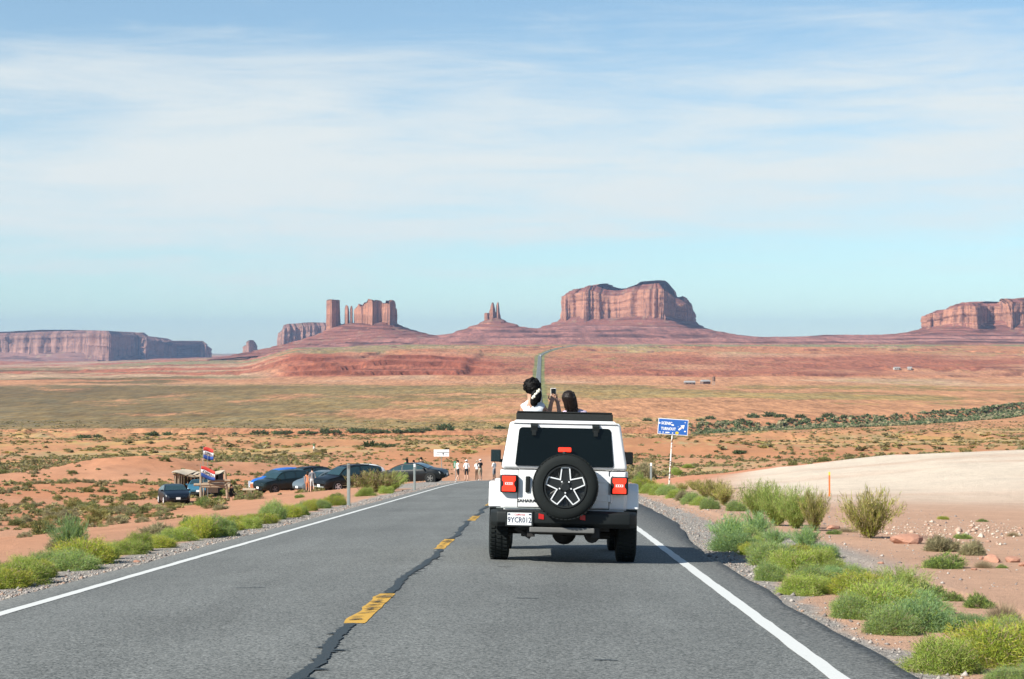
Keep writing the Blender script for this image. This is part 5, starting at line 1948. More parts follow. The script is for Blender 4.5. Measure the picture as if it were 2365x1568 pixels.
park('dark navy sedan parked nose out, leftmost car near the wooden fence', SEDAN, P_NAVY, 401, 131, (.33, -.94))
park('teal blue sedan parked under the timber shade shelter', SEDAN, P_TEAL, 462, 146, (.12, -.99))
park('dark green sport utility in front of the bright blue car', SUV, P_DKGREEN, 655, 142, (-.74, -.67), rim_mat=M_GREYMET)
park('bright blue sport utility behind the dark green one', SUV, P_BLUE, 648, 151, (-.78, -.62))
park('black sport utility with roof rails, furthest behind the dark green one', SUV, P_BLACK, 704, 148, (-.74, -.67), roof_rails=True, rim_mat=M_GREYMET)
park('silver sedan nosing out behind the standing couple', SEDAN, P_SILV, 748, 135, (-.74, -.67))
park('white sport utility whose bonnet shows between silver and black cars', SUV, P_WHITE, 816, 131, (-.76, -.65))
park('black sport utility with bright lower grille, left of the black sedan', SUV, P_BLACK, 803, 127, (-.76, -.65), roof_rails=True, bumper_bright=True)
park('long black sedan parked side on facing right, nearest the road', SEDAN, P_BLACK, 957, 127, (.975, -.22), rim_mat=M_GREYMET)


# ------------------------------------------------------------------ roadside stand
WOOD = pmat('weathered_timber', (.30, .225, .155), .9, var=.35, scale=5, bump=.5, bscale=18)
WOOD_DK = pmat('dark_timber', (.055, .034, .022), .9, var=.35, scale=5, bump=.5, bscale=18)
TARP = pmat('faded_canvas_roof', (.50, .42, .31), .9, var=.2, scale=3, bump=.3)


def ground_local(root, x, y):
    c, s = math.cos(root.rotation_euler.z), math.sin(root.rotation_euler.z)
    return gz(root.location.x + c * x - s * y, root.location.y + s * x + c * y) - root.location.z


def pole(name, root, x, y, h, r=.06, lean=(0, 0), mat=None, n=8):
    z0 = ground_local(root, x, y) - .15
    rj = random.Random(int(x * 97 + y * 31))
    pts = [(x + lean[0] * t + .02 * rj.uniform(-1, 1), y + lean[1] * t, z0 + (h - z0) * t) for t in (0, .35, .7, 1)]
    return G().tube(pts, [r, r * .95, r * .9, r * .82], n).build(name, mat or WOOD, root, smooth=True)


def shelter():
    x, y, z = on_ground(457, 148)
    r = thing('shade_shelter', 'open timber shade shelter with sagging pale roof over the teal car', 'shelter', (x, y, z))
    for (a, b, h) in ((-1.55, -1.6, 1.95), (1.55, -1.6, 1.75), (-1.45, 2.2, 1.85), (1.5, 2.2, 1.8), (0.0, 2.2, 1.85), (-1.30, -1.55, 1.9)):
        pole('post', r, a, b, h, .07, (.05, 0))
    for (a, b, c_, d) in (((-1.75, -1.6, 1.93), (0, -1.6, 1.82), (1.75, -1.6, 1.80), .06), ((-1.65, 2.2, 1.88), (0, 2.2, 1.84), (1.7, 2.2, 1.82), .06)):
        G().tube([a, b, c_], d, 8).build('beam', WOOD, r, smooth=True)
    for k in range(7):
        xx = -1.6 + 3.2 * k / 6
        G().tube([(xx, -1.85, 1.93 - .03 * k), (xx, 2.5, 1.92 - .02 * k)], .04, 6).build('rafter', WOOD_DK, r)
    V, F = [], []
    nx, ny = 16, 8
    for i in range(nx + 1):
        for j in range(ny + 1):
            u, v = i / nx, j / ny
            V.append((-1.8 + 3.6 * u, -1.95 + 4.5 * v, 2.06 - .17 * u - .16 * math.sin(math.pi * u) ** 2 * .8 + .05 * math.sin(9 * u + 5 * v) + .06 * math.cos(7 * u)))
    for i in range(nx):
        for j in range(ny):
            a = i * (ny + 1) + j
            F.append((a, a + ny + 1, a + ny + 2, a + 1))
    V2 = [(p[0], p[1], p[2] - .05) for p in V]
    o_ = len(V)
    F2 = [tuple(i + o_ for i in reversed(q)) for q in F]
    # front drape
    G().add(V + V2, F + F2).build('roof', TARP, r, smooth=True)
    for k in range(12):
        xx = -1.72 + .285 * k
        zt = 1.92 - .005 * k
        g = G()
        z0 = ground_local(r, xx, 2.28)
        g.box((xx, 2.30, (zt + z0) / 2), (.25, .03, zt - z0))
        g.build('back_board', WOOD_DK, r)
    for k in range(5):
        yy = -1.1 + .75 * k
        z0 = ground_local(r, -1.6, yy)
        G().box((-1.66, yy, (1.85 + z0) / 2), (.03, .6, 1.8 - z0)).build('side_board', WOOD, r)
    for k in range(3):
        yy = .2 + .8 * k
        z0 = ground_local(r, 1.66, yy)
        G().box((1.68, yy, (1.8 + z0) / 2), (.03, .7, 1.7 - z0)).build('side_board', WOOD_DK, r)
    # stall table with goods to the right of the car
    x, y, z = on_ground(507, 143.5)
    t = thing('stall_table', 'rough stall table with shaded goods right of the teal car', 'table', (x, y, z))
    G().box((0, 0, .78), (2.2, .8, .05)).build('tabletop', WOOD, t, bevel=.01)
    for a in (-1, 1):
        for b in (-.33, .33):
            pole('leg', t, a, b, .76, .035, mat=WOOD_DK)
    cl = G().box((-.5, -.41, .56), (.9, .015, .40)).build('cloth_front', WOOD_DK, t)
    for k, (dx, hh, mt) in enumerate(((-.7, .22, C_ORANGE), (-.2, .30, C_CREAM), (.3, .18, C_BROWN), (.75, .26, C_TAN))):
        b = thing('goods_box', ('rust', 'cream', 'brown', 'tan')[k] + ' box of goods on the stall table', 'box', (x + dx, y, z + .806), group='boxes on the stall table')
        G().box((0, 0, hh / 2), (.26, .24, hh)).build('carton', mt, b, bevel=.01)
        G().box((0, 0, hh + .012), (.28, .26, .02)).build('lid', WOOD, b)


shelter()


def rail_frame():
    x, y, z = on_ground(494, 130)
    r = thing('rail_fence', 'rough log rail frame with two tall posts in front of the shelter', 'fence', (x, y, z))
    X = lambda px: (px - 494) / FPX * 130
    pole('post', r, X(463), 0, 2.45, .105, (.02, 0))
    pole('post', r, X(526), 0, 2.30, .105, (-.18, 0))
    pole('brace', r, X(460), .15, 1.5, .07, (.10, -.1))
    pole('post', r, X(467), .5, 1.5, .05, (0, 0))
    for (a, b, z0, z1, rad) in ((448, 523, 1.36, 1.33, .10), (481, 533, 1.58, 1.66, .095), (466, 524, 1.20, 1.18, .06)):
        G().tube([(X(a), -.10, z0), (X((a + b) / 2), -.10, (z0 + z1) / 2 + .03), (X(b), -.10, z1)], [rad, rad * .95, rad * .8], 8).build('rail', WOOD, r, smooth=True)
    G().box((X(497), .25, 1.46), (1.9, .7, .05)).build('shelf', WOOD, r)


rail_frame()

F_RED, F_WHITE, F_BLUE = cloth('red_flag_cloth', (.50, .045, .035)), cloth('white_flag_cloth', (.62, .63, .65)), cloth('blue_flag_cloth', (.02, .065, .26))


def open_flag(label, px, Y, z_top, w, h, droop, tiltx, pole_h, two=False):
    x, y, z = on_ground(px, Y)
    r = thing('open_flag', label, 'flag', (x, y, z))
    pole('pole', r, 0, 0, pole_h, .022, mat=M_STEEL)
    if two:
        pole('pole', r, .35, 0, pole_h - .5, .018, mat=M_STEEL)

    def f(u, v, off=0.0):              # u along the fly, v down the hoist
        return (.03 + w * u * math.cos(tiltx), .18 * math.sin(2.6 * u + .6) * u - off, z_top - h * v - droop * u + .05 * math.sin(5 * u + 2 * v))
    nx = 14
    for nm, v0, v1, mt in (('red_stripe', 0, 1 / 3, F_RED), ('white_stripe', 1 / 3, 2 / 3, F_WHITE), ('blue_stripe', 2 / 3, 1, F_BLUE)):
        V, F = [], []
        for i in range(nx + 1):
            for v in (v0, (v0 + v1) / 2, v1):
                V.append(f(i / nx, v))
        for i in range(nx):
            for j in range(2):
                a = 3 * i + j
                F.append((a, a + 1, a + 4, a + 3))
        me = G().add(V, F).build(nm, mt, r, smooth=True)
        so = me.modifiers.new('thick', 'SOLIDIFY')
        so.thickness = .006
    # letters bent along the cloth
    cu = bpy.data.curves.new('t', 'FONT')
    cu.body, cu.size, cu.offset = 'OPEN', 1.0, .02
    cu.align_x, cu.align_y = 'CENTER', 'CENTER'
    cu.resolution_u = 3
    tmp = bpy.data.objects.new('t', cu)
    COL.objects.link(tmp)
    me = bpy.data.meshes.new_from_object(tmp.evaluated_get(bpy.context.evaluated_depsgraph_get()))
    bpy.data.objects.remove(tmp)
    xs_ = [v.co.x for v in me.vertices]
    ys2 = [v.co.y for v in me.vertices]
    x0_, x1_, y0_, y1_ = min(xs_), max(xs_), min(ys2), max(ys2)
    for v in me.vertices:
        u = .12 + .76 * (v.co.x - x0_) / (x1_ - x0_)
        vv = 2 / 3 - .04 - (1 / 3 - .08) * (v.co.y - y0_) / (y1_ - y0_)
        v.co = f(u, vv, .012)
    me.name = 'lettering'
    me.materials.clear()
    me.materials.append(C_BLACK)
    link(bpy.data.objects.new('lettering', me), r)
    return r


open_flag('red, white and blue OPEN flag flying from the log frame, lower of two flags', 463.5, 129.4, 2.72, 1.0, .75, .32, 0.1, 2.85)
open_flag('red, white and blue OPEN flag on tall poles above the shelter roof', 469, 140, 3.92, .78, .90, .10, 0.2, 4.05, two=True)

# small trestle table, far table and chair
x, y, z = on_ground(575, 131.5)
t = thing('trestle_table', 'small trestle table with pale top on crossed legs, in open dirt', 'table', (x, y, z), .15)
G().box((0, 0, .74), (.92, .62, .09)).build('tabletop', TARP, t, bevel=.01)
G().box((.02, 0, .80), (.5, .4, .05)).build('tray', C_TAN, t, bevel=.01)
for a in (-.32, .32):
    for s in (-1, 1):
        G().tube([(a, s * .24, -.02), (a * .8, -s * .20, .71)], .03, 6).build('leg', WOOD_DK, t)
G().tube([(-.32, 0, .36), (.32, 0, .36)], .014, 6).build('stretcher', WOOD_DK, t)
x, y, z = on_ground(590, 148)
t = thing('folding_table', 'small rust covered table beside the bright blue car nose', 'table', (x, y, z))
G().box((0, 0, .74), (.8, .6, .04)).build('tabletop', C_WHITE, t)
G().box((0, -.305, .47), (.78, .012, .50)).build('cloth_front', C_ORANGE, t)
for a in (-.36, .36):
    for b in (-.26, .26):
        pole('leg', t, a, b, .73, .015, mat=M_STEEL)
x, y, z = on_ground(581, 150)
t = thing('folding_chair', 'white plastic chair left of the rust covered table', 'chair', (x, y, z), .5)
G().box((0, 0, .44), (.44, .44, .03)).build('seat', C_WHITE, t, bevel=.01)
G().box((0, .22, .70), (.42, .03, .42), (-.15, 0, 0)).build('backrest', C_WHITE, t, bevel=.01)
for a in (-.19, .19):
    for b in (-.19, .19):
        G().tube([(a, b, .44), (a * 1.15, b * 1.15, -.03)], .016, 6).build('leg', C_WHITE, t)

# ------------------------------------------------------------------ signs and posts
S_BLUE = pmat('blue_sign_sheet', (.020, .115, .42), .45, var=.10, scale=4)
S_WHITE = pmat('white_sign_sheet', (.78, .79, .78), .5, var=.06)
S_YEL = pmat('yellow_sticker', (.62, .48, .04), .5, var=.1)
S_DARK = pmat('dark_sign_ink', (.03, .03, .05), .6, var=.2)
S_GREEN = pmat('green_sign_sheet', (.02, .20, .10), .5, var=.1)


def scenic_sign():
    Y = 77.0
    b = at(1543, 1131, Y)
    b.z = gz(b.x, Y)
    r = thing('road_sign', 'blue SCENIC TURNOUT sign with arrow and stickers on leaning spotted post', 'sign', tuple(b), 0)
    c = at(1553.5, 985.5, Y) - b
    top = at(1554, 970, Y) - b
    n = 9
    mw, mr = pmat('flaking_white_post', (.72, .70, .66), .6, var=.1), pmat('rusty_post', (.24, .11, .07), .8, var=.4)
    base = Vector((0, 0, -.25))
    g = G()
    po = g.tube([base + (top - base) * t for t in (0, .3, .6, 1)], [.034, .032, .03, .03], 8).build('post', mw, r, smooth=True)
    rj = random.Random(4)
    g = G()
    for k in range(26):
        t = rj.uniform(.12, .80)
        p = base + (top - base) * t
        g.box(p + Vector((rj.uniform(-.012, .012), -.0305, 0)), (rj.uniform(.02, .045), .012, rj.uniform(.02, .075)))
    g.build('rust_patch', mr, po)
    pn = bpy.data.objects.new('panel', None)
    link(pn, r)
    pn.location = tuple(c)
    pn.rotation_euler = (0, math.radians(4.0), 0)
    w, h = 1.27, .67
    G().box((0, -.045, 0), (w, .008, h)).build('border', S_WHITE, pn, bevel=.003)
    G().box((0, -.051, 0), (w - .05, .006, h - .05)).build('face', S_BLUE, pn, bevel=.002)
    yf = -.0555
    text_obj('lettering', 'SCENIC', .165, S_WHITE, pn, (-.50, yf, .13), align='LEFT', sx=.82, bold=.006)
    text_obj('lettering', 'TURNOUT', .165, S_WHITE, pn, (-.50, yf, -.10), align='LEFT', sx=.78, bold=.006)
    g = G()
    a = math.radians(42)
    d, s = Vector((math.cos(a), 0, math.sin(a))), Vector((-math.sin(a), 0, math.cos(a)))
    o_ = Vector((.34, yf, -.03))
    P = [o_ - d * .13 - s * .035, o_ - d * .13 + s * .035, o_ + d * .05 + s * .035, o_ + d * .05 + s * .10, o_ + d * .20, o_ + d * .05 - s * .10, o_ + d * .05 - s * .035]
    g.add(P, [tuple(range(7))])
    g.build('arrow', S_WHITE, pn)
    for (x, z, ww, hh, mt) in ((.185, -.245, .16, .12, S_YEL), (.515, -.16, .09, .055, S_WHITE), (.50, .21, .045, .05, S_WHITE), (-.53, -.255, .07, .04, S_WHITE), (-.40, -.25, .05, .06, S_WHITE), (-.22, -.25, .22, .05, S_WHITE),
                               (-.02, .075, .13, .075, S_WHITE), (-.57, .13, .06, .09, S_WHITE), (.0, -.26, .06, .05, S_WHITE), (.22, .02, .03, .03, S_WHITE), (.355, -.02, .05, .05, cloth('pink_sticker', (.65, .30, .28)))):
        G().prism([(x + ww / 2 * math.cos(t * .785), z + hh / 2 * math.sin(t * .785)) for t in range(8)], yf - .001, yf + .003, 'xz').build('sticker', mt, pn)


scenic_sign()


def white_sign():
    Y = 150.0
    x, y, z = on_ground(1019, Y)
    r = thing('guide_sign', 'white two line guide sign on thin post behind black sedan bonnet', 'sign', (x, y, z))
    top = at(1019, 1037, Y).z - z
    pole('post', r, 0, .04, top - .1, .03, mat=M_STEEL)
    zc = at(1019, 1046, Y).z - z
    G().box((0, 0, zc), (1.26, .012, .58)).build('panel', S_WHITE, r)
    G().box((.12, -.0075, zc + .02), (1.0, .003, .05)).build('divider', S_DARK, r)
    g = G()
    for (a, b, w) in ((-.42, .16, .26), (-.05, .16, .34), (.38, .16, .2), (-.30, -.12, .34), (.42, -.13, .22)):
        g.box((a, -.0075, zc + b), (w, .003, .045))
    g.build('legend', pmat('faded_legend', (.35, .34, .38), .6), r)
    G().add([(.06, -.009, zc + .04), (.24, -.009, zc + .04), (.18, -.009, zc - .10), (.18, -.009, zc - .22), (.12, -.009, zc - .22), (.12, -.009, zc - .10)], [(0, 1, 2, 3, 4, 5)]).build('arrow', S_DARK, r)


white_sign()
x, y, z = on_ground(1055.0, 156)
r = thing('mile_marker', 'small green marker sign behind the striding person', 'sign', (x - .13, y, z))
pole('post', r, 0, .03, 1.75, .025, mat=M_STEEL)
G().box((-.05, 0, 1.45), (.24, .012, .62)).build('panel', S_GREEN, r, bevel=.003)
G().box((-.05, -.008, 1.45), (.05, .004, .34)).build('numeral', S_WHITE, r)


def delineator(label, px, Y, h, cap):
    x, y, z = on_ground(px, Y)
    r = thing('delineator_post', label, 'post', (x, y, z), group='steel posts along the road edges')
    G().prism([(-.05, 0), (-.035, -.03), (.035, -.03), (.05, 0), (.03, -.015), (-.03, -.015)], -.2, h, 'xy').build('post', M_STEEL, r)
    if cap:
        G().box((0, -.034, h - .07), (.085, .006, .14)).build('reflector', S_WHITE, r)
    else:
        G().box((0, -.033, h - .09), (.07, .006, .11)).build('reflector', M_GREYMET, r)


delineator('tall grey steel post on left verge, nearer of the two', 805, 54.6, 1.27, False)
delineator('grey steel post on left verge in front of the black sedan', 957, 80, 1.18, True)
delineator('grey steel post with white cap right of the white car', 1503, 84, 1.20, True)
b = hit(1915, 1146)
r = thing('marker_stake', 'orange flexible marker stake with yellow tip on the sandy bank', 'stake', tuple(b))
hgt = 56 / FPX * b.y
G().hexa([(-.03, -.008, -.1), (.03, -.008, -.1), (.03, .008, -.1), (-.03, .008, -.1), (-.035, -.008, hgt - .12), (.028, -.008, hgt - .12), (.028, .008, hgt - .12), (-.035, .008, hgt - .12)]).build('stake', pmat('orange_plastic', (.75, .17, .04), .5), r)
G().box((-.0035, 0, hgt - .06), (.066, .018, .12)).build('tip', pmat('yellow_plastic', (.62, .55, .06), .5), r)


# ------------------------------------------------------------------ plants
def leaf_material(name, tint=(1, 1, 1)):
    n = N(name)
    c = n.attr('Col')
    oi = n.node('ShaderNodeObjectInfo')
    v = n.ramp(oi.outputs['Random'], 0, 1, .82, 1.18, False)
    col = n.mix(1.0, n.mix(1.0, c, v, 'MULTIPLY'), tint, 'MULTIPLY')
    tr = n.node('ShaderNodeBsdfTranslucent')
    n.set(tr.inputs['Color'], col)
    n.done(col, .8, .15)
    mx = n.node('ShaderNodeMixShader')
    mx.inputs[0].default_value = .42
    n.nt.links.new(n.b.outputs[0], mx.inputs[1])
    n.nt.links.new(tr.outputs[0], mx.inputs[2])
    n.nt.links.new(mx.outputs[0], n.out.inputs['Surface'])
    return n.m


M_LEAF = leaf_material('shrub_leaves')
M_STEM = pmat('dry_stems', (.26, .19, .12), .9, var=.3)


def unit(v):
    return v / (np.linalg.norm(v, axis=-1, keepdims=True) + 1e-9)


def blades(seed, n, kind, cols, wid, length, lumps=10, flower=None, ffrac=0.0):
    """thin leaf blades through a dome of half-width 1 and height about 1; returns V, F, colours"""
    r = np.random.default_rng(seed)
    d = unit(r.normal(size=(n, 3)))
    d[:, 2] = np.abs(d[:, 2]) * .95 + .02
    d = unit(d)
    L = unit(r.normal(size=(lumps, 3)) + np.array([0, 0, .5]))
    amp = r.uniform(.5, 1.0, lumps)
    dots = d @ L.T
    lump = (np.clip((dots - .80) / .2, 0, 1) * amp).max(1)
    if kind == 'dome':
        # broom-like sprigs gathered into a lumpy dome
        k = max(40, n // 42)
        sdir = unit(np.column_stack([r.normal(size=(k, 2)), np.abs(r.normal(size=k)) * .85 + .02]))
        sl = (np.clip((sdir @ L.T - .80) / .2, 0, 1) * amp).max(1)
        sR = (.56 + .34 * sl) * r.uniform(.30, 1.0, k) ** .35 * np.where(r.random(k) < .10, r.uniform(1.05, 1.28, k), 1.0)
        i = r.integers(0, k, n)
        d = sdir[i]
        p0 = d * (sR[i] * r.uniform(.86, 1.06, n))[:, None] + r.normal(size=(n, 3)) * .070
        out = unit(d * .60 + np.array([0, 0, .30]) + r.normal(size=(n, 3)) * .60)
    elif kind == 'tall':
        # many wands rising from the base and fanning out
        k = max(24, n // 90)
        wd = unit(np.column_stack([r.normal(size=(k, 2)) * .42, np.ones(k)]))
        wl_ = r.uniform(.55, 1.12, k)
        i = r.integers(0, k, n)
        t = r.uniform(.15, 1.0, n)
        bend = np.column_stack([wd[i, :2] * (t ** 2)[:, None] * .35, np.zeros(n)])
        p0 = wd[i] * (wl_[i] * t)[:, None] * np.array([1.45, 1.45, 1.0]) + bend + r.normal(size=(n, 3)) * .045
        out = unit(wd[i] * .9 + r.normal(size=(n, 3)) * .42)
    else:                                  # spiky tuft
        t = r.uniform(0, .75, n)
        p0 = d * t[:, None] * np.array([1, 1, .8])
        out = unit(d + r.normal(size=(n, 3)) * .18 + np.array([0, 0, .35]))
    ln = length * r.uniform(.55, 1.3, n)
    p1 = p0 + out * ln[:, None]
    side = unit(np.cross(out, r.normal(size=(n, 3)))) * (wid * r.uniform(.6, 1.4, n))[:, None]
    V = np.stack([p0 - side, p0 + side, p1 + side * .35, p1 - side * .35], 1).reshape(-1, 3)
    V[:, 2] = np.maximum(V[:, 2], -.02)
    F = np.arange(4 * n).reshape(-1, 4)
    cols = np.array(cols)
    ci = r.integers(0, len(cols), n)
    c = cols[ci] * r.uniform(.75, 1.25, (n, 1))
    if flower is not None:
        # flower heads sit at the ends of the outermost twigs
        top = (np.linalg.norm(p1, axis=1) > .72) & (r.random(n) < ffrac)
        c[top] = np.array(flower) * r.uniform(.8, 1.2, (top.sum(), 1))
    C = np.repeat(np.column_stack([c, np.ones(n)]), 4, axis=0)
    return V, F, C


def stems_mesh(seed, n=16, spread=.6, h=.7):
    r = random.Random(seed)
    g = G()
    for k in range(n):
        a = r.uniform(0, 6.28)
        q = r.uniform(.15, 1) * spread
        g.tube([(0.04 * math.cos(a), .04 * math.sin(a), -.06), (.5 * q * math.cos(a), .5 * q * math.sin(a), h * .5), (q * math.cos(a + .2), q * math.sin(a + .2), h * r.uniform(.75, 1.05))], [.016, .012, .005], 4, cap=False)
    me = bpy.data.meshes.new('stems')
    me.from_pydata(g.v, [], g.f)
    me.materials.append(M_STEM)
    return me


def leaf_mesh(name, V, F, C):
    me = mesh_np(name, V, F, {'Col': ('FLOAT_COLOR', C)})
    me.materials.append(M_LEAF)
    return me


YG = [(0.372, 0.444, 0.064), (0.314, 0.408, 0.064), (0.429, 0.473, 0.068), (0.272, 0.373, 0.064)]
GR = [(0.309, 0.414, 0.093), (0.252, 0.36, 0.082), (0.382, 0.466, 0.111), (0.288, 0.386, 0.104)]
BG = [(0.254, 0.377, 0.168), (0.21, 0.34, 0.149), (0.32, 0.438, 0.211), (0.193, 0.31, 0.125)]
OL = [(0.298, 0.272, 0.091), (0.246, 0.234, 0.086), (0.356, 0.304, 0.11), (0.218, 0.212, 0.082)]
SG = [(0.326, 0.296, 0.17), (0.272, 0.254, 0.142), (0.381, 0.332, 0.193), (0.24, 0.223, 0.124)]
DR = [(0.425, 0.34, 0.212), (0.365, 0.289, 0.178), (0.476, 0.391, 0.255), (0.323, 0.272, 0.178)]
DK = [(0.115, 0.158, 0.069), (0.091, 0.133, 0.06), (0.134, 0.178, 0.082)]

KINDS = {}
for nm, seed, n, kind, cols, wid, ln, fl, ff in (
        ('brush_a', 1, 20000, 'dome', YG + DR[1:2], .0050, .080, (.46, .42, .075), .45),
        ('brush_b', 2, 20000, 'dome', GR + YG[:2] + DR[:1], .0050, .080, (.36, .40, .11), .30),
        ('brush_c', 3, 20000, 'dome', GR + BG[:2] + DR[3:], .0050, .080, (.32, .40, .16), .30),
        ('brush_d', 4, 20000, 'dome', BG + GR[:1], .0050, .080, None, 0),
        ('tall_a', 5, 12000, 'tall', GR + OL[:1], .0065, .10, (.34, .38, .14), .3),
        ('tall_b', 6, 7000, 'tall', OL + YG[:1] + DR[:1], .0085, .13, (.48, .42, .15), .3),
        ('tall_c', 7, 7500, 'tall', BG + GR[:1], .009, .15, None, 0),
        ('sage', 8, 3800, 'dome', SG, .013, .24, None, 0),
        ('tuft', 9, 5200, 'dome', GR + DK, .0085, .16, None, 0),
        ('dry', 10, 2600, 'spiky', DR, .006, .40, None, 0),
        ('mixed', 11, 7000, 'tall', OL + DR[:2] + [(.26, .17, .10)] + GR[:1], .0095, .15, None, 0)):
    V, F, C = blades(seed, n, kind, cols, wid, ln, flower=fl, ffrac=ff)
    KINDS[nm] = (leaf_mesh(nm, V, F, C), stems_mesh(seed + 50))

ORD = 'first second third fourth fifth sixth seventh eighth ninth tenth eleventh twelfth thirteenth fourteenth fifteenth sixteenth seventeenth eighteenth nineteenth twentieth twenty-first twenty-second twenty-third twenty-fourth twenty-fifth twenty-sixth twenty-seventh twenty-eighth twenty-ninth thirtieth'.split()
NBUSH = [0]


def bush(label, kind, px, py, wpx, hpx, name='roadside_shrub', group=None, cat='shrub', pos=None, rot=None):
    """a shrub whose foot shows at (px, py) and that spans wpx by hpx in the picture"""
    p = pos if pos is not None else hit(px, py)
    k = p.y / FPX
    NBUSH[0] += 1
    r_ = random.Random(NBUSH[0] * 13)
    o = thing(name, label, cat, (p.x, p.y, p.z - .015), rot if rot is not None else r_.uniform(0, 6.28), group)
    s = wpx * k / 2 * (1.30 if kind.startswith('tall') else 1.36)
    h = hpx * k * (.90 if kind.startswith('brush') else 1.0)
    if pos is None:
        o.location.y += s * (.85 if kind.startswith('tall') else .75)
        o.location.z = gz(o.location.x, o.location.y) - .015
    o.scale = (s, s, h)
    f, st_ = KINDS[kind]
    link(bpy.data.objects.new('foliage', f), o)
    link(bpy.data.objects.new('stems', st_), o)
    return o


def C4(cx, cy):
    """point of the enlarged right-hand view"""
    return 1654.8 + cx * .30635, 1087.4 + cy * .30635


RB = [
    ('tall_a', 330, 352, 250, 262, 'tall feathery green shrub, left part of the big clump below the orange stake'),
    ('tall_a', 470, 420, 280, 300, 'tall feathery green shrub, middle of the big clump below the orange stake'),
    ('tall_a', 625, 440, 290, 300, 'tall feathery green shrub, right of middle in the clump below orange stake'),
    ('tall_b', 755, 455, 190, 290, 'thin olive shrub at right end of the big clump below orange stake'),
    ('brush_c', 150, 305, 170, 110, 'round green shrub just left of the big feathery clump'),
    ('tall_b', 60, 262, 150, 160, 'wispy yellow shrub left of the big feathery clump'),
    ('tall_b', 1180, 515, 330, 360, 'tall straw yellow and green shrub standing alone on the pink dirt'),
    ('tall_c', 120, 565, 220, 215, 'blue green feathery shrub at asphalt edge beside the car shadow'),
    ('tall_c', 300, 520, 220, 200, 'blue green feathery shrub behind the yellow bush by the car shadow'),
    ('tall_c', 440, 570, 150, 130, 'small blue green shrub over grey gravel right of the yellow bush'),
    ('tall_c', 700, 590, 210, 160, 'pale blue green shrub at the back of the roadside row, by the gravel patch'),
    ('brush_a', 285, 640, 230, 150, 'bright yellow flowering shrub at the tip of the car shadow'),
    ('brush_a', 610, 690, 330, 150, 'wide yellow green flowering shrub behind the nearer roadside shrubs'),
    ('brush_c', 410, 835, 260, 200, 'soft green dome shrub nearest the tarmac just past the car shadow'),
    ('brush_b', 640, 945, 330, 245, 'large yellow green dome shrub in the middle of the right roadside row'),
    ('brush_b', 830, 930, 240, 190, 'rounded green shrub touching the large yellow green dome'),
    ('tall_a', 900, 775, 140, 110, 'small dark green shrub behind the row beside the gravel patch'),
    ('brush_b', 990, 890, 230, 130, 'low yellow green shrub at the back edge of the row'),
    ('brush_c', 1060, 1125, 400, 255, 'green dome shrub in front of a bare sandy gap in the row'),
    ('brush_c', 1350, 1245, 430, 280, 'broad green dome shrub next to the bare gap, closer to camera'),
    ('brush_d', 1620, 1180, 330, 200, 'dusty green shrub at the back of the row near two dark bushes'),
    ('brush_d', 1950, 1215, 330, 190, 'grey green shrub behind the largest near dome'),
    ('brush_b', 1800, 1545, 640, 400, 'largest green dome shrub at lower right beside the tarmac'),
    ('brush_c', 2235, 1640, 360, 210, 'bright green shrub cut by the lower right corner'),
    ('sage', 2260, 1380, 220, 260, 'grey shrub at the right edge of the frame behind the large dome'),
    ('dry', 2190, 1150, 240, 190, 'clump of pale dry grass near the right frame edge'),
    ('sage', 1720, 612, 260, 145, 'grey green sage bush on pink dirt above a greener one'),
    ('tuft', 1745, 742, 330, 150, 'dark green spiky bush below the grey sage on pink dirt'),
    ('sage', 1945, 640, 190, 135, 'pale grey dry bush right of the sage on pink dirt'),
    ('tuft', 1870, 515, 130, 62, 'small dark green bush behind the grey sage'),
    ('dry', 2030, 735, 130, 80, 'short straw tuft right of the spiky bush on pink dirt'),
    ('tuft', 1625, 975, 330, 160, 'dark green spiky bush left of a similar one behind roadside row'),
    ('tuft', 1780, 985, 190, 100, 'low dark spiky bush joined to the larger one behind roadside row'),
    ('tuft', 2000, 1040, 240, 150, 'dark green spiky bush near right edge behind roadside row'),
    ('brush_a', 1720, 368, 90, 46, 'small round yellow bush alone on the far pink sand'),
    ('tuft', 2012, 384, 86, 32, 'small flat green bush alone on the far pink sand'),
    ('tuft', 890, 480, 110, 50, 'low green tuft beside the red slab under the straw yellow shrub'),
    ('dry', 1000, 465, 150, 50, 'dry straw tuft left of the straw yellow shrub'),
    ('dry', 2245, 495, 90, 50, 'dry straw tuft at the far right of the sand'),
    ('tuft', 2160, 735, 90, 45, 'small green tuft beside purple grey rocks'),
    ('dry', 1450, 1010, 250, 120, 'brown dry shrub between roadside row and dark spiky bush'),
]
for kind, cx, cy, w, h, lab in RB:
    px, py = C4(cx, cy)
    bush(lab, kind, px, py, w * .30635, h * .30635, group='shrubs along the right verge')

# shrubs that close the gaps of the near right row
rj = random.Random(33)
for k, y in enumerate(np.linspace(10.4, 31, 17)):
    x = float(pave_r(y)) + .50 + .45 * rj.random() + (.35 if k % 3 == 0 else 0)
    sz = rj.uniform(.40, .78)
    bush('%s shrub by the tarmac in right verge row, %s from lower right corner' % (('yellow green', 'green', 'dusty green')[k % 3], ORD[k]), ('brush_b', 'brush_c', 'brush_a', 'brush_c', 'brush_d')[k % 5], 0, 0,
         sz * FPX / y, sz * .62 * FPX / y, group='shrubs along the right verge', pos=Vector((x, float(y), gz(x, float(y)))))

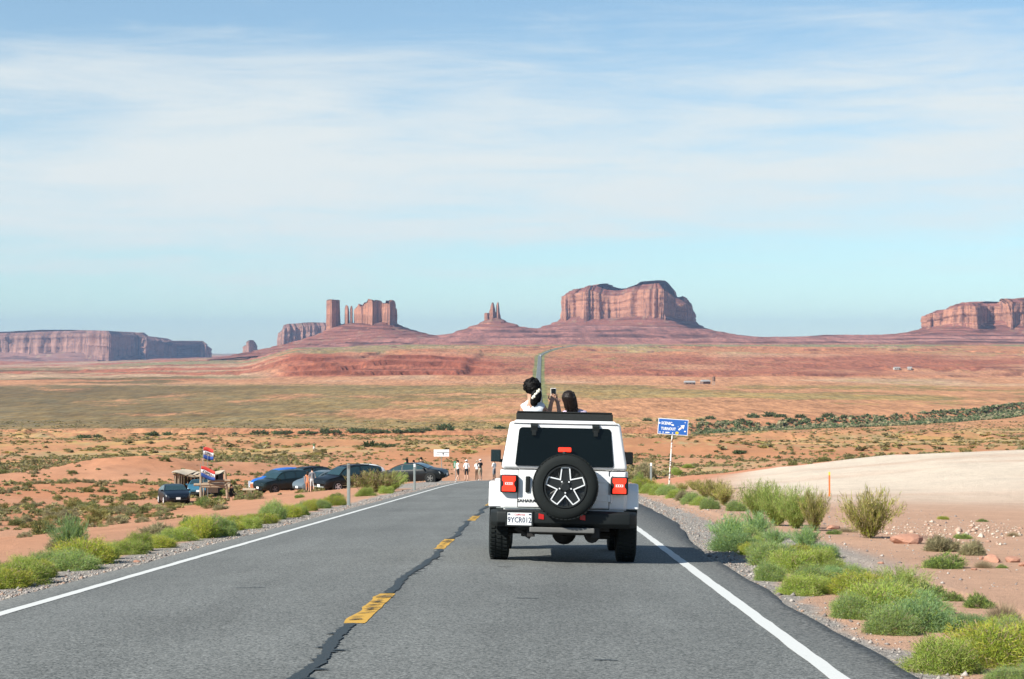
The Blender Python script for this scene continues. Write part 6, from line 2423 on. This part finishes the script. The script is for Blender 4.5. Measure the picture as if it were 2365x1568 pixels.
for k, y in enumerate(np.linspace(12.5, 27, 7)):
    x = float(pave_r(y)) + 1.25 + .6 * rj.random()
    sz = rj.uniform(.38, .68)
    bush('%s shrub in the outer rank of the right verge, %s from lower right corner' % (('green', 'yellow green', 'bluish green')[k % 3], ORD[k]), ('brush_c', 'brush_b', 'brush_d', 'tall_a')[k % 4], 0, 0,
         sz * FPX / y, sz * .6 * FPX / y, group='shrubs along the right verge', pos=Vector((x, float(y), gz(x, float(y)))))

# the thinner row beyond the car on the right
rj = random.Random(21)
for k, (px, py, w, h, kind) in enumerate([(1487, 1138, 44, 40, 'brush_a'), (1503, 1140, 40, 26, 'brush_b'), (1524, 1142, 42, 28, 'brush_b'), (1545, 1144, 40, 26, 'brush_c'), (1563, 1151, 38, 24, 'brush_b'),
                                           (1583, 1157, 34, 22, 'sage'), (1601, 1164, 40, 28, 'brush_c'), (1622, 1168, 38, 24, 'brush_b'), (1640, 1176, 36, 28, 'brush_c'), (1604, 1132, 24, 18, 'tall_b'),
                                           (1655, 1156, 40, 36, 'tall_b'), (1576, 1136, 22, 16, 'tall_b'), (1630, 1150, 34, 30, 'tall_b')]):
    bush('%s shrub of the far right roadside row, %s from the white car' % (('yellow', 'green', 'olive', 'pale')[k % 4], ('first', 'second', 'third', 'fourth', 'fifth', 'sixth', 'seventh', 'eighth', 'ninth', 'tenth', 'eleventh', 'twelfth', 'thirteenth')[k]),
         kind, px, py, w * 1.35, h * 1.3, group='shrubs along the right verge')
for (px, py, w, h, kind, lab) in ((1487, 1104, 50, 40, 'sage', 'rounded olive bush on the red bank behind the white capped post'), (1562, 1098, 36, 26, 'brush_b', 'leaning yellow green bush right of the blue sign post'),
                                  (1588, 1082, 30, 12, 'brush_b', 'low bright green bush on the red bank right of the sign post'), (1476, 1118, 34, 34, 'tuft', 'dark bush close to the right mirror of the white car')):
    bush(lab, kind, px, py, w, h, group='bushes on the red bank')

# left verge
LV = [(-30, 1362, 150, 76), (30, 1352, 130, 76), (85, 1338, 110, 70), (140, 1322, 120, 72), (185, 1308, 120, 78), (232, 1292, 90, 66), (285, 1284, 80, 52), (322, 1272, 84, 50), (362, 1266, 80, 46), (410, 1254, 74, 56),
      (448, 1246, 84, 62), (492, 1238, 80, 56), (532, 1226, 66, 46), (566, 1219, 64, 44), (600, 1211, 60, 40), (634, 1203, 58, 44), (664, 1196, 56, 40), (694, 1190, 50, 34), (720, 1182, 44, 30), (745, 1174, 44, 36), (776, 1166, 52, 38)]
for k, (px, py, w, h) in enumerate(LV):
    kind = ('brush_a', 'brush_b', 'brush_a', 'brush_c')[k % 4] if k not in (6, 7) else 'brush_b'
    bush('%s green shrub of the left verge row, %s from left frame edge' % (('yellow topped', 'deep', 'yellowish', 'soft')[k % 4],
         ('first', 'second', 'third', 'fourth', 'fifth', 'sixth', 'seventh', 'eighth', 'ninth', 'tenth', 'eleventh', 'twelfth', 'thirteenth', 'fourteenth', 'fifteenth', 'sixteenth', 'seventeenth', 'eighteenth', 'nineteenth', 'twentieth', 'last')[k]),
         kind, px + rj.uniform(-9, 9), py + rj.uniform(-3, 3), w * rj.uniform(.72, 1.3), h * rj.uniform(.70, 1.35), group='shrubs along the left verge')
for k in range(len(LV) - 1):
    (a0, b0, w0, h0), (a1, b1, w1, h1) = LV[k], LV[k + 1]
    p = hit((a0 + a1) / 2, (b0 + b1) / 2)
    p = Vector((p.x - .35, p.y + .1, 0))
    p.z = gz(p.x, p.y)
    bush('lower shrub filling the gap behind the %s shrub of the left verge row' % ORD[k], ('brush_c', 'brush_a', 'brush_b')[k % 3], 0, 0, (w0 + w1) * rj.uniform(.25, .55), (h0 + h1) * rj.uniform(.25, .5), group='shrubs along the left verge', pos=p)
for (px, py, w, h, kind, lab) in (
        (860, 1138, 90, 48, 'mixed', 'large brown and green shrub by the road, left of the black sedan tail'), (905, 1132, 62, 40, 'tall_a', 'green shrub overlapping the black sedan rear wheel'),
        (840, 1146, 50, 30, 'brush_b', 'yellow green shrub at the foot of the large brown shrub'), (890, 1140, 44, 26, 'brush_b', 'round yellow green shrub nearest the road below black sedan'),
        (775, 1150, 30, 16, 'tuft', 'low green tuft on the dirt track by the tall steel post'), (690, 1150, 22, 12, 'tuft', 'low green tuft on dirt below the standing couple'),
        (432, 1212, 40, 26, 'tuft', 'dark green bush behind the left verge row, beneath the navy sedan'), (360, 1240, 80, 36, 'sage', 'grey sage bush behind the left verge row'),
        (310, 1262, 70, 34, 'sage', 'grey sage bush just behind the yellow topped left verge shrubs'), (505, 1178, 36, 16, 'sage', 'small pale sage bush on dirt below the log frame'),
        (470, 1168, 40, 24, 'tuft', 'green bush at the foot of the left log post'), (513, 1144, 18, 18, 'tuft', 'green bush behind the seated person in black'),
        (500, 1158, 26, 14, 'tuft', 'low green bush between the two log posts'), (155, 1278, 70, 78, 'tall_c', 'tall sparse green shrub rising behind the left verge row'),
        (130, 1272, 60, 44, 'sage', 'grey bush behind the tall sparse shrub at left')):
    bush(lab, kind, px, py, w, h, group='shrubs near the pull-out')


# ------------------------------------------------------------------ desert scrub
def veg_prob(X, Y):
    n_lo = fbm(X / 22.0, Y / 42.0, 5, 401, gain=.6)
    n2 = fbm(X / 7.0, Y / 7.0, 2, 405)
    p = sst(.40, .66, n_lo) * .62 + .11
    p = p * (.25 + 1.2 * n2) * np.interp(Y, [20, 60, 110, 200], [.45, .55, .8, 1.0])
    yw = wash_y(X)
    p = p * (1 - .8 * np.exp(-((Y - yw - 8) / 30.0) ** 2))
    p = p * (1 - bare_mask(X, Y)) * (np.abs(X - road_cx(Y)) > 7.5)
    for (mx, my, rx, ry, h) in MOUNDS[:4]:
        p = p * (1 - .8 * np.exp(-(((X - mx) / rx) ** 2 + ((Y - my) / ry) ** 2)))
    return p


def lowpoly(seed, n, size, cols):
    r = np.random.default_rng(seed)
    d = unit(r.normal(size=(n, 3)))
    d[:, 2] = np.abs(d[:, 2])
    c = d * r.uniform(.25, .85, (n, 1)) * np.array([1, 1, .85])
    a = unit(r.normal(size=(n, 3))) * size
    b = unit(np.cross(a, r.normal(size=(n, 3)))) * size * .7
    V = np.stack([c + a, c - a * .5 + b, c - a * .5 - b], 1).reshape(-1, 3)
    V[:, 2] = np.maximum(V[:, 2], -.05)
    cols = np.array(cols)
    cc = cols[r.integers(0, len(cols), n)] * r.uniform(.8, 1.2, (n, 1))
    return V, np.arange(3 * n).reshape(-1, 3), np.repeat(np.column_stack([cc, np.ones(n)]), 3, axis=0)


def scatter(name, X, Y, S, protos, label, hs=.8, extra_z=0.0):
    Z = tz(X, Y)
    A = RNG.uniform(0, 6.28, len(X))
    Vs, Fs, Cs, o = [], [], [], 0
    which = RNG.integers(0, len(protos), len(X))
    tint = RNG.uniform(.75, 1.25, (len(X), 1))
    for k, (V, F, C) in enumerate(protos):
        i = np.where(which == k)[0]
        if not len(i):
            continue
        ca, sa = np.cos(A[i]), np.sin(A[i])
        P = np.empty((len(i), len(V), 3))
        P[..., 0] = X[i, None] + S[i, None] * (V[None, :, 0] * ca[:, None] - V[None, :, 1] * sa[:, None])
        P[..., 1] = Y[i, None] + S[i, None] * (V[None, :, 0] * sa[:, None] + V[None, :, 1] * ca[:, None])
        P[..., 2] = Z[i, None] + S[i, None] * V[None, :, 2] * hs + extra_z
        Vs.append(P.reshape(-1, 3))
        Fs.append((F[None] + o + (np.arange(len(i)) * len(V))[:, None, None]).reshape(-1, F.shape[1]))
        cc = np.repeat(C[None], len(i), 0)
        cc[..., :3] *= tint[i, None]
        Cs.append(cc.reshape(-1, 4))
        o += P.shape[0] * P.shape[1]
    me = mesh_np(name, np.concatenate(Vs), np.concatenate(Fs), {'Col': ('FLOAT_COLOR', np.concatenate(Cs))})
    me.materials.append(M_LEAF)
    ob = link(bpy.data.objects.new(name, me))
    return tag(ob, label, 'shrubs', kind='stuff')


def throw(n, y0, y1, s0, s1, power=1.0):
    """points over the visible fan, evenly over the ground"""
    Y = np.sqrt(RNG.uniform(y0 ** 2, y1 ** 2, n))
    s = RNG.uniform(s0, s1, n)
    return (s - VPX) / FPX * Y, Y


X, Y = throw(40000, 22, 300, -120, 2480)
keep = RNG.random(len(X)) < veg_prob(X, Y) * .95
keep &= (Y > 34) | (X < -9)
X, Y = X[keep], Y[keep]
S = np.clip(RNG.lognormal(-1.15, .42, len(X)), .13, .85)
# drop those that nothing in the picture shows (beneath the hill's brow is handled by the far row)
score = S / np.hypot(X, Y)
order = np.argsort(-score)
big, rest = order[:300], order[300:]
MID = [leaf_mesh('scrub_%d' % k, *blades(60 + k, 1500, kd, cl, .016, .20)) for k, (kd, cl) in enumerate((('dome', SG), ('dome', OL), ('dome', OL + DK), ('dome', SG + GR[:1])))]
ZN = tz(X, Y)
for q, i in enumerate(big):
    s_ = X[i] / Y[i] * FPX + VPX
    k = int(RNG.integers(0, 4))
    row = 'on the near slope' if Y[i] < 75 else 'level with the parked cars' if Y[i] < 125 else 'just beyond the parked cars' if Y[i] < 190 else 'far up the slope'
    if s_ < 150:
        zone = 'beside the left frame edge'
    elif s_ < 360:
        zone = 'left of the navy sedan'
    elif s_ < 560:
        zone = 'around the timber shelter'
    elif s_ < 1140:
        zone = 'behind the parked cars'
    else:
        zone = 'right of the road beyond the sand'
    lab, grp = 'small %s shrub ' + row + ' ' + zone, 'scrub ' + row + ' ' + zone
    o = bpy.data.objects.new('desert_shrub', MID[k])
    link(o)
    o.location = (X[i], Y[i], ZN[i] - .02)
    o.rotation_euler = (0, 0, float(RNG.uniform(0, 6.28)))
    o.scale = (S[i], S[i], S[i] * float(RNG.uniform(.65, .95)))
    tone = ('sage', 'olive', 'dark', 'green')[k]
    tag(o, lab % tone, 'shrub', grp + ', ' + tone)
NS = [tuple(.7 * v + .3 * q for v, q in zip(c, (.33, .25, .13))) for c in SG + OL]
lp_near = [lowpoly(80 + k, 46, .34, c) for k, c in enumerate((NS, NS, SG + OL, NS + DK[:1]))]
scatter('desert_scrub', X[rest], Y[rest], S[rest], lp_near, 'low scrub dotted over the red slopes')
X, Y = throw(80000, 290, 1250, -120, 2480)
keep = RNG.random(len(X)) < veg_prob(X, Y) * .85
X, Y = X[keep], Y[keep]
S = np.clip(RNG.lognormal(-.55, .45, len(X)), .22, 1.9)
FS = [tuple(min(1, .5 * v + .5 * q) for v, q in zip(c, (.33, .25, .13))) for c in SG + OL]
lp_far = [lowpoly(90 + k, 9, .75, c) for k, c in enumerate((FS, FS, FS, OL + FS[:2]))]
scatter('far_scrub', X, Y, S, lp_far, 'distant scrub covering the lower slopes', hs=.55)

# dark thicket along the wash
X = RNG.uniform(95, 560, 7000)
Y = wash_y(X) - RNG.uniform(-15, 110, len(X)) + 40 * (fbm(X / 60, 1.0, 2, 501) - .5)
Y = Y + 0 * X
s_ = X / Y * FPX + VPX
kp = (s_ < 2500) & (fbm(X / 45.0, Y / 30.0, 3, 503) > .36 - .0004 * (X - 95))
THK = [lowpoly(100 + k, 18, .55, c) for k, c in enumerate((SG[1:2] + DK, DK + SG[2:], SG + DK[:1]))]
scatter('thicket', X[kp], Y[kp], np.clip(RNG.lognormal(.45, .4, kp.sum()), .7, 3.2), THK, 'dark thicket along the dry wash at right', hs=1.0)
# single dark trees and bushes along the bank further left
WB = [(198, 1012, 24, 13), (232, 1010, 20, 9), (345, 1006, 16, 10), (362, 1005, 22, 12), (384, 1005, 18, 9), (470, 1004, 18, 9), (540, 1003, 16, 9), (602, 1004, 30, 14), (640, 1003, 24, 10), (668, 1001, 18, 10), (700, 1002, 26, 13),
      (728, 1001, 20, 10), (756, 1000, 28, 14), (784, 1000, 24, 12), (812, 999, 30, 13), (838, 999, 20, 12), (862, 1000, 28, 13), (888, 999, 24, 11), (912, 999, 26, 13), (938, 998, 20, 10), (962, 997, 30, 12), (982, 995, 18, 10),
      (1034, 993, 36, 15), (1078, 994, 20, 8), (855, 1032, 26, 16), (877, 1033, 24, 13), (905, 1032, 16, 9), (1150, 990, 20, 8), (1500, 972, 26, 9), (1530, 974, 24, 10), (1620, 972, 14, 9), (1640, 968, 30, 14), (1745, 965, 20, 12),
      (1770, 962, 34, 16), (1800, 964, 22, 10), (1838, 965, 30, 12), (1915, 964, 20, 12), (330, 1052, 16, 9), (1700, 1046, 24, 9)]
WB.sort()
TB = [leaf_mesh('wash_bush_%d' % k, *blades(120 + k, 260, 'dome', DK + [(.10, .115, .065)], .075, .42)) for k in range(3)]
for k, (px, py, w, h) in enumerate(WB):
    p = hit(px, py)
    if p.y > 1900:
        p = at(px, py, 1250)
        p.z = gz(p.x, p.y)
    o = bpy.data.objects.new('wash_bush', TB[k % 3])
    link(o)
    o.location = (p.x, p.y, p.z - .1)
    kk = p.y / FPX
    q_ = random.Random(k * 7)
    o.scale = (w * kk * q_.uniform(.5, 1.05), w * kk * q_.uniform(.4, .8), h * kk * q_.uniform(.6, 1.15))
    o.location.x += w * kk * q_.uniform(-.35, .35)
    o.rotation_euler = (0, 0, q_.uniform(-.5, .5))
    tag(o, ('dark bush on dry wash bank left of white car, %s from left edge' % ORD[k]) if px < 1200 else ('dark bush along the dry wash right of the white car, %s from the car' % ORD[k - sum(1 for q in WB if q[0] < 1200)]), 'bush', 'dark bushes on the wash bank')


# ------------------------------------------------------------------ stones
def rock_mesh(seed, lump=.35, flat=.6):
    bm = bmesh.new()
    bmesh.ops.create_icosphere(bm, subdivisions=2, radius=1)
    r = np.random.default_rng(seed)
    dirs = unit(r.normal(size=(9, 3)))
    offs = r.uniform(.55, .9, 9)
    for v in bm.verts:
        c = np.array(v.co)
        for d, o_ in zip(dirs, offs):
            e = c @ d
            if e > o_:
                c = c - d * (e - o_)
        v.co = c * np.array([1, .8, flat]) * (1 + lump * .12 * r.normal())
    me = bpy.data.meshes.new('rock')
    bm.to_mesh(me)
    bm.free()
    me.materials.append(pmat('red_rock', (.36, .185, .125), .95, var=.3, scale=3, bump=.6, bscale=8))
    return me


RM = [rock_mesh(k) for k in range(4)]
for k, (cx, cy, w, h, lab) in enumerate(((1455, 552, 300, 110, 'large flat red slab between the straw yellow shrub and grey sage'), (880, 440, 150, 50, 'red slab half buried beside the big feathery clump'),
                                           (2085, 690, 170, 100, 'purple red boulder right of the pale grey bush'), (2240, 690, 150, 70, 'grey purple slab at the right frame edge'), (1385, 960, 150, 60, 'small red mound of rock behind the roadside row'),
                                           (2000, 668, 60, 40, 'small dark rock between pale grey bush and purple boulder'), (1240, 700, 60, 26, 'small pinkish stone on the grey gravel patch'), (1945, 748, 60, 26, 'pale stone beside the spiky bush'),
                                           (2330, 720, 120, 50, 'low red rock cut by the right frame edge'))):
    px, py = C4(cx, cy)
    p = hit(px, py)
    kk = p.y / FPX * .30635
    o = bpy.data.objects.new('rock', RM[k % 4])
    link(o)
    o.location = (p.x, p.y + w * kk * .35, p.z + h * kk * .12)
    o.scale = (w * kk / 2, w * kk / 2.2, h * kk * .85)
    o.rotation_euler = (0, 0, k * .9)
    tag(o, lab, 'rock', 'rocks on the pink dirt')
p = hit(316, 1298)
o = bpy.data.objects.new('rock', RM[1])
link(o)
o.location = tuple(p)
o.scale = (.07, .07, .06)
tag(o, 'small red rock on the left gravel edge', 'rock')


def pebbles():
    r = np.random.default_rng(77)
    n = 11000
    Y = 9 + 110 * r.random(n) ** 1.8
    left = (r.random(n) < .55) | ((Y < 22) & (r.random(n) < .75))
    X = np.where(left, -5.38 - np.abs(r.normal(size=n)) * .28, pave_r(Y) + .04 + np.abs(r.normal(size=n)) * np.interp(Y, [0, 20, 30, 45, 62], [.2, .2, .4, .5, .4]))
    m = 2600
    Y2 = 20 + 45 * r.random(m)
    X2 = 3.2 + 8 * r.random(m) ** 1.5
    band = [hit(*C4(r.uniform(1250, 2300), 455 + r.normal() * 38 + .02 * r.uniform(-900, 900))) for _ in range(420)]
    X3, Y3 = np.array([p.x for p in band]), np.array([p.y for p in band])
    X, Y = np.r_[X, X2, X3], np.r_[Y, Y2, Y3]
    n = len(X)
    S = r.uniform(.006, .017, n) * (1 + 1.2 * (r.random(n) < .06)) * np.interp(Y, [0, 30, 100], [1, 1.2, 1.9])
    S[-len(X3):] *= r.uniform(.8, 2.4, len(X3))
    Z = tz(X, Y)
    oct_ = np.array([(1, 0, 0), (0, 1, 0), (-1, 0, 0), (0, -1, 0), (0, 0, .75), (0, 0, -.6)], float)
    of = np.array([(0, 1, 4), (1, 2, 4), (2, 3, 4), (3, 0, 4), (1, 0, 5), (2, 1, 5), (3, 2, 5), (0, 3, 5)])
    V = oct_[None] * S[:, None, None] * r.uniform(.6, 1.3, (n, 6, 1))
    a = r.uniform(0, 6.28, n)
    ca, sa = np.cos(a)[:, None], np.sin(a)[:, None]
    P = np.stack([X[:, None] + V[..., 0] * ca - V[..., 1] * sa, Y[:, None] + V[..., 0] * sa + V[..., 1] * ca, Z[:, None] + V[..., 2] + S[:, None] * .2], -1)
    F = (of[None] + (np.arange(n) * 6)[:, None, None]).reshape(-1, 3)
    cols = np.array([(.33, .30, .265), (.24, .215, .20), (.39, .355, .32), (.17, .15, .14), (.31, .22, .17)])[r.integers(0, 5, n)]
    cols[-len(X3):] = np.array([(.50, .43, .35), (.42, .30, .23), (.36, .22, .16)])[r.integers(0, 3, len(X3))]
    C = np.repeat(np.column_stack([cols, np.ones(n)]), 6, axis=0)
    me = mesh_np('gravel', P.reshape(-1, 3), F, {'Col': ('FLOAT_COLOR', C)})
    nn = N('loose_stone')
    me.materials.append(nn.done(nn.mix(1.0, nn.attr('Col'), nn.ramp(nn.noise(nn.pos(), 120, 3), .3, .7, .8, 1.2, False), 'MULTIPLY'), .9, .2))
    ob = link(bpy.data.objects.new('gravel', me))
    tag(ob, 'loose pale gravel along both edges of the asphalt', 'gravel', kind='stuff')


pebbles()


# ------------------------------------------------------------------ far off: homesteads and traffic
B_BR, B_PALE = pmat('brown_house_wall', (.16, .10, .075), .9, var=.2), pmat('pale_house_wall', (.45, .43, .39), .9, var=.1)
ROOF_ = pmat('grey_roof_sheet', (.30, .29, .28), .7, var=.15)


def house(label, px, py, w, d, h, wall, rot=0.2):
    p = hit(px, py)
    r = thing('house', label, 'house', (p.x, p.y, p.z - .3), rot, group='far off homesteads on the plain')
    G().box((0, 0, h / 2), (w, d, h)).build('wall', wall, r)
    G().prism([(-d / 2 - .4, h), (d / 2 + .4, h), (0, h + d * .28)], -w / 2 - .4, w / 2 + .4, 'yz').build('roof', ROOF_, r)
    for k in range(3):
        G().box((-w / 3 + w / 3 * k, -d / 2 - .02, h * .55), (1.3, .06, 1.2)).build('window', M_GLASS, r)
    G().box((w * .42, -d / 2 - .03, 1.05), (1.0, .06, 2.1)).build('door', WOOD_DK, r)


house('low grey brown house at left of the small homestead on the plain', 1592, 888, 14, 8, 3.2, B_BR)
house('dark brown house at right of the small homestead on the plain', 1628, 887, 12, 8, 4.0, B_BR, .5)
house('tiny white house far out on the plain at right, left one', 2070, 853, 11, 7, 3, B_PALE)
house('tiny white house far out on the plain at right, right one', 2100, 853, 8, 7, 3, B_PALE, -.3)
p = hit(1648, 889)
tr_ = thing('water_tank', 'narrow dark water tank on legs beside the small homestead', 'tank', (p.x, p.y, p.z - .3))
G().lathe([(5.5, .001), (5.5, 2.0), (11, 2.0), (12, .001)], 14, 'z').build('tank', pmat('rusty_tank', (.14, .085, .06), .8, var=.3), tr_, smooth=True)
for k in range(4):
    a = math.pi / 4 + k * math.pi / 2
    G().tube([(1.8 * math.cos(a), 1.8 * math.sin(a), -.5), (1.5 * math.cos(a), 1.5 * math.sin(a), 5.6)], .18, 6).build('leg', M_STEEL, tr_)


def far_vehicle(label, Y, dx, col, tall):
    c = float(road_cx(Y)) + dx
    z = float(base_z(np.array([c]), np.array([Y]))[0]) + min(.45, .06 + .0003 * (Y - 300)) - .1
    r = thing('far_vehicle', label, 'vehicle', (c, Y, z + .02), group='traffic on the far road')
    G().hexa([(-1.1, -3, .5), (1.1, -3, .5), (1.1, 3, .5), (-1.1, 3, .5), (-1.05, -2.9, tall), (1.05, -2.9, tall), (1.0, 2.4, tall), (-1.0, 2.4, tall)]).build('body', col, r, bevel=.12)
    G().box((0, -2.96, tall * .72), (1.7, .14, tall * .25)).build('rear_window', M_GLASS_DK, r)
    for y_ in (-2, 2):
        for s in (-1, 1):
            G().lathe([(-.15, .3), (-.15, .5), (.15, .5), (.15, .3)], 12, 'x', (s * .95, y_, .5)).build('wheel', M_RUBBER, r)


far_vehicle('tiny white van on the far straight where the road turns', 4180, 1.7, P_WHITE, 3.2)
far_vehicle('tiny dark vehicle on the far bend climbing right', 4780, -1.7, P_NAVY, 2.4)
far_vehicle('tiny dark truck near the top of the far climb', 5150, 1.7, P_BLACK, 3.0)
